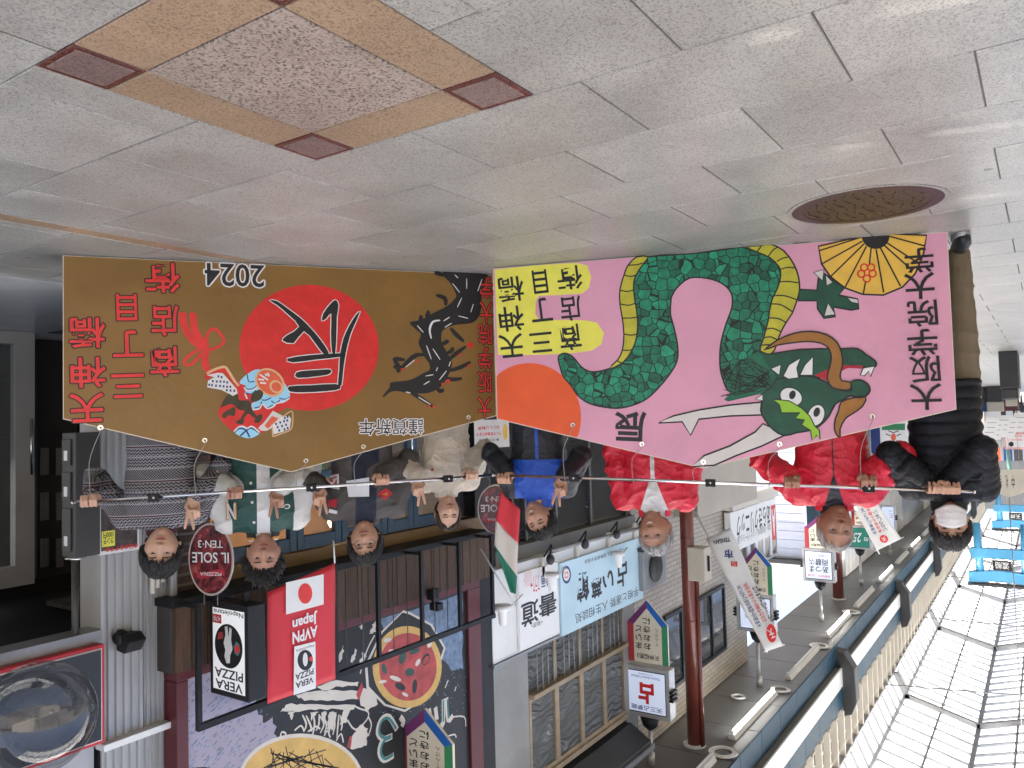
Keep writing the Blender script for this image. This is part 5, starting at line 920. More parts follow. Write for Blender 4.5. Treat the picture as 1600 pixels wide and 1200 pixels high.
def pentagon(X, px, label, tilt=0.0):
    """drop-shaped five sided sign, point down; px: x range, y of the point and of the flat top"""
    P0 = Pan((X, 0, 0), (0, 1, 0), None); x0, x1, y0, y1 = px; xm = (x0+x1)/2
    ya, yb = P0.px(x1, (y0+y1)/2)[0], P0.px(x0, (y0+y1)/2)[0]; za, zb = P0.px(xm, y0)[1], P0.px(xm, y1)[1]; w_, h = yb-ya, zb-za
    t = thing('pentagon_sign', label, 'sign', (X, (ya+yb)/2, za), 0, 'five sided welcome signs hanging from the canopy'); P = Pan((X, ya, za), (0, 1, 0), t)
    s_ = h*0.37; b = w_*0.15; out = [(0, h), (0, s_), (w_/2, 0), (w_, s_), (w_, h)]
    MB().prism([P.P3(u, w2, 0) for u, w2 in out], (-0.03, 0, 0)).build('board', 'pent_cream', t)
    inn = [(b, h), (b, s_+b*0.35), (w_/2, b*1.25), (w_-b, s_+b*0.35), (w_-b, h)]
    for a, c, m_ in ((0, 1, 'pent_green'), (1, 2, 'pent_blue'), (2, 3, 'pent_purple'), (3, 4, 'pent_red')): P.poly('border', [out[a], out[c], inn[c], inn[a]], m_, 1)
    for k, ch in enumerate('おおきに'): P.text(ch, w_*0.52, h*(0.74-k*0.135), w_*0.17, h*0.095, 'ink', 2, off=.02)
    for k, ch in enumerate('まいど'): P.text(ch, w_*0.73, h*(0.74-k*0.135), w_*0.15, h*0.095, 'ink', 2, off=.02)
    for k, ch in enumerate('てんさん'): P.text(ch, w_*0.27, h*(0.68-k*0.07), w_*0.08, h*0.05, 'text_brown', 2, off=.01)
    P.text('天神橋筋3', w_*0.5, h*0.90, w_*0.56, h*0.085, 'ink', 2, off=.012)
    return t
def cA(P, w_, h): P.text('占', w_*.5, h*.52, w_*.30, h*.38, 'paint_letter_red', 1, off=.05); P.text('天三占夢館', w_*.5, h*.82, w_*.66, h*.10, 'text_navy', 1, off=.01); P.text('TENSAN URANAI YUMEKAN', w_*.5, h*.20, w_*.62, h*.05, 'text_navy', 1); P.text('Fortunetelling', w_*.5, h*.14, w_*.3, h*.035, 'text_navy', 1)
def cB(P, w_, h): P.text('天三', w_*.28, h*.4, w_*.24, h*.18, 'paint_letter_red', 1, off=.01); P.text('本', w_*.72, h*.6, w_*.14, h*.12, 'text_navy', 1); P.text('TENSAN', w_*.3, h*.22, w_*.26, h*.05, 'text_navy', 1)
def cC(P, w_, h): P.text('あつま', w_*.5, h*.62, w_*.6, h*.2, 'ink', 1, off=.012); P.text('両替店', w_*.5, h*.40, w_*.6, h*.2, 'ink', 1, off=.012); P.text('毎週月曜日・土日祝', w_*.5, h*.82, w_*.7, h*.07, 'paint_letter_red', 1, off=.01); P.text('SINCE 1952', w_*.5, h*.2, w_*.4, h*.05, 'text_navy', 1)
def cD(P, w_, h): P.text('25', w_*.55, h*.5, w_*.3, h*.4, 'sign_white', 1, off=.02, shear=.2); P.text('ns', w_*.2, h*.55, w_*.16, h*.16, 'sign_white', 1, off=.01, shear=.2); P.text("r's", w_*.82, h*.55, w_*.18, h*.22, 'sign_white', 1, off=.01, shear=.2)
light_box(-10.05, (974, 1046, 1043, 1121), cA, 'lit white light box with a big red fortune telling character')
light_box(-13.9, (1151, 1209, 929, 988), cB, 'lit white light box half covered by the long white banner')
light_box(-18.9, (1254, 1304, 858, 909), cC, 'lit white light box with two rows of black characters before the far column')
light_box(-23.3, (1322, 1361, 822, 858), cD, 'dark green light box with curly white numerals', 'lit_green')
light_box(-28.5, (1376, 1399, 790, 828), cB, 'small lit pale blue light box farthest along the canopy')
pentagon(-5.35, (624, 707, 1108, 1230), 'five sided welcome sign hanging before the pizza mural')
pentagon(-10.05, (981, 1043, 938, 1036), 'five sided welcome sign under the red fortune telling light box')
pentagon(-13.9, (1159, 1206, 855, 928), 'five sided welcome sign below the clinic signboard beside the long banner')
pentagon(-18.9, (1257, 1303, 806, 857), 'five sided welcome sign beside the head of the grey haired man')
pentagon(-23.3, (1330, 1362, 778, 821), 'five sided welcome sign behind the short white banner')
# hanger of the nearest one runs up to the ceiling
h0 = onX(665, 1230, -5.35); hs_ = thing('sign_hanger', 'slim steel hanger of the welcome sign before the mural', 'bracket', tuple(h0)); tube('rod', [h0-np.array([0.02, 0, .02]), (h0[0]-.02, h0[1], CZ)], 0.015, 'box_grey', hs_)

# ---- long white banners on slanted poles
mat('banner_cloth', (0.74, 0.74, 0.72), 0.7, 0.05, 4, bump=0.3, bscale=7)
def slant_banner(X, quad, pole, label, lines, seal):
    P = Pan((X, 0, 0), (0, 1, 0), None); t = thing('cloth_banner', label, 'banner', tuple(onX(*quad[0], X)), 0, 'white cloth banners on slanted poles'); P.p = t
    q = [np.array(P.px(*a)) for a in quad]; NU, NV = 8, 22; vs = []; fs = []
    for j in range(NV+1):
        for i in range(NU+1):
            a, b = i/NU, j/NV; c = (q[0]*(1-a)+q[1]*a)*(1-b)+(q[3]*(1-a)+q[2]*a)*b; vs.append(P.P3(c[0], c[1], 0.012*math.sin(a*5+b*3)*math.sin(b*math.pi)))
    for j in range(NV):
        for i in range(NU): fs.append((j*(NU+1)+i, j*(NU+1)+i+1, (j+1)*(NU+1)+i+1, (j+1)*(NU+1)+i))
    o = MB().add(vs, fs).build('cloth', 'banner_cloth', t, smooth=True); md = o.modifiers.new('s', 'SOLIDIFY'); md.thickness = 0.004
    tube('pole', [P.P3(*P.px(*pole[0]), -.02), P.P3(*P.px(*pole[1]), -.02)], 0.016, 'white_paint', t); a = P.P3(*q[3], -.01); b = P.P3(*q[2], -.01); tube('cross_bar', [a+(a-b)*.12, b+(b-a)*.1], 0.012, 'white_paint', t)
    e1 = (q[1]-q[0])/np.linalg.norm(q[1]-q[0]); e2 = (q[3]-q[0]); L_ = np.linalg.norm(e2); e2 = e2/L_; W_ = np.linalg.norm(q[1]-q[0])
    # writing runs down the banner from its upper bar
    sgn = 1 if e1[0] > 0 else -1; ang = math.atan2(e2[0], e2[1])
    for tx, fa, fb, col, ls in lines:
        n_ = len(tx); 
        for k, ch in enumerate(tx):
            c = q[3]-e2*L_*(fb+ls*k)+e1*W_*fa; P.text(ch, c[0], c[1], W_*0.17, L_*ls*0.8, col, 30, off=.01, rot=-ang)
    c = q[3]-e2*L_*seal[1]+e1*W_*seal[0]; P.poly('seal', [(c[0]+seal[2]*W_*math.cos(k), c[1]+seal[2]*W_*seal[3]*math.sin(k)) for k in np.linspace(0, 6.2832, 25)[:-1]], 'paint_letter_red', 28); P.text('天', c[0], c[1], seal[2]*W_, seal[2]*W_*seal[3], 'sign_white', 30, off=.02, rot=-ang)
    return t, P, q, e1, e2, W_, L_
t, P, q, e1, e2, W_, L_ = slant_banner(-11.7, [(1103, 842), (1141, 824), (1223, 1008), (1196, 1017)], [(1086, 800), (1198, 1020)], 'long white cloth banner with vertical writing slanting past the clinic sign', [('天神橋三丁目商店街にようこそ', .25, .20, 'text_navy', .026), ('おかげさまで七十周年記念', .5, .22, 'paint_letter_red', .028), ('毎月二十五日は天神の日', .75, .2, 'ink', .028)], (.5, .11, .17, 1.8))
c = q[0]+e2*L_*.07+e1*W_*.5; P.text('TENSAN', c[0], c[1], W_*.6, L_*.035, 'ink', 30, off=.02, rot=.25)
c = q[0]+e2*L_*.19+e1*W_*.5; P.text('市', c[0], c[1], W_*.3, L_*.07, 'text_navy', 30, off=.03); c = q[0]+e2*L_*.28+e1*W_*.5; P.text('目', c[0], c[1], W_*.2, L_*.04, 'paint_letter_red', 30, off=.03)
slant_banner(-21.0, [(1334, 791), (1367, 781), (1408, 841), (1371, 859)], [(1330, 784), (1374, 866)], 'short white cloth banner with a red seal beside the green light box', [('天神祭にようこそ', .28, .36, 'text_navy', .075), ('商店街七十周年', .52, .36, 'paint_letter_red', .08), ('いらっしゃい', .75, .36, 'ink', .08)], (.5, .18, .18, 1.0))

# ================================================================ pizzeria signs and flags
mat('vera_case', (0.016, 0.017, 0.018), 0.45, .1, 4, spec=.3); mat('vera_white', (0.78, 0.80, 0.80), 0.35, .02, 3, emit=0.12)
XV = XY(331, 4.66, 1010); P0 = Pan((XV, 0, 0), (0, 1, 0), None); yb = P0.px(330, 1015)[0]; ya = P0.px(384, 1015)[0]; za, zb = P0.px(357, 948)[1], P0.px(357, 1086)[1]
vt = thing('light_box_sign', 'black box sign with a white face reading VERA PIZZA on the pizzeria canopy', 'sign', (XV, (ya+yb)/2, za)); xd_ = onY(412, 1010, ya)[0]
box('case', (xd_, ya-.02, za-.02), (XV-.004, yb+.02, zb+.02), 'vera_case', vt, .008); PV = Pan((XV-.0035, ya, za), (0, 1, 0), vt); w_, h = yb-ya, zb-za
PV.poly('face', [(.015, .02), (w_-.015, .02), (w_-.015, h-.02), (.015, h-.02)], 'vera_white', 1)
def vera(P, w_, h, big=1.0):
    P.text('VERA', w_*.5, h*.90, w_*.76, h*.10, 'ink', 2, off=.02); P.text('PIZZA', w_*.5, h*.77, w_*.80, h*.10, 'ink', 2, off=.02); P.text('Napoletana', w_*.5, h*.07, w_*.86, h*.07, 'ink', 2, off=.01)
    d = P.poly('roundel', [(w_*.5+w_*.40*math.cos(k), h*.45+h*.25*math.sin(k)) for k in np.linspace(0, 6.2832, 33)[:-1]], 'ink', 2)
    q = lambda pts: [(w_*(.5+a*.4), h*(.45+b*.25)) for a, b in pts]
    P.poly('masked_figure', q([(-.1, .75), (.15, .8), (.3, .5), (.22, .2), (.35, -.1), (.2, -.5), (.25, -.85), (.05, -.9), (0, -.4), (-.1, -.88), (-.25, -.8), (-.2, -.3), (-.3, .1), (-.12, .4)]), 'paint_white', 3)
    P.poly('peel', q([(-.85, .1), (-.7, .35), (-.45, .3), (-.4, .05), (-.2, -.05), (-.42, -.08), (-.55, -.3), (-.78, -.2)]), 'mural_teal', 3); P.poly('pizza', q([(-.62+.17*math.cos(k), .04+.2*math.sin(k)) for k in np.linspace(0, 6.28, 13)[:-1]]), 'paint_letter_red', 4); P.poly('flame', q([(.35, -.3), (.8, -.2), (.7, -.55), (.4, -.6)]), 'mural_red', 3)
vera(PV, w_, h); PV.poly('number_tag', [(w_*.70, h*.11), (w_*.95, h*.11), (w_*.95, h*.21), (w_*.70, h*.21)], 'sign_red', 3); PV.text('478', w_*.825, h*.16, w_*.2, h*.06, 'sign_white', 4, off=.01)
box('hook', (XV-.1, ya+.1, za-.08), (XV-.07, ya+.13, za-.021), 'black_metal', vt)
def soft_sheet(name, P, quad, m, par, nu=14, nv=18, amp=.012, fold=None):
    vs = []; fs = []; q = [np.array(a) for a in quad]
    for j in range(nv+1):
        for i in range(nu+1):
            a, b = i/nu, j/nv; c = (q[0]*(1-a)+q[1]*a)*(1-b)+(q[3]*(1-a)+q[2]*a)*b; vs.append(P.P3(c[0], c[1], amp*noise.noise(Vector((c[0]*5, c[1]*3, 1.3)))+(fold(a, b) if fold else 0)))
    for j in range(nv):
        for i in range(nu): k = j*(nu+1)+i; fs.append((k, k+1, k+nu+2, k+nu+1))
    o = MB().add(vs, fs).build(name, m, par, smooth=True); md = o.modifiers.new('s', 'SOLIDIFY'); md.thickness = .003; md.offset = -1; return o
mat('flag_red', (0.62, 0.022, 0.035), .5, .04, 3, bump=.25, bscale=5); mat('flag_green', (.01, .17, .10), .6, .05, 4); mat('flag_white', (.62, .56, .48), .6, .05, 4)
FYY = 4.5; PF = Pan((XY(523, FYY, 980), FYY, 0), (1, 0, 0), None); fg = thing('hanging_flag', 'red pizzeria flag with a white sun panel reading AVPN Japan', 'flag', (PF.O[0], FYY, 2.1)); PF.p = fg
qf = [PF.px(523, 880), PF.px(417, 926), PF.px(418, 1100), PF.px(524, 1061)]
soft_sheet('cloth', PF, [(qf[0][0], qf[0][1]), (qf[1][0], qf[1][1]), (qf[2][0], qf[2][1]), (qf[3][0], qf[3][1])], 'flag_red', fg, amp=.008)
def fquad(nm, pts, m_, lay): return PF.poly(nm, [PF.px(*a) for a in pts], m_, lay)
fquad('sun_panel', [(445, 910), (504, 897), (504, 944), (445, 960)], 'sign_white', 24); PF.ell('sun_disc', 475, 927, 11, 16, 'paint_letter_red', 26)
PF.tpx('Japan', 475, 969, 38, 20, 'sign_white', 24, off=.03, rot=-.0); PF.tpx('AVPN', 475, 991, 38, 17, 'sign_white', 24, off=.03)
fquad('label_panel', [(458, 1010), (491, 1002), (492, 1075), (457, 1086)], 'sign_white', 24); PF.tpx('VERA', 474, 1066, 27, 9, 'ink', 26, off=.02); PF.tpx('PIZZA', 474, 1053, 28, 9, 'ink', 26, off=.02); PF.ell('roundel', 475, 1031, 12, 16, 'ink', 26); PF.ell('figure', 475, 1030, 4, 11, 'paint_white', 28, n=10); PF.ell('pizza', 484, 1029, 3, 4, 'paint_letter_red', 28, n=10); PF.tpx('Napoletana', 475, 1012, 28, 5, 'ink', 26)
tube('hem_cord', [PF.P3(*PF.px(523, 880)), PF.P3(*PF.px(521, 845))], .006, 'sign_white', fg)
# oval signs
m = bpy.data.materials.new('oval_print'); m.use_nodes = True; n = m.node_tree; b = n.nodes['Principled BSDF']; b.inputs['Roughness'].default_value = .2
tc = n.nodes.new('ShaderNodeTexCoord'); v1 = n.nodes.new('ShaderNodeTexNoise'); v1.inputs['Scale'].default_value = 11; v1.inputs['Detail'].default_value = 3; v1.inputs['Distortion'].default_value = 1.5; n.links.new(tc.outputs['Object'], v1.inputs[0]); cr = n.nodes.new('ShaderNodeValToRGB'); e = cr.color_ramp.elements; e[0].position = .3; e[0].color = (.02, .008, .01, 1); e[1].position = .72; e[1].color = (.45, .12, .10, 1); x = e.new(.45); x.color = (.10, .012, .018, 1); x = e.new(.58); x.color = (.24, .03, .035, 1); n.links.new(v1.outputs[0], cr.inputs[0]); n.links.new(cr.outputs[0], b.inputs['Base Color']); MATS['oval_print'] = m
glass_mat('oval_rim', (.7, .6, .55), .6, .08)
def oval(cx, cy, rx, ry, Y, label, U):
    c = onY(cx, cy, Y); t = thing('oval_sign', label, 'sign', tuple(c), 0, 'oval pizzeria signs'); P = Pan(c, U, t)
    ru = abs(P.px(cx-rx, cy)[0]-P.px(cx+rx, cy)[0])/2; rw = abs(P.px(cx, cy-ry)[1]-P.px(cx, cy+ry)[1])/2
    E = lambda k, n_=48: [(ru*k*math.cos(a), rw*k*math.sin(a)) for a in np.linspace(0, 2*math.pi, n_+1)[:-1]]
    MB().prism([P.P3(u_, w2, -.001) for u_, w2 in E(1)], tuple(-P.N*.012)).build('acrylic', 'oval_rim', t); P.poly('print', E(.94), 'oval_print', 1)
    P.text('IL SOLE', 0, -rw*.05, ru*1.62, rw*.28, 'paint_white', 3, off=.012); P.text('IL SOLE', 0, -rw*.05, ru*1.62, rw*.28, 'ink', 2.4, off=.035, name='outline'); P.text('TEN·3', 0, -rw*.42, ru*1.1, rw*.20, 'paint_white', 3, off=.008)
    rb = [(ru*.62*math.cos(a), rw*.40+rw*.06*math.sin(a*2)) for a in np.linspace(math.pi, 0, 12)]; P.poly('ribbon', [(u_, w2+rw*.08) for u_, w2 in rb]+[(u_, w2-rw*.08) for u_, w2 in reversed(rb)], 'paint_mouth', 2.2); P.text('PIZZERIA', 0, rw*.40, ru*.95, rw*.09, 'paint_white', 3, off=.01)
    for sx in (-.3, .3): tube('hanger', [P.P3(ru*sx, rw*.95), P.P3(ru*sx, rw*1.25)], .003, 'grey_metal', t, 6)
oval(329, 874, 35, 57, 4.62, 'oval dark red acrylic pizzeria sign hanging beside the curly haired person', (.35, .94, 0)); oval(775, 796, 29, 39, 4.62, 'oval dark red acrylic pizzeria sign half hidden by the striped flag', (.45, .9, 0))
# tricolour flag on its stick
IY = 4.42; PI = Pan((XY(800, IY, 850), IY, 0), (.8, .6, 0), None); it = thing('hanging_flag', 'green white and red striped flag drooping from a stick by the pizzeria', 'flag', tuple(PI.O)); PI.p = it; V7 = lambda q: [PI.px(740+a/4, 620+b/4) for a, b in q]
for q_, m_ in (([(165, 590), (290, 705), (276, 918), (138, 770)], 'flag_red'), ([(138, 770), (276, 918), (270, 1122), (128, 925)], 'flag_white'), ([(128, 925), (270, 1122), (262, 1232), (230, 1222)], 'flag_green')):
    soft_sheet('stripe', PI, V7(q_), m_, it, 12, 10, .006, lambda a, b: .018*math.sin(a*8.5+.6)*(.5+.5*a))
tube('stick', [PI.P3(*PI.px(752, 858), -.02), PI.P3(*PI.px(806, 948), -.02)], .009, 'box_grey', it)
mn = thing('menu_poster', 'cream menu poster with red writing and a flower picture on the shutter', 'poster', (-7, 4.9, 1)); MYY = 4.93; a = onY(795, 655, MYY); b = onY(742, 702, MYY); MBx = box('sheet', (a[0], MYY, a[2]), (b[0], MYY+.006, b[2]), 'paint_bone', mn); Pm = Pan((a[0], MYY-.0005, a[2]), (1, 0, 0), mn); W_, H_ = b[0]-a[0], b[2]-a[2]
Pm.text('おいしい料理', W_*.6, H_*.28, W_*.6, H_*.12, 'paint_letter_red', 1, off=.02); Pm.text('ランチ定食あります', W_*.6, H_*.5, W_*.7, H_*.12, 'paint_letter_red', 1, off=.02); Pm.text('本日の献立', W_*.6, H_*.72, W_*.6, H_*.1, 'paint_leaf', 1, off=.01); Pm.poly('flower', [(W_*.12+.05*math.cos(k), H_*.45+.09*math.sin(k)) for k in np.linspace(0, 6.2, 12)], 'paint_fan', 1)

# ================================================================ blue torii frames hung over the arcade, and things far down it
def torii(X, zt, zn, zl, hw, label, m_, plate):
    t = thing('hanging_torii', label, 'torii', (X, 1.75, zl), 0, 'torii frames hung under the arcade roof'); yc = 1.55
    bevel(MB().prism([(X, yc-hw*1.32, zt-.05), (X, yc-hw*1.32, zt+.34), (X, yc, zt+.22), (X, yc+hw*1.32, zt+.34), (X, yc+hw*1.32, zt-.05), (X, yc, zt-.16)], (-.3, 0, 0)).build('top_beam', m_, t), .02)
    box('cap', (X-.36, yc-hw*1.36, zt+.345), (X+.06, yc+hw*1.36, zt+.42), 'dark_grey', t); box('tie_beam', (X-.26, yc-hw*1.2, zn), (X-.02, yc+hw*1.2, zn+.36), m_, t, .02)
    for s_ in (-1, 1): tube('post', [(X-.15, yc+s_*hw*.92, zl), (X-.15, yc+s_*hw*.86, zt-.06)], .13, m_, t, 16); tube('hanger', [(X-.15, yc+s_*hw*.8, zt+.42), (X-.15, yc+s_*hw*.8, 8.7)], .015, 'steel', t, 6)
    box('plate', (X-.015, yc-.28, zn+.40), (X+.03, yc+.28, zn+.74), 'ink', t); Pan((X+.031, yc, 0), (0, 1, 0), t).text(plate, 0, zn+.57, .42, .24, 'sign_white', 1, off=.01)
torii(-33, 6.9, 5.98, 5.1, .80, 'nearest bright blue torii frame hung under the glass roof', 'blue_torii', '渡船'); torii(-48, 6.9, 5.98, 5.1, .80, 'second bright blue torii frame hung farther down the arcade', 'blue_torii', '天神')
mat('torii_green', (.10, .24, .19), .4, .06, 2); torii(-66, 6.6, 5.5, 3.6, .9, 'dull green torii frame hung at the far end of the arcade', 'torii_green', '三')
cb = thing('cloth_lantern', 'cream pointed cloth hanging with dark writing beside the masked man', 'banner', (0, 0, 0)); XB = -17.0; PX_ = Pan((XB, 0, 0), (0, 1, 0), cb); uv = [PX_.px(*a) for a in ((1556, 734), (1602, 733), (1606, 768), (1577, 777), (1550, 768))]
mat('cream_cloth', (.58, .53, .43), .7, .06, 3); MB().prism([PX_.P3(*a) for a in uv], (-.02, 0, 0)).build('cloth', 'cream_cloth', cb)
for k, x in enumerate((1563, 1573, 1583)): PX_.tpx('祭礼中'[k], x, 752, 5, 20, 'ink', 2)
tube('cord', [PX_.P3(*PX_.px(1577, 777)), (XB, PX_.px(1577, 777)[0], 8.6)], .008, 'cord', cb)
ps = thing('notice_board', 'pink and white notice board hanging past the shoulder of the masked man', 'sign', (0, 0, 0)); XB = -19; Pn = Pan((XB, 0, 0), (0, 1, 0), ps); a = Pn.px(1570, 702); b = Pn.px(1604, 674); mat('pink_sign', (.66, .36, .36), .5, .05, 3)
box('panel', (XB-.04, b[0], b[1]), (XB-.001, a[0], a[1]), 'pink_sign', ps, .01); box('sheet', (XB, b[0]+.05, b[1]+.06), (XB+.002, a[0]-.03, a[1]-.04), 'sign_white', ps); Pn2 = Pan((XB+.003, 0, 0), (0, 1, 0), ps); Pn2.tpx('歩行者専用', 1586, 681, 22, 4, 'paint_letter_red', 1, off=.02); Pn2.tpx('自転車は降りて', 1586, 687, 22, 3.5, 'paint_letter_red', 1); Pn2.ell('mark', 1580, 694, 4, 4, 'ink', 1, n=14)
box('post', (XB-.03, (a[0]+b[0])/2-.02, 0), (XB-.01, (a[0]+b[0])/2+.02, b[1]), 'dark_grey', ps)
lb_ = thing('shop_sign', 'white upright shop sign with a small red crayfish emblem between the two men', 'sign', (0, 0, 0)); XB = -12.0; Pl = Pan((XB, 0, 0), (0, 1, 0), lb_); a = Pl.px(1376, 708); b = Pl.px(1417, 660)
box('panel', (XB-.12, b[0], b[1]-.3), (XB-.002, a[0], a[1]), 'sign_white', lb_, .01); Pl2 = Pan((XB-.0015, 0, 0), (0, 1, 0), lb_); Pl2.poly('band', [Pl.px(1378, 672), Pl.px(1414, 672), Pl.px(1414, 662), Pl.px(1378, 662)], 'pent_green', 1); Pl2.ell('emblem', 1396, 683, 4, 6, 'paint_coral', 2, n=16); Pl2.strokes('feeler', [[(1396, 676), (1388, 673)], [(1396, 676), (1404, 673)], [(1391, 681), (1384, 678)], [(1401, 681), (1408, 678)], [(1391, 688), (1384, 692)], [(1401, 688), (1408, 692)], [(1382, 694), (1410, 694)]], .012, 'ink', 1.5, smooth=0); box('edge', (XB-.12, a[0]+.002, b[1]-.3), (XB, a[0]+.12, a[1]), 'paint_navy', lb_); box('foot', (XB-.1, b[0], 0), (XB-.04, a[0], b[1]-.3), 'dark_grey', lb_)
# stacks of goods and paper signs at a far stall
st = thing('market_stall', 'dark stall with white paper price cards at the left edge of the arcade', 'stall', (0, 0, 0)); XB = -15.5
p0 = onX(1604, 640, XB); p1 = onX(1584, 580, XB)
box('counter', (XB-1.2, .35, 0), (XB, .62, .62), 'dark_grey', st, .01); box('goods', (XB-1.0, .37, .621), (XB-.1, .60, .80), 'flap_grey', st, .02); box('crate', (XB-.6, .40, .801), (XB-.2, .56, .92), 'beige_panel', st, .01)
for k, (xx, yy) in enumerate(((1548, 668), (1556, 672), (1567, 664), (1578, 668), (1592, 660))):
    c = onX(xx, yy, XB-3-.09*k); t = thing('paper_sign', ['leftmost', 'second', 'third', 'fourth', 'rightmost'][4-k]+' tilted white paper price card hung over the far stalls', 'paper sign', tuple(c), 0, 'white price cards hung over the far stalls'); Pq = Pan(c, (0, 1, 0), t, (0, .25, 1)); o = MB().prism([Pq.P3(u_, w2) for u_, w2 in ((-.12, -.2), (.12, -.2), (.12, .2), (-.12, .2))], (-.01, 0, 0)).build('card', 'sign_white', t)
    Pq.strokes('writing', [[(-.08, .1), (.08, .1)], [(-.08, 0), (.06, 0)], [(-.08, -.1), (.08, -.1)]], .008, 'dark_grey', 2, uv=True, smooth=0); tube('string', [Pq.P3(0, .2), (c[0], c[1], c[2]+1.6)], .004, 'cord', t, 5)
for k, (xx, yy, m_) in enumerate(((1545, 604, 'paint_navy'), (1553, 603, 'beige_panel'), (1577, 605, 'oxblood'))):
    c = onZ(xx, yy); t = thing('goods_stand', ['navy covered goods stand at the far shops', 'beige goods stand at the far shops', 'dark red goods stand at the far shops beside the walker'][k], 'stand', tuple(c)); box('base', (c[0]-.6, c[1]-.3, 0), (c[0], c[1]+.3, .7), 'dark_grey', t, .02); box('top', (c[0]-.6, c[1]-.32, .701), (c[0]+.02, c[1]+.32, 1.15), m_, t, .04); box('price_board', (c[0]-.1, c[1]-.2, 1.151), (c[0]-.07, c[1]+.2, 1.5), 'sign_white', t)
# closing wall of shops far away
fe = thing('far_gate', 'pale arcade gate wall closing the view at the far end', 'gate', (-75, 2, 0)); box('wall', (-75.5, -2, 5.3), (-75, 6, 9.2), 'ceiling_grey', fe); box('wall_side', (-75.5, 4.2, 0), (-75, 6, 5.29), 'beige_panel', fe)
for k, (Yy, m_) in enumerate(((3.2, 'paint_coral'), (2.4, 'paint_navy'), (1.7, 'dark_grey'))): box('sign_strip', (-74.99, Yy, 4.2), (-74.9, Yy+.6, 5.28), m_, fe)

# ================================================================ people
def sstep(a, b, x): t = np.clip((x-a)/(b-a), 0, 1); return t*t*(3-2*t)
def head_pts(D, feat=True):
    """skull and face surface for unit directions D; face towards -Y, origin at mid-head"""
    D = np.asarray(D, float); x, y, z = D[:, 0], D[:, 1], D[:, 2]
    P = D*np.array([.077, .098, .117]); t = np.clip(-P[:, 2]/.117, 0, 1)
    P[:, 0] *= 1-.30*t**1.7; P[:, 1] = np.where(y > 0, P[:, 1]*(1-.38*t), P[:, 1]*(1-.03*t))
    fr = sstep(.15, .6, -y); P[:, 1] = np.where(y < 0, -.098*np.abs(P[:, 1]/.098)**.82, P[:, 1])
    if feat:
        X, Z = P[:, 0], P[:, 2]; aX = np.abs(X); g = lambda a, s: np.exp(-(a/s)**2); dy = 0
        al = np.clip((.020-Z)/.052, 0, 1); dy = dy-.027*al**1.2*g(X, .0065+.0075*al)*sstep(-.043, -.031, Z)*(Z < .021)
        dy = dy+.0095*g(aX-.032, .015)*g(Z-.009, .012)-.0045*g(Z-.030, .009)*g(X, .05)
        dy = dy-.0065*g(X, .024)*g(Z+.057, .012)+.0035*g(X, .022)*g(Z+.057, .0035)-.010*g(X, .022)*g(Z+.100, .017)-.005*g(aX-.042, .02)*g(Z+.022, .022)+.003*g(X, .03)*g(Z+.078, .007)
        P[:, 1] += dy*fr
    return P
def sph(nu, nv):
    a = np.linspace(0, math.pi, nv+1); b = np.linspace(0, 2*math.pi, nu, endpoint=False)
    D = np.array([(math.sin(i)*math.cos(j), math.sin(i)*math.sin(j), math.cos(i)) for i in a for j in b])
    F = [(j*nu+i, (j+1)*nu+i, (j+1)*nu+(i+1) % nu, j*nu+(i+1) % nu) for j in range(nv) for i in range(nu)]; return D, F
_D, _F = sph(72, 60)
_gx, _gz = np.meshgrid(np.linspace(-.95, .95, 90), np.linspace(-.98, .98, 110)); _k = _gx**2+_gz**2 < .97
_FD = np.stack([_gx[_k], -np.sqrt(1-_gx[_k]**2-_gz[_k]**2), _gz[_k]], 1); _FP = head_pts(_FD)
def face_y(x, z): i = np.argsort((_FP[:, 0]-x)**2+(_FP[:, 2]-z)**2)[:4]; return _FP[i, 1].min()

def chain(mb, pts, rad, n=12):
    pts = [Vector(p) for p in pts]; mb.tube(pts, rad, n)
    for p, r_ in zip(pts, rad): mb.sphere(p, r_*1.0, n, max(6, n//2))
def loft(mb, rings, n=28):
    v = []; f = []
    for (cx, cy, cz, rx, ry) in rings:
        for k in range(n):
            a = 2*math.pi*k/n; c, s = math.cos(a), math.sin(a); e = .86
            v.append((cx+rx*math.copysign(abs(c)**e, c), cy+ry*math.copysign(abs(s)**e, s), cz))
    for j in range(len(rings)-1):
        for k in range(n): f.append((j*n+k, j*n+(k+1) % n, (j+1)*n+(k+1) % n, (j+1)*n+k))
    f += [tuple(reversed(range(n))), tuple((len(rings)-1)*n+k for k in range(n))]; mb.add(v, f)
def fuse(mb, voxel, it=3):
    """weld overlapping volumes into one continuous surface"""
    me = bpy.data.meshes.new('w'); me.from_pydata(mb.v, [], mb.f); me.update(); o = bpy.data.objects.new('w', me)
    m1 = o.modifiers.new('r', 'REMESH'); m1.mode = 'VOXEL'; m1.voxel_size = voxel
    if it: m2 = o.modifiers.new('s', 'SMOOTH'); m2.factor = .5; m2.iterations = it
    r_ = evaluated(o); bpy.data.objects.remove(o); bpy.data.meshes.remove(me); return r_
def ik(S, W, l1, l2, hint):
    S, W, hint = Vector(S), Vector(W), Vector(hint); d = W-S; L_ = min(d.length, (l1+l2)*.999); d.normalize(); a = (l1*l1-l2*l2+L_*L_)/(2*L_); hgt = math.sqrt(max(0, l1*l1-a*a)); h = hint-d*hint.dot(d); h.normalize(); return S+d*a+h*hgt
def skin_mat(name, col):
    m = mat(name, col, .5, .07, 9, bump=.06, bscale=120, spec=.35); b = m.node_tree.nodes['Principled BSDF']; b.inputs['Subsurface Weight'].default_value = .12; b.inputs['Subsurface Radius'].default_value = (.012, .005, .003); return m
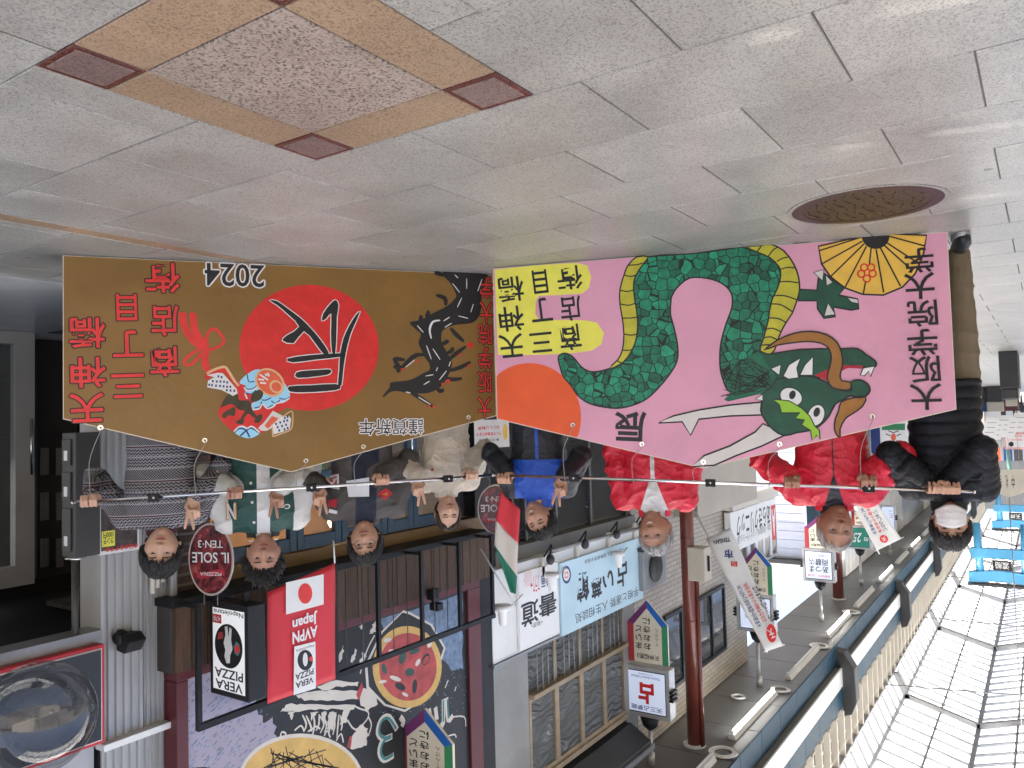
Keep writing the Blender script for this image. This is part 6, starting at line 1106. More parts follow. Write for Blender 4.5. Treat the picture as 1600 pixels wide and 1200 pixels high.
mat('eye_white', (.40, .37, .34), .25, .03, 9); mat('iris', (.018, .010, .007), .15, .05, 9); mat('lip', (.36, .12, .095), .42, .06, 20); mat('mouth_line', (.09, .025, .02), .5, .05, 20); mat('teeth', (.66, .62, .55), .35, .03, 20)
def hair_mat(name, col, var=.35): return mat(name, col, .42, var, 30, bump=.6, bscale=70, stretch=(1.5, 1.5, .35), spec=.4)
hair_mat('hair_black', (.012, .010, .009)); hair_mat('hair_brown', (.030, .018, .012)); hair_mat('hair_grey', (.34, .33, .32), .5); hair_mat('hair_white', (.42, .39, .36), .4)

def person(label, pos, face, h, look, hands, clothes, legs=True, head=(0, 0, 0), build=1.0, skin='skin_mid', hsc=1.0, lean=0.0, lod=1.0, group='people holding up the plaque boards'):
    """pos: ground point, face: world direction the chest points; hands: {+1: left, -1: right} -> dict(at=world point, kind, axis)"""
    rz = math.atan2(face[1], face[0])+math.pi/2; root = thing('person', label, 'person', (pos[0], pos[1], 0), rz, group)
    Mi = MW[root.name].inverted(); s = h/1.72; B = build; Lc = lambda p: Mi @ Vector(p); Ld = lambda d: (Mi.to_3x3() @ Vector(d)).normalized()
    HC = Vector((0, -.035-lean, h-.117*hsc)); yaw, pitch, tilt = head; HM = Matrix.Translation(HC) @ Matrix.Rotation(R(yaw), 4, 'Z') @ Matrix.Rotation(R(tilt), 4, 'Y') @ Matrix.Rotation(R(pitch), 4, 'X') @ Matrix.Scale(hsc, 4); HMn = np.array(HM)
    tf = lambda P: np.asarray(P)@HMn[:3, :3].T+HMn[:3, 3]
    # ------------------------------------------------ body: one continuous surface
    b = MB(); b.add([tuple(p) for p in tf(head_pts(_D))], _F)
    for sx in (-1, 1):
        for c, r_, sc in (((.077, .016, -.006), .030, (.28, .55, 1.0)), ((.079, .012, -.028), .012, (.5, .9, 1))):
            q = MB().sphere((0, 0, 0), r_, 12, 8, sc); q.v = [tuple(tf(np.array([v_[0]*1+sx*c[0]+sx*.25*max(0, v_[1]), v_[1]+c[1], v_[2]+c[2]]))) for v_ in q.v]; b.add(q.v, q.f)
    nz = 1.435*s; chain(b, [(0, .015, nz-.06), (0, .0, nz+.03), tuple(HM @ Vector((0, .018, -.06)))], [.062, .057, .056], 14)
    chain(b, [(0, .01, .92*s), (0, .01, 1.2*s), (0, .01, 1.40*s)], [.085, .085, .09], 12)
    SH = {}; EL = {}; WR = {}
    for sx in (1, -1):
        S = Vector((sx*.172*s*B, .012, 1.395*s)); hd = hands.get(sx); l1, l2 = .285*s, .255*s
        if hd is None: W = Vector((sx*.24*s*B, -.06, .86*s)); kind = 'down'
        else:
            C = Lc(hd['at']); kind = hd['kind']; N_ = Vector((0, -1, 0)) if 'front' not in hd else Ld(hd['front'])
            if kind == 'grip': W = C-N_*.085+Vector((0, 0, -.012 if not hd.get('under') else -.03))
            else: W = C-N_*hd.get('back', .045)+Vector((0, 0, -.055))
        if (W-S).length > (l1+l2)*.985: W = S+(W-S).normalized()*(l1+l2)*.985
        E_ = ik(S, W, l1, l2, Vector((sx*hands.get('out', .75), .35, -1.0)) if hd else Vector((sx*.3, 1, -.2))); SH[sx], EL[sx], WR[sx] = S, E_, W
        chain(b, [(0, .01, 1.38*s), S, E_], [.05, .036, .034], 10); chain(b, [E_, E_.lerp(W, .5), W], [.034, .033, .0255], 12)
        side = Vector((-sx, 0, 0))                                     # towards the thumb with the palm to the front
        if kind == 'grip':
            ax = Ld(hd['axis']); ax = ax if ax.dot(side) > 0 else -ax; up = Vector((0, 0, 1)); bk = -N_; C2 = W+N_*.085+Vector((0, 0, .012 if not hd.get('under') else .03)); p = lambda a, bb, u_: C2+ax*a+bk*bb+up*u_
            for i in range(4):
                a = (1.5-i)*.0212; ln = (.92, 1.0, .95, .8)[i]
                chain(b, [W+ax*a*.55, p(a, .022, .030)], [.0165, .0115], 8); chain(b, [p(a, .022, .031), p(a*1.03, -.017*ln, .028), p(a*1.03, -.029*ln, .002), p(a, -.012, -.021)], [.0100, .0090, .0086, .0074], 8)
            chain(b, [W+ax*.022, p(.042, .042, -.004), p(.036, .012, -.022), p(.016, -.012, -.024)], [.017, .0135, .0115, .0095], 8)
        elif kind == 'peace':
            d = Vector((hd.get('tiltx', 0), -.12, 1)).normalized(); sd = (side-d*side.dot(d)).normalized(); n = N_; p = lambda a, u_, f: W+sd*a+d*u_+n*f
            for i, a in enumerate((.029, .010, -.010, -.027)): chain(b, [W+sd*a*.5, p(a, .082-(.0, -.003, .003, .010)[i], 0)], [.017, .0118], 8)
            for i, (a, an, ln) in enumerate(((.029, .20, .074), (.010, -.13, .082))):
                q = d*math.cos(an)+sd*math.sin(an); m0 = p(a, .084, 0); chain(b, [m0, m0+q*ln*.5+n*.004, m0+q*ln*.78+n*.004, m0+q*ln+n*.001], [.0105, .0098, .0092, .0075], 8)
            for a, u0 in ((-.010, .080), (-.027, .072)): chain(b, [p(a, u0, 0), p(a, u0+.022, .026), p(a+.002, u0-.006, .042), p(a+.003, u0-.026, .026)], [.0108, .0104, .0098, .0085], 8)
            chain(b, [W+sd*.018+d*.015, p(.034, .042, .014), p(.020, .062, .032), p(-.006, .060, .044)], [.017, .0135, .0115, .0095], 8)
        else:
            for i in range(4): chain(b, [W+Vector((0, (i-1.5)*.012, 0)), W+Vector((0, (i-1.5)*.02, -.085)), W+Vector((-sx*.012, (i-1.5)*.02, -.13)), W+Vector((-sx*.03, (i-1.5)*.019, -.155))], [.017, .0115, .0098, .0085], 8)
            chain(b, [W, W+Vector((0, -.04, -.05)), W+Vector((-sx*.01, -.045, -.09))], [.017, .0125, .0095], 8)
    for sx in (1, -1): chain(b, [(sx*.05, .01, .93*s), (sx*.10*s, .01, .88*s), (sx*.105*s, 0, .48*s), (sx*.11*s, .02, .09*s)], [.06, .055, .045, .04], 10)
    body = link('body', fuse(b, .0038*lod, 2), root, skin, world=False, smooth=True)
    # ------------------------------------------------ face
    def patch(name, xs, zc, hgt, m_, off, par=body, shift=None):
        v = []; f = []
        for i, x in enumerate(xs):
            for k, g in enumerate((-1, -.5, 0, .5, 1)):
                z = zc[i]+hgt[i]*g; v.append((x, face_y(x, z)-off-(1-abs(g))*.0006, z))
        for i in range(len(xs)-1):
            for k in range(4): f.append((5*i+k, 5*(i+1)+k, 5*(i+1)+k+1, 5*i+k+1))
        me = bpy.data.meshes.new(name); me.from_pydata([tuple(p) for p in tf(np.array(v))], [], f); me.update(); o = link(name, me, par, m_, world=False, smooth=True); return o
    sq = look.get('squint', .6)*.85; T = np.linspace(-1, 1, 9)
    for sx in (-1, 1):
        ex = sx*.0315; xs = ex+T*.0150; arc = np.sqrt(np.maximum(0, 1-T**2)); zc = .0085+.0022*arc*(1 if look.get('smile') else .3)-.0006*T*sx*-1
        e = patch('eye', xs, zc, arc*.0062*sq+.0003, 'eye_white', .0016)
        Ti = np.linspace(-1, 1, 7); ai = np.sqrt(np.maximum(0, 1-Ti**2)); patch('iris', ex+Ti*.0062, np.interp(ex+Ti*.0062, xs if xs[0] < xs[-1] else xs[::-1], zc), np.minimum(ai*.0062, .0060*sq)+.0002, 'iris', .0024, e)
        patch('eyelid_line', xs, zc+arc*.0062*sq+.0006, np.full(9, .0011), 'iris', .0026, e)
        patch('eyebrow', sx*(.012+np.linspace(0, 1, 8)*.038), .0275+.004*np.sin(np.linspace(0.3, 2.6, 8)), np.array([.0022, .0032, .0034, .0032, .003, .0026, .002, .001])*look.get('brow', 1), look.get('brow_mat', 'hair_black'), .0022)
    if not look.get('mask'):
        sm = .0065 if look.get('smile') else .002; mw = .0265 if look.get('smile') else .022; xs = T*mw; zc = -.0575+sm*T**2
        lp2 = patch('lips', xs, zc, (1-T**2)*.0078+.0006, 'lip', .0012)
        if look.get('smile') == 2: patch('teeth', xs*.72, zc+.0005, (1-T**2)*.0042+.0004, 'teeth', .0026, lp2)
        else: patch('mouth_line', xs*1.02, zc+.0002, np.full(9, .0011), 'mouth_line', .0026, lp2)
    for sx in (-1, 1): patch('nostril', sx*.0075+np.linspace(-1, 1, 5)*.0030, np.full(5, -.0385), np.array([.0004, .0012, .0015, .0012, .0004]), 'mouth_line', .0005)
    # ------------------------------------------------ hair
    hp = look['hair']; Dh, Fh = sph(120, 84); base = head_pts(Dh, False); az = np.arctan2(np.abs(Dh[:, 0]), -Dh[:, 1])
    rng = np.random.default_rng(hp.get('seed', 1)); ph = rng.uniform(0, 6.28, 8); aa = np.arctan2(Dh[:, 0], -Dh[:, 1])
    jag = hp.get('jag', .006)*(np.sin(aa*11+ph[0])+np.sin(aa*19+ph[1])*.8+np.sin(aa*31+ph[2])*.5)
    zb = np.interp(az, [0, .45, .85, 1.15, 1.45, 1.75, 2.3, 3.15], [hp['front'], hp['front']-.002, hp.get('temple', hp['front']-.012), hp.get('side', -.005)+.012, hp.get('side', -.005), hp.get('behind', -.03), hp.get('nape', -.062), hp.get('nape', -.062)])+jag
    if hp.get('part'): zb = zb+.02*np.exp(-((aa-hp['part'])/.35)**2)
    g = sstep(-.004, hp.get('soft', .022), base[:, 2]-zb); nn = np.array([noise.noise(Vector((math.sin(a)*6+3, math.cos(a)*6, d[2]*2.2))) for a, d in zip(aa, Dh)]); n2 = np.array([noise.noise(Vector((math.sin(a)*17, math.cos(a)*17, d[2]*4))) for a, d in zip(aa, Dh)])
    th = hp['th']*(1+.30*nn+.28*n2)+hp.get('top', 0)*np.clip(Dh[:, 2], 0, 1)
    if hp.get('curl'):
        c3 = np.array([noise.turbulence(Vector(d)*9.5, 2, False)+.9*abs(noise.noise(Vector(d)*22)) for d in Dh]); th = th+hp['curl']*(c3-.55)
    off = -.014*(1-g)+th*g; hv = tf(base*(1+off/np.linalg.norm(base, axis=1))[:, None])
    me = bpy.data.meshes.new('hair'); me.from_pydata([tuple(p) for p in hv], [], Fh); me.update(); link('hair', me, body, look.get('hair_mat', 'hair_black'), world=False, smooth=True)
    # loose strands along the fringe and over the crown
    stv = MB(); rs = random.Random(hp.get('seed', 1)*7)
    for _ in range(hp.get('strands', 150)):
        a = rs.uniform(-1.5, 1.5) if rs.random() < .6 else rs.uniform(-3.1, 3.1); z0 = rs.uniform(.5, .97); cr_ = math.sqrt(1-z0*z0); pts = []; dz = rs.uniform(.25, .7); da = rs.uniform(-.25, .25)
        for t_ in (0, .33, .66, 1):
            zz = z0-dz*t_; c_ = math.sqrt(max(0, 1-zz*zz)); d_ = np.array([[math.sin(a+da*t_)*c_, -math.cos(a+da*t_)*c_, zz]]); bp_ = head_pts(d_, False)[0]; zlim = np.interp(abs(math.atan2(abs(d_[0, 0]), -d_[0, 1])), [0, .85, 1.45, 3.15], [hp['front']-.012, hp['front']-.02, hp.get('side', -.005)-.01, hp.get('nape', -.062)])
            if bp_[2] < zlim: break
            pts.append(tf(bp_*(1+(hp['th']*1.12+rs.uniform(0, .006))/np.linalg.norm(bp_)))[None][0])
        if len(pts) > 2: stv.tube([tuple(q.ravel()) for q in pts], [.0022*hsc]*(len(pts)-1)+[.0006], 4, False)
    if stv.v: o = stv.build('hair_strands', look.get('hair_mat', 'hair_black'), body, world=False); o['kind'] = 'stuff'
    if look.get('glasses'):
        gl = MB()
        for sx in (-1, 1): gl.tube([tuple(tf(np.array([sx*.032+.0225*math.cos(k), face_y(sx*.032, .008)-.011+.004*abs(math.cos(k)), .007+.0165*math.sin(k)]))) for k in np.linspace(0, 6.2832, 25)], .0016, 6, False)
        gl.tube([tuple(tf(np.array([x, face_y(0, .012)-.004, .010]))) for x in (-.0095, 0, .0095)], .0016, 6)
        for sx in (-1, 1): gl.tube([tuple(tf(np.array(q))) for q in ((sx*.0545, -.078, .009), (sx*.076, -.05, .010), (sx*.082, .02, .008))], .0016, 6)
        gl.build('glasses', 'black_metal', body, world=False)
    if look.get('mask'):
        v = []; f = []; nu, nv = 17, 11
        for j in range(nv):
            for i in range(nu):
                x = (-1+2*i/(nu-1))*.068; zt = .004-.018*abs(x/.068)**1.5; zbm = -.112+.035*abs(x/.068)**2; z = zt+(zbm-zt)*j/(nv-1); bulge = .016*(1-(x/.068)**2)*math.sin(math.pi*min(1, .12+j/(nv-1)*.9)); pl_ = .0022*math.sin(j*2.2); yy = -.098*max(0, 1-(x/.080)**2)**.42*(1-.0*j)-.012-bulge*.7-pl_; v.append((x, min(yy, -.02), z))
        for j in range(nv-1):
            for i in range(nu-1): k = j*nu+i; f.append((k, k+1, k+nu+1, k+nu))
        me = bpy.data.meshes.new('face_mask'); me.from_pydata([tuple(p) for p in tf(np.array(v))], [], f); me.update(); o = link('face_mask', me, body, 'mask_cloth', world=False, smooth=True); md = o.modifiers.new('s', 'SOLIDIFY'); md.thickness = .002
        for sx in (-1, 1): tube_l = MB().tube([tuple(tf(np.array(q))) for q in ((sx*.066, -.05, -.02), (sx*.079, -.01, .0), (sx*.086, .02, .012), (sx*.082, .03, -.01), (sx*.076, -.005, -.035), (sx*.062, -.05, -.07))], .0014, 5).build('ear_loop', 'mask_cloth', o, world=False)
    # ------------------------------------------------ clothes
    K = clothes; fat = K.get('fat', 1.0); sr = K.get('sleeve', (.066, .058, .046)); c = MB(); hem = K.get('hem', .88)*s
    prof = [(hem, .172, .122), (1.0*s, .166, .118), (1.12*s, .166, .116), (1.25*s, .178, .122), (1.34*s, .186, .122), (1.405*s, .178, .104), (1.445*s, .125, .082), (1.475*s, .082, .070)]
    loft(c, [(0, .008, z, rx*s*B*fat, ry*s*B*fat) for z, rx, ry in prof])
    for sx in (1, -1):
        S, E_, W = SH[sx], EL[sx], WR[sx]; We = E_.lerp(W, K.get('cuff', .90)); chain(c, [Vector((sx*.09, .008, 1.385*s)), S, S.lerp(E_, .5), E_, E_.lerp(We, .5), We], [.085*s*B, sr[0]*s*B*1.08, sr[0]*s*B, sr[1]*s*B*1.02, (sr[1]+sr[2])/2*s, sr[2]*s], 16)
    me = fuse(c, .0066*lod, 8); n_ = len(me.vertices); co = np.empty(n_*3); me.vertices.foreach_get('co', co); co = co.reshape(-1, 3); no = np.empty(n_*3); me.vertices.foreach_get('normal', no); no = no.reshape(-1, 3)
    def segd(P, A, B_): A, B_ = np.array(A), np.array(B_); ab = B_-A; t_ = np.clip((P-A)@ab/(ab@ab), 0, 1); return np.linalg.norm(P-A-t_[:, None]*ab, axis=1), t_
    arm = np.zeros(n_); asd = np.full(n_, -1.0); along = np.zeros(n_); elb = np.zeros(n_)
    for sx in (1, -1):
        S, E_, W = SH[sx], EL[sx], WR[sx]; d1, t1 = segd(co, S, E_); d2, t2 = segd(co, E_, W); lim = sr[0]*s*1.22; near = np.minimum(d1, d2) < lim; out_ = (co[:, 0]*sx > .155*s*B) | (d2 < sr[1]*1.15*s) | (co[:, 1] < -.135*fat); k = near & out_; arm[k] = 1; asd = np.maximum(asd, np.minimum(lim-np.minimum(d1, d2), np.maximum.reduce([co[:, 0]*sx-.155*s*B, sr[1]*1.15*s-d2, -.135*fat-co[:, 1]]))); along[k] = np.where(d1 < d2, t1*.285*s, .285*s+t2*.255*s)[k]; elb = np.maximum(elb, np.exp(-(np.linalg.norm(co-np.array(E_), axis=1)/.11)**2))
    wr = K.get('wrinkle', .006); dsp = np.zeros(n_)
    for i in range(n_):
        p = co[i]; a = max(0, 1-abs(noise.noise(Vector((p[0]*7+p[2]*4, p[1]*7, p[2]*10-p[0]*5)))*2.6)); a2 = max(0, 1-abs(noise.noise(Vector((p[0]*13-p[2]*8+4, p[1]*13, p[2]*19+p[0]*9)))*2.2)); dsp[i] = wr*(a**2-.3)*(1+1.2*elb[i])+wr*.45*(a2**3-.15)+.0025*noise.noise(Vector(p)*5)
    if K.get('quilt'): qv = K['quilt']; dsp = dsp*.6+np.where(arm > 0, .006*np.abs(np.sin(math.pi*along/(qv*.8)))**.6, .013*np.abs(np.sin(math.pi*co[:, 2]/qv))**.6)-.006
    co2 = co+no*dsp[:, None]; me.vertices.foreach_set('co', co2.ravel()); me.update()
    fa, fb = K['tone'](co, asd, s); me.materials.clear(); me.materials.append(MATS[K['mat']]); names = [K['mat']]
    for an, dat in (('tone_a', fa), ('tone_b', fb)): at_ = me.attributes.new(an, 'FLOAT', 'POINT'); at_.data.foreach_set('value', np.asarray(dat, dtype=np.float32))
    top = link(K.get('name', 'jacket'), me, root, None, world=False, smooth=True)
    # cuffs and collar
    for sx in (1, -1):
        S, E_, W = SH[sx], EL[sx], WR[sx]; a = E_.lerp(W, K.get('cuff', .90)-.03); e = E_.lerp(W, K.get('cuff', .90)+.055); rc = sr[2]*s
        MB().tube([a, a.lerp(e, .3), a.lerp(e, .9), e], [rc*.92, rc*.98, rc*.94, rc*.80], 20).build('cuff', K.get('cuff_mat', names[0]), top, smooth=True, world=False)
    cm = K.get('collar')
    if cm:
        for q in cm:
            z0, z1, r0, r1, m_, gap = q; z0 += .028; z1 += .042; n0 = 30; v = []; f = []
            for j in range(4):
                t_ = j/3
                for k in range(n0+1):
                    a = -math.pi/2+gap+(2*math.pi-2*gap)*k/n0; rr = r0+(r1-r0)*t_; v.append((rr*math.cos(a), .012-lean*t_+rr*.92*math.sin(a)-.006, (z0+(z1-z0)*t_)*s-.022*(1-math.sin(a))/2*s*(1-.3*t_)))
            for j in range(3):
                for k in range(n0): i0 = j*(n0+1)+k; f.append((i0, i0+1, i0+n0+2, i0+n0+1))
            me = bpy.data.meshes.new('collar'); me.from_pydata(v, [], f); me.update(); o = link('collar', me, top, m_, world=False, smooth=True); md = o.modifiers.new('s', 'SOLIDIFY'); md.thickness = .009; md.offset = 0; md = o.modifiers.new('b', 'SUBSURF'); md.levels = md.render_levels = 1
    # trousers and shoes
    t = MB(); loft(t, [(0, .008, z*s, rx*s*B, ry*s*B) for z, rx, ry in ((.80, .165, .118), (.88, .172, .122), (.96, .165, .115), (1.0, .158, .11))])
    for sx in (1, -1): chain(t, [(sx*.085*s, .008, .87*s), (sx*.105*s, 0, .66*s), (sx*.108*s, -.004, .48*s), (sx*.11*s, .012, .28*s), (sx*.112*s, .02, .10*s)], [.098*s*B, .086*s, .074*s, .066*s, .062*s], 16)
    me = fuse(t, .012*lod, 5); n_ = len(me.vertices); co = np.empty(n_*3); me.vertices.foreach_get('co', co); co = co.reshape(-1, 3); no = np.empty(n_*3); me.vertices.foreach_get('normal', no); no = no.reshape(-1, 3)
    dsp = np.array([.009*((1-abs(noise.noise(Vector((p[0]*5, p[1]*5+2, p[2]*9+p[0]*3)))*1.6))**2-.45) for p in co]); me.vertices.foreach_set('co', (co+no*dsp[:, None]).ravel()); me.update(); link('trousers', me, root, K.get('trousers', 'denim'), world=False, smooth=True)
    for sx in (1, -1):
        f = MB(); chain(f, [(sx*.115*s, .045, .052), (sx*.118*s, -.03, .052), (sx*.125*s, -.115, .042), (sx*.128*s, -.165, .034)], [.043, .043, .043, .033], 14); me = fuse(f, .008*min(lod, 2), 3); co = np.empty(len(me.vertices)*3); me.vertices.foreach_get('co', co); co = co.reshape(-1, 3); co[:, 2] = np.maximum(co[:, 2], .018); me.vertices.foreach_set('co', co.ravel()); me.update(); sh = link('shoe', me, root, K.get('shoe', 'shoe_black'), world=False, smooth=True)
        so = MB(); q = [(sx*.121*s+.047*math.cos(a)*(1 if math.sin(a) > -.2 else .9), -.055+.142*math.sin(a), .003) for a in np.linspace(0, 2*math.pi, 25)[:-1]]; so.prism(q, (0, 0, .022)); so.build('sole', K.get('sole', 'sole_white'), sh, world=False)
    return root, top, body, dict(SH=SH, EL=EL, WR=WR, s=s, tf=tf)

# ---- cloth and skin colours
skin_mat('skin_light', (.58, .355, .25)); skin_mat('skin_mid', (.52, .30, .20)); skin_mat('skin_tan', (.42, .225, .15)); skin_mat('skin_brown', (.36, .185, .12))
CL = lambda nm, c, **k: mat(nm, c, k.pop('rough', .8), k.pop('var', .08), k.pop('scale', 10), bump=k.pop('bump', .25), bscale=k.pop('bscale', 160), **k)
CL('varsity_green', (.010, .060, .048), sheen=.3); CL('sleeve_white', (.58, .57, .54), rough=.45, bscale=40); CL('tee_white', (.62, .62, .60)); CL('rib_orange', (.55, .25, .05)); CL('rib_black', (.015, .014, .015)); CL('overshirt', (.075, .066, .060)); CL('navy_knit', (.012, .016, .03)); CL('cream_knit', (.60, .52, .41), sheen=.4, bump=.5); CL('jacket_blue', (.012, .075, .42), rough=.5); CL('jacket_ink', (.010, .012, .018), rough=.5); CL('jacket_red', (.60, .012, .035), rough=.5, var=.1); CL('down_black', (.0065, .0075, .011), rough=.58, bscale=60, spec=.3); CL('shirt_white', (.62, .60, .57)); CL('polo_black', (.012, .015, .02)); CL('maroon_knit', (.055, .008, .018)); CL('denim', (.03, .04, .07)); CL('khaki', (.20, .155, .095)); CL('shoe_black', (.012, .013, .017), rough=.4); CL('sole_white', (.55, .55, .53)); CL('mask_cloth', (.72, .71, .70)); CL('patch_red', (.40, .02, .03)); CL('print_white', (.68, .68, .68))

def tone_mat(name, A, B_, C_, rough=.8, bscale=160, bump=.25):
    """cloth in up to three colours; the seams between them are stored on the mesh"""
    m = CL(name, A, rough=rough, bscale=bscale, bump=bump); n = m.node_tree; L = n.links; hs = next(q for q in n.nodes if q.type == 'HUE_SAT'); prev = None
    for an, c in (('tone_a', B_), ('tone_b', C_)):
        at_ = n.nodes.new('ShaderNodeAttribute'); at_.attribute_name = an; g = n.nodes.new('ShaderNodeMath'); g.operation = 'GREATER_THAN'; g.inputs[1].default_value = 0; L.new(at_.outputs['Fac'], g.inputs[0]); mx = n.nodes.new('ShaderNodeMix'); mx.data_type = 'RGBA'; L.new(g.outputs[0], mx.inputs[0]); mx.inputs[6].default_value = (*A, 1); mx.inputs[7].default_value = (*c, 1)
        if prev: L.new(prev, mx.inputs[6])
        prev = mx.outputs[2]
    L.new(prev, hs.inputs['Color']); return m
# Nordic knit: bands of small chevrons in grey, black and wine red
m = bpy.data.materials.new('nordic_knit'); m.use_nodes = True; n = m.node_tree; L = n.links; b = n.nodes['Principled BSDF']; b.inputs['Roughness'].default_value = .9
tc = n.nodes.new('ShaderNodeTexCoord'); sx_ = n.nodes.new('ShaderNodeSeparateXYZ'); L.new(tc.outputs['Object'], sx_.inputs[0])
def M(op, a, b_=None, c_=None):
    q = n.nodes.new('ShaderNodeMath'); q.operation = op
    for i, v_ in enumerate((a, b_, c_)):
        if v_ is None: continue
        if isinstance(v_, (int, float)): q.inputs[i].default_value = v_
        else: L.new(v_, q.inputs[i])
    return q.outputs[0]
Xo, Yo, Zo = sx_.outputs; xx = M('ADD', Xo, M('MULTIPLY', Yo, .6)); tri = M('PINGPONG', xx, .011)
band = M('FRACT', M('DIVIDE', Zo, .19)); cr = n.nodes.new('ShaderNodeValToRGB'); cr.color_ramp.interpolation = 'CONSTANT'; e = cr.color_ramp.elements; e[0].color = (.03, .03, .033, 1); e[1].position = .96; e[1].color = (.30, .29, .29, 1)
for p_, c_ in ((.30, (.30, .29, .29)), (.33, (.05, .008, .016)), (.37, (.30, .29, .30)), (.39, (.02, .02, .022)), (.62, (.33, .31, .31)), (.65, (.04, .008, .014)), (.69, (.022, .022, .03))): q = e.new(p_); q.color = (*c_, 1)
L.new(band, cr.inputs[0])
chev = M('GREATER_THAN', M('FRACT', M('DIVIDE', M('ADD', Zo, tri), .017)), .52); dots = M('GREATER_THAN', M('MULTIPLY', M('SINE', M('MULTIPLY', xx, 430)), M('SINE', M('MULTIPLY', Zo, 430))), .12)
sel = M('GREATER_THAN', band, .385); pat = M('ADD', M('MULTIPLY', chev, sel), M('MULTIPLY', dots, M('SUBTRACT', 1, sel))); lines_ = M('MULTIPLY', M('GREATER_THAN', band, .295), M('LESS_THAN', band, .40)); pat = M('MULTIPLY', pat, M('SUBTRACT', 1, lines_))
mx = n.nodes.new('ShaderNodeMix'); mx.data_type = 'RGBA'; L.new(pat, mx.inputs[0]); L.new(cr.outputs[0], mx.inputs[6]); mx.inputs[7].default_value = (.26, .25, .26, 1); L.new(mx.outputs[2], b.inputs['Base Color'])
bp = n.nodes.new('ShaderNodeBump'); bp.inputs['Strength'].default_value = .35; bp.inputs['Distance'].default_value = .006; L.new(pat, bp.inputs['Height']); L.new(bp.outputs[0], b.inputs['Normal']); MATS['nordic_knit'] = m

def at(P, x, y, n_=-.03): return on_board(P, x, y, n_)
AXB, AXP = tuple(PB.U), tuple(PP.U)
def hold(P, x, y, **k): return dict(at=at(P, x, y), kind='grip', axis=tuple(P.U), front=tuple(P.N), **k)
def vee(P, x, y, **k): return dict(at=at(P, x, y, k.pop('d', -.05)), kind='peace', front=tuple(P.N), **k)
none = lambda co, asd, s: (np.full(len(co), -1.0), np.full(len(co), -1.0))
def to_cam(p, k=1.0, n_=None): d = np.array([-p[0], -p[1]]); d /= np.linalg.norm(d); e = np.array(n_[:2]); q = d*k+e*(1-k); return q/np.linalg.norm(q)

# 1 patterned sweater
p = (-2.58, 4.14); R1 = person('young person in grey patterned knit sweater gripping the right end of the pole', p, to_cam(p, .6, PB.N), 1.725, dict(squint=.55, hair=dict(front=.040, th=.020, temple=.018, side=-.022, nape=-.075, jag=.009, seed=3, strands=220), smile=0), {1: hold(PB, 139, 781), -1: vee(PB, 302, 796)}, dict(name='sweater', mat='nordic_knit', tone=none, cuff_mat='maroon_knit', collar=[(1.435, 1.475, .082, .074, 'maroon_knit', 0), (1.46, 1.50, .070, .064, 'rib_black', 0)], trousers='denim', wrinkle=.005), head=(4, 4, 3), skin='skin_light', hsc=1.15, build=1.06)
# 2 varsity jacket
tone_mat('varsity_cloth', (.010, .060, .048), (.58, .57, .54), (.62, .62, .60), .6)
def varsity(co, asd, s): return asd, np.minimum(.036-np.abs(co[:, 0]), np.minimum(-.02-co[:, 1], -asd))
p = (-3.05, 3.86); R2 = person('curly haired young person in green varsity jacket with white sleeves', p, to_cam(p, .6, PB.N), 1.80, dict(squint=.6, hair=dict(front=.058, th=.030, top=.016, curl=.045, temple=.05, side=.012, behind=-.01, nape=-.05, jag=.004, seed=5, strands=0)), {1: hold(PB, 366, 769), -1: vee(PB, 434, 779)}, dict(name='varsity_jacket', mat='varsity_cloth', tone=varsity, cuff_mat='rib_black', collar=[(1.43, 1.475, .098, .086, 'rib_black', .5), (1.445, 1.485, .095, .083, 'rib_orange', .55), (1.455, 1.492, .091, .080, 'tee_white', .58), (1.45, 1.475, .070, .066, 'tee_white', 0)], sleeve=(.074, .066, .050), fat=1.08), head=(2, 3, 2), skin='skin_tan', hsc=1.12, build=1.05)
# 3 overshirt with patches and glasses
tone_mat('patch_cloth', (.075, .066, .060), (.012, .016, .03), (.012, .016, .03))
def overs(co, asd, s): return np.minimum(np.minimum(.062+.02*np.clip((1.3*s-co[:, 2])*12, 0, 1)-np.abs(co[:, 0]+.005), -.01-co[:, 1]), -asd), np.full(len(co), -1.0)
p = (-3.52, 3.50); R3_ = person('person with glasses in dark grey patch jacket making a peace sign', p, to_cam(p, .6, PB.N), 1.765, dict(squint=.6, glasses=1, smile=1, hair=dict(front=.050, th=.019, temple=.035, side=-.03, behind=-.05, nape=-.075, jag=.005, part=.4, seed=8, strands=170)), {1: vee(PB, 500, 776), -1: hold(PB, 597, 748)}, dict(name='patch_jacket', mat='patch_cloth', tone=overs, collar=[(1.42, 1.47, .094, .088, 'overshirt', .62), (1.435, 1.462, .070, .068, 'navy_knit', 0)], sleeve=(.072, .064, .052)), head=(6, 4, -3), skin='skin_mid', hsc=1.12, build=1.05)
# 4 cream pullover
p = (-4.08, 3.30); R4_ = person('young person in cream pullover beside the join of the two boards', p, to_cam(p, .6, PB.N), 1.625, dict(squint=.5, smile=1, brow=.7, hair_mat='hair_brown', brow_mat='hair_brown', hair=dict(front=.072, th=.013, temple=.055, side=-.03, behind=-.07, nape=-.10, jag=.002, part=0.1, seed=4, strands=60)), {-1: hold(PB, 736, 740), 1: vee(PB, 655, 762)}, dict(name='pullover', mat='cream_knit', tone=none, collar=[(1.44, 1.47, .076, .070, 'cream_knit', 0)], sleeve=(.074, .070, .056), fat=1.05, wrinkle=.008), head=(-3, 2, 2), skin='skin_light', hsc=.96, build=.95)
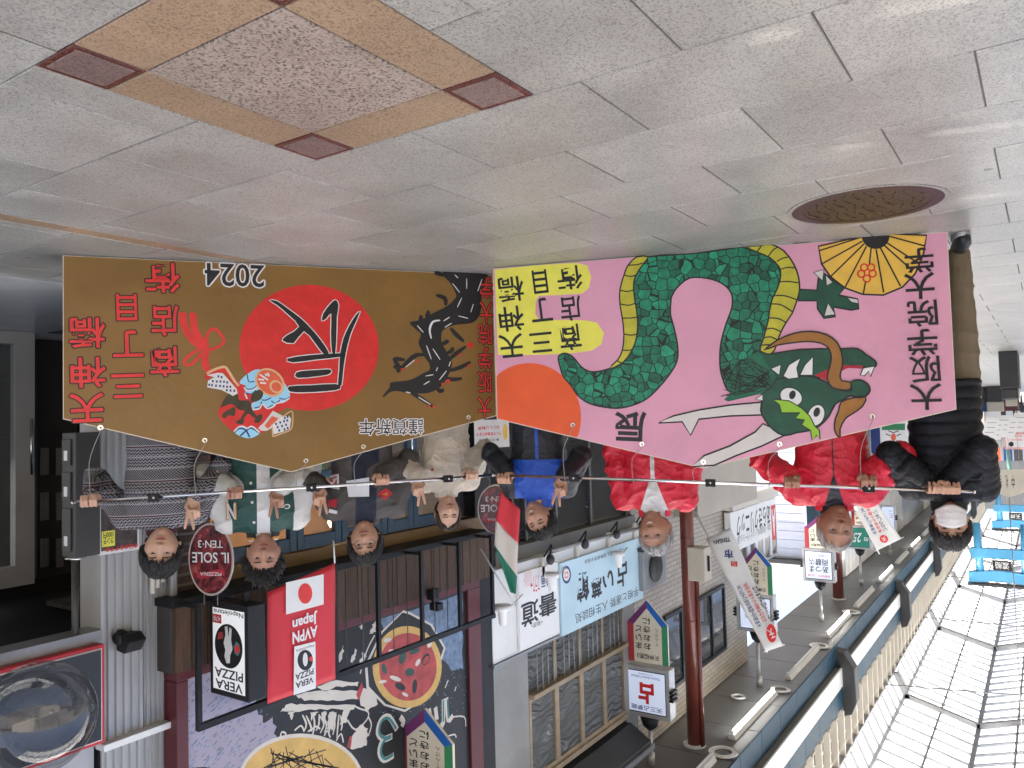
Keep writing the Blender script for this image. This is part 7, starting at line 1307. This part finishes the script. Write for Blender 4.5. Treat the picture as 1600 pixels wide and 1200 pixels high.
# 5 blue and black jacket
tone_mat('panel_cloth', (.010, .012, .018), (.012, .075, .42), (.012, .075, .42), .5)
def blueblk(co, asd, s): return np.minimum(co[:, 2]-1.21*s, -asd), np.minimum(np.minimum(.010-np.abs(co[:, 0]), -co[:, 1]), -asd)
p = (-4.28, 2.70); R5_ = person('smiling person in blue and black jacket with head tilted behind the orange sun', p, to_cam(p, .6, PP.N), 1.67, dict(squint=.5, smile=2, hair=dict(front=.055, th=.018, temple=.05, side=-.012, nape=-.06, jag=.007, seed=6, strands=170)), {1: hold(PP, 788, 746), -1: vee(PP, 876, 762, tiltx=.1)}, dict(name='jacket', mat='panel_cloth', tone=blueblk, cuff_mat='jacket_ink', collar=[(1.425, 1.495, .088, .080, 'jacket_blue', .25)], sleeve=(.074, .066, .052), fat=1.06), head=(14, 0, -23), skin='skin_mid', hsc=1.05)
# 6 red jacket, grey hair
tone_mat('red_white_cloth', (.60, .012, .035), (.62, .60, .57), (.62, .60, .57), .45, 60); tone_mat('red_dark_cloth', (.60, .012, .035), (.012, .015, .02), (.012, .015, .02), .45, 60)
def redw(co, asd, s): return np.minimum(np.minimum(.012+.35*np.clip(co[:, 2]-1.26*s, 0, 1)-np.abs(co[:, 0]), -co[:, 1]), -asd), np.full(len(co), -1.0)
p = (-4.52, 2.02); R6_ = person('grey haired person in open red jacket over a white shirt', p, to_cam(p, .6, PP.N), 1.755, dict(squint=.45, smile=2, brow_mat='hair_grey', hair_mat='hair_grey', hair=dict(front=.062, th=.014, temple=.055, side=.0, nape=-.06, jag=.005, seed=9, strands=140)), {'out': .5}, dict(name='red_jacket', mat='red_white_cloth', tone=redw, collar=[(1.42, 1.475, .096, .094, 'jacket_red', .75), (1.43, 1.475, .078, .074, 'shirt_white', .45)], sleeve=(.074, .066, .054), fat=1.05, wrinkle=.010), head=(10, 0, -8), skin='skin_tan', hsc=1.15, build=1.05)
# 7 red jacket, white hair
def redk(co, asd, s): return np.minimum(np.minimum(.0035+.28*np.clip(co[:, 2]-1.29*s, 0, 1)-np.abs(co[:, 0]), -co[:, 1]), -asd), np.full(len(co), -1.0)
p = (-4.74, 1.02); R7_ = person('white haired person in zipped red jacket with a dark collar', p, to_cam(p, .7, PP.N), 1.70, dict(squint=.42, smile=0, brow=.7, brow_mat='hair_grey', hair_mat='hair_white', hair=dict(front=.078, th=.008, temple=.07, side=.005, behind=-.01, nape=-.055, jag=.004, soft=.03, seed=2, strands=120)), {1: hold(PP, 1237, 752, under=1), -1: hold(PP, 1357, 750, under=1), 'out': 1.2}, dict(name='red_jacket', mat='red_dark_cloth', tone=redk, collar=[(1.42, 1.47, .100, .098, 'jacket_red', .7), (1.43, 1.49, .078, .070, 'polo_black', .35)], sleeve=(.076, .068, .054), fat=1.07, wrinkle=.010), head=(-12, 0, 8), skin='skin_brown', build=1.08, hsc=1.14)
# 8 mask and down jacket
p = (-4.88, .46); R8_ = person('masked person in black quilted down jacket and khaki trousers at the left end', p, to_cam(p, .75, PP.N), 1.665, dict(squint=.6, mask=1, hair=dict(front=.036, th=.019, temple=.02, side=-.015, nape=-.065, jag=.008, seed=12, strands=200)), {1: hold(PP, 1462, 760), -1: hold(PP, 1486, 761), 'out': 1.5}, dict(name='down_jacket', mat='down_black', tone=none, quilt=.062, collar=[(1.42, 1.50, .090, .082, 'down_black', .1)], sleeve=(.084, .076, .056), fat=1.10, hem=.80, trousers='khaki', wrinkle=.006), head=(0, -2, 0), skin='skin_mid', hsc=1.06)

# ---- badges and lettering sewn on the jackets: they follow the cloth
def chest(Rr, x, y):
    """point of the garment front seen at a photo pixel -> local x, z"""
    root, top = Rr[0], Rr[1]; Mi = MW[root.name].inverted(); o = Mi @ Vector(EYE); d = Mi.to_3x3() @ Vector(ray(x, y)); t_ = (-.14-o.y)/d.y; return (o+d*t_).x, (o+d*t_).z
def front_y(top, cache={}):
    k = top.name
    if k not in cache:
        n_ = len(top.data.vertices); co = np.empty(n_*3); top.data.vertices.foreach_get('co', co); co = co.reshape(-1, 3); cache[k] = co[co[:, 1] < -.02]
    co = cache[k]
    def f(x, z): q = (co[:, 0]-x)**2+(co[:, 2]-z)**2; i = q < .012**2; return co[i, 1].min() if i.any() else -.13
    return f
def badge(Rr, name, pts, m_, off=.004):
    q = [chest(Rr, *a) for a in pts]; f = front_y(Rr[1]); cx = sum(a for a, b_ in q)/len(q); cz = sum(b_ for a, b_ in q)/len(q)
    ring = []
    for i in range(len(q)):
        a, b_ = q[i], q[(i+1) % len(q)]
        for t_ in (0, .33, .66): ring.append((a[0]+(b_[0]-a[0])*t_, a[1]+(b_[1]-a[1])*t_))
    v = [(cx, f(cx, cz)-off, cz)]+[((a+cx)/2, f((a+cx)/2, (b_+cz)/2)-off, (b_+cz)/2) for a, b_ in ring]+[(a, f(a, b_)-off, b_) for a, b_ in ring]; n_ = len(ring)
    fs = [(0, 1+i, 1+(i+1) % n_) for i in range(n_)]+[(1+i, 1+n_+i, 1+n_+(i+1) % n_, 1+(i+1) % n_) for i in range(n_)]
    me = bpy.data.meshes.new(name); me.from_pydata(v, [], fs); me.update(); return link(name, me, Rr[1], m_, world=False, smooth=True)
def sewn(Rr, st, x, y, w_, h_, m_, off=.007):
    vs, fs = glyphs(st, .03); a = np.array(vs); mn, mx_ = a.min(0), a.max(0); c0 = chest(Rr, x, y); wu = abs(chest(Rr, x-w_/2, y)[0]-chest(Rr, x+w_/2, y)[0]); hu = abs(chest(Rr, x, y-h_/2)[1]-chest(Rr, x, y+h_/2)[1]); f = front_y(Rr[1])
    q = (a-(mn+mx_)/2)/(mx_-mn)*np.array([wu, hu]); v = [(c0[0]+p_[0], f(c0[0]+p_[0], c0[1]+p_[1])-off, c0[1]+p_[1]) for p_ in q]; me = bpy.data.meshes.new('sewn_letter'); me.from_pydata(v, [], fs); me.update(); return link('sewn_letter', me, Rr[1], m_, world=False)
sewn(R2, 'N', 361, 800, 17, 28, 'rib_orange', .006); sewn(R2, 'N', 361, 800, 14, 25, 'tee_white', .009); sewn(R2, 'Co', 446, 792, 16, 8, 'tee_white', .007)
for x, y in ((392, 755), (394, 785), (397, 817)): badge(R2, 'snap_button', [(x-2, y-2), (x+2, y-2), (x+2, y+2), (x-2, y+2)], 'tee_white', .005)
badge(R3_, 'chest_print', [(541, 752), (577, 746), (577, 776), (545, 777)], 'print_white'); badge(R3_, 'patch', [(590, 772), (604, 763), (615, 772), (602, 782)], 'patch_red'); badge(R3_, 'patch_emblem', [(597, 773), (607, 770), (606, 775)], 'rib_orange', .006); badge(R3_, 'patch', [(513, 784), (528, 780), (526, 795), (514, 793)], 'patch_red'); badge(R3_, 'patch', [(515, 745), (530, 741), (531, 766), (517, 764)], 'tee_white'); badge(R3_, 'patch_letter', [(517, 748), (527, 745), (527, 760), (519, 760)], 'patch_red', .006); badge(R3_, 'patch', [(515, 797), (528, 800), (527, 805), (514, 803)], 'print_white')
badge(R4_, 'button', [(674, 734), (678, 732), (679, 735), (675, 737)], 'patch_red')

# ---- walkers far down the arcade
tone_mat('checked_cloth', (.045, .06, .03), (.015, .014, .015), (.09, .09, .05))
def plaid(co, asd, s): return np.sin(co[:, 2]*52), np.sin((co[:, 0]+co[:, 1])*52)-.6
CL('walker_green', (.045, .06, .03)); CL('walker_tan', (.28, .18, .10)); CL('walker_violet', (.12, .10, .2))
for (x, y), hh, lab, cf, tr_ in (((1563, 607), 1.62, 'distant walker in a green checked coat and black trousers', 'checked_cloth', 'rib_black'), ((1549, 611), 1.66, 'distant walker in a violet coat beside the goods stands', 'walker_violet', 'denim'), ((1582, 613), 1.6, 'distant walker in a tan coat behind the checked one', 'walker_tan', 'denim'), ((1593, 617), 1.7, 'distant walker in dark clothes at the picture edge', 'jacket_ink', 'rib_black')):
    c = onZ(x, y); person(lab, (c[0], c[1]), (-1, .05) if 'checked coat' in lab else (1, -.1), hh, dict(hair=dict(front=.05, th=.018, seed=2, strands=0)), {}, dict(name='coat', mat=cf, tone=plaid if cf == 'checked_cloth' else none, trousers=tr_, fat=1.15, hem=.75), lod=3.0, group='walkers far down the arcade')
bpy.data.scenes.remove(TMP)
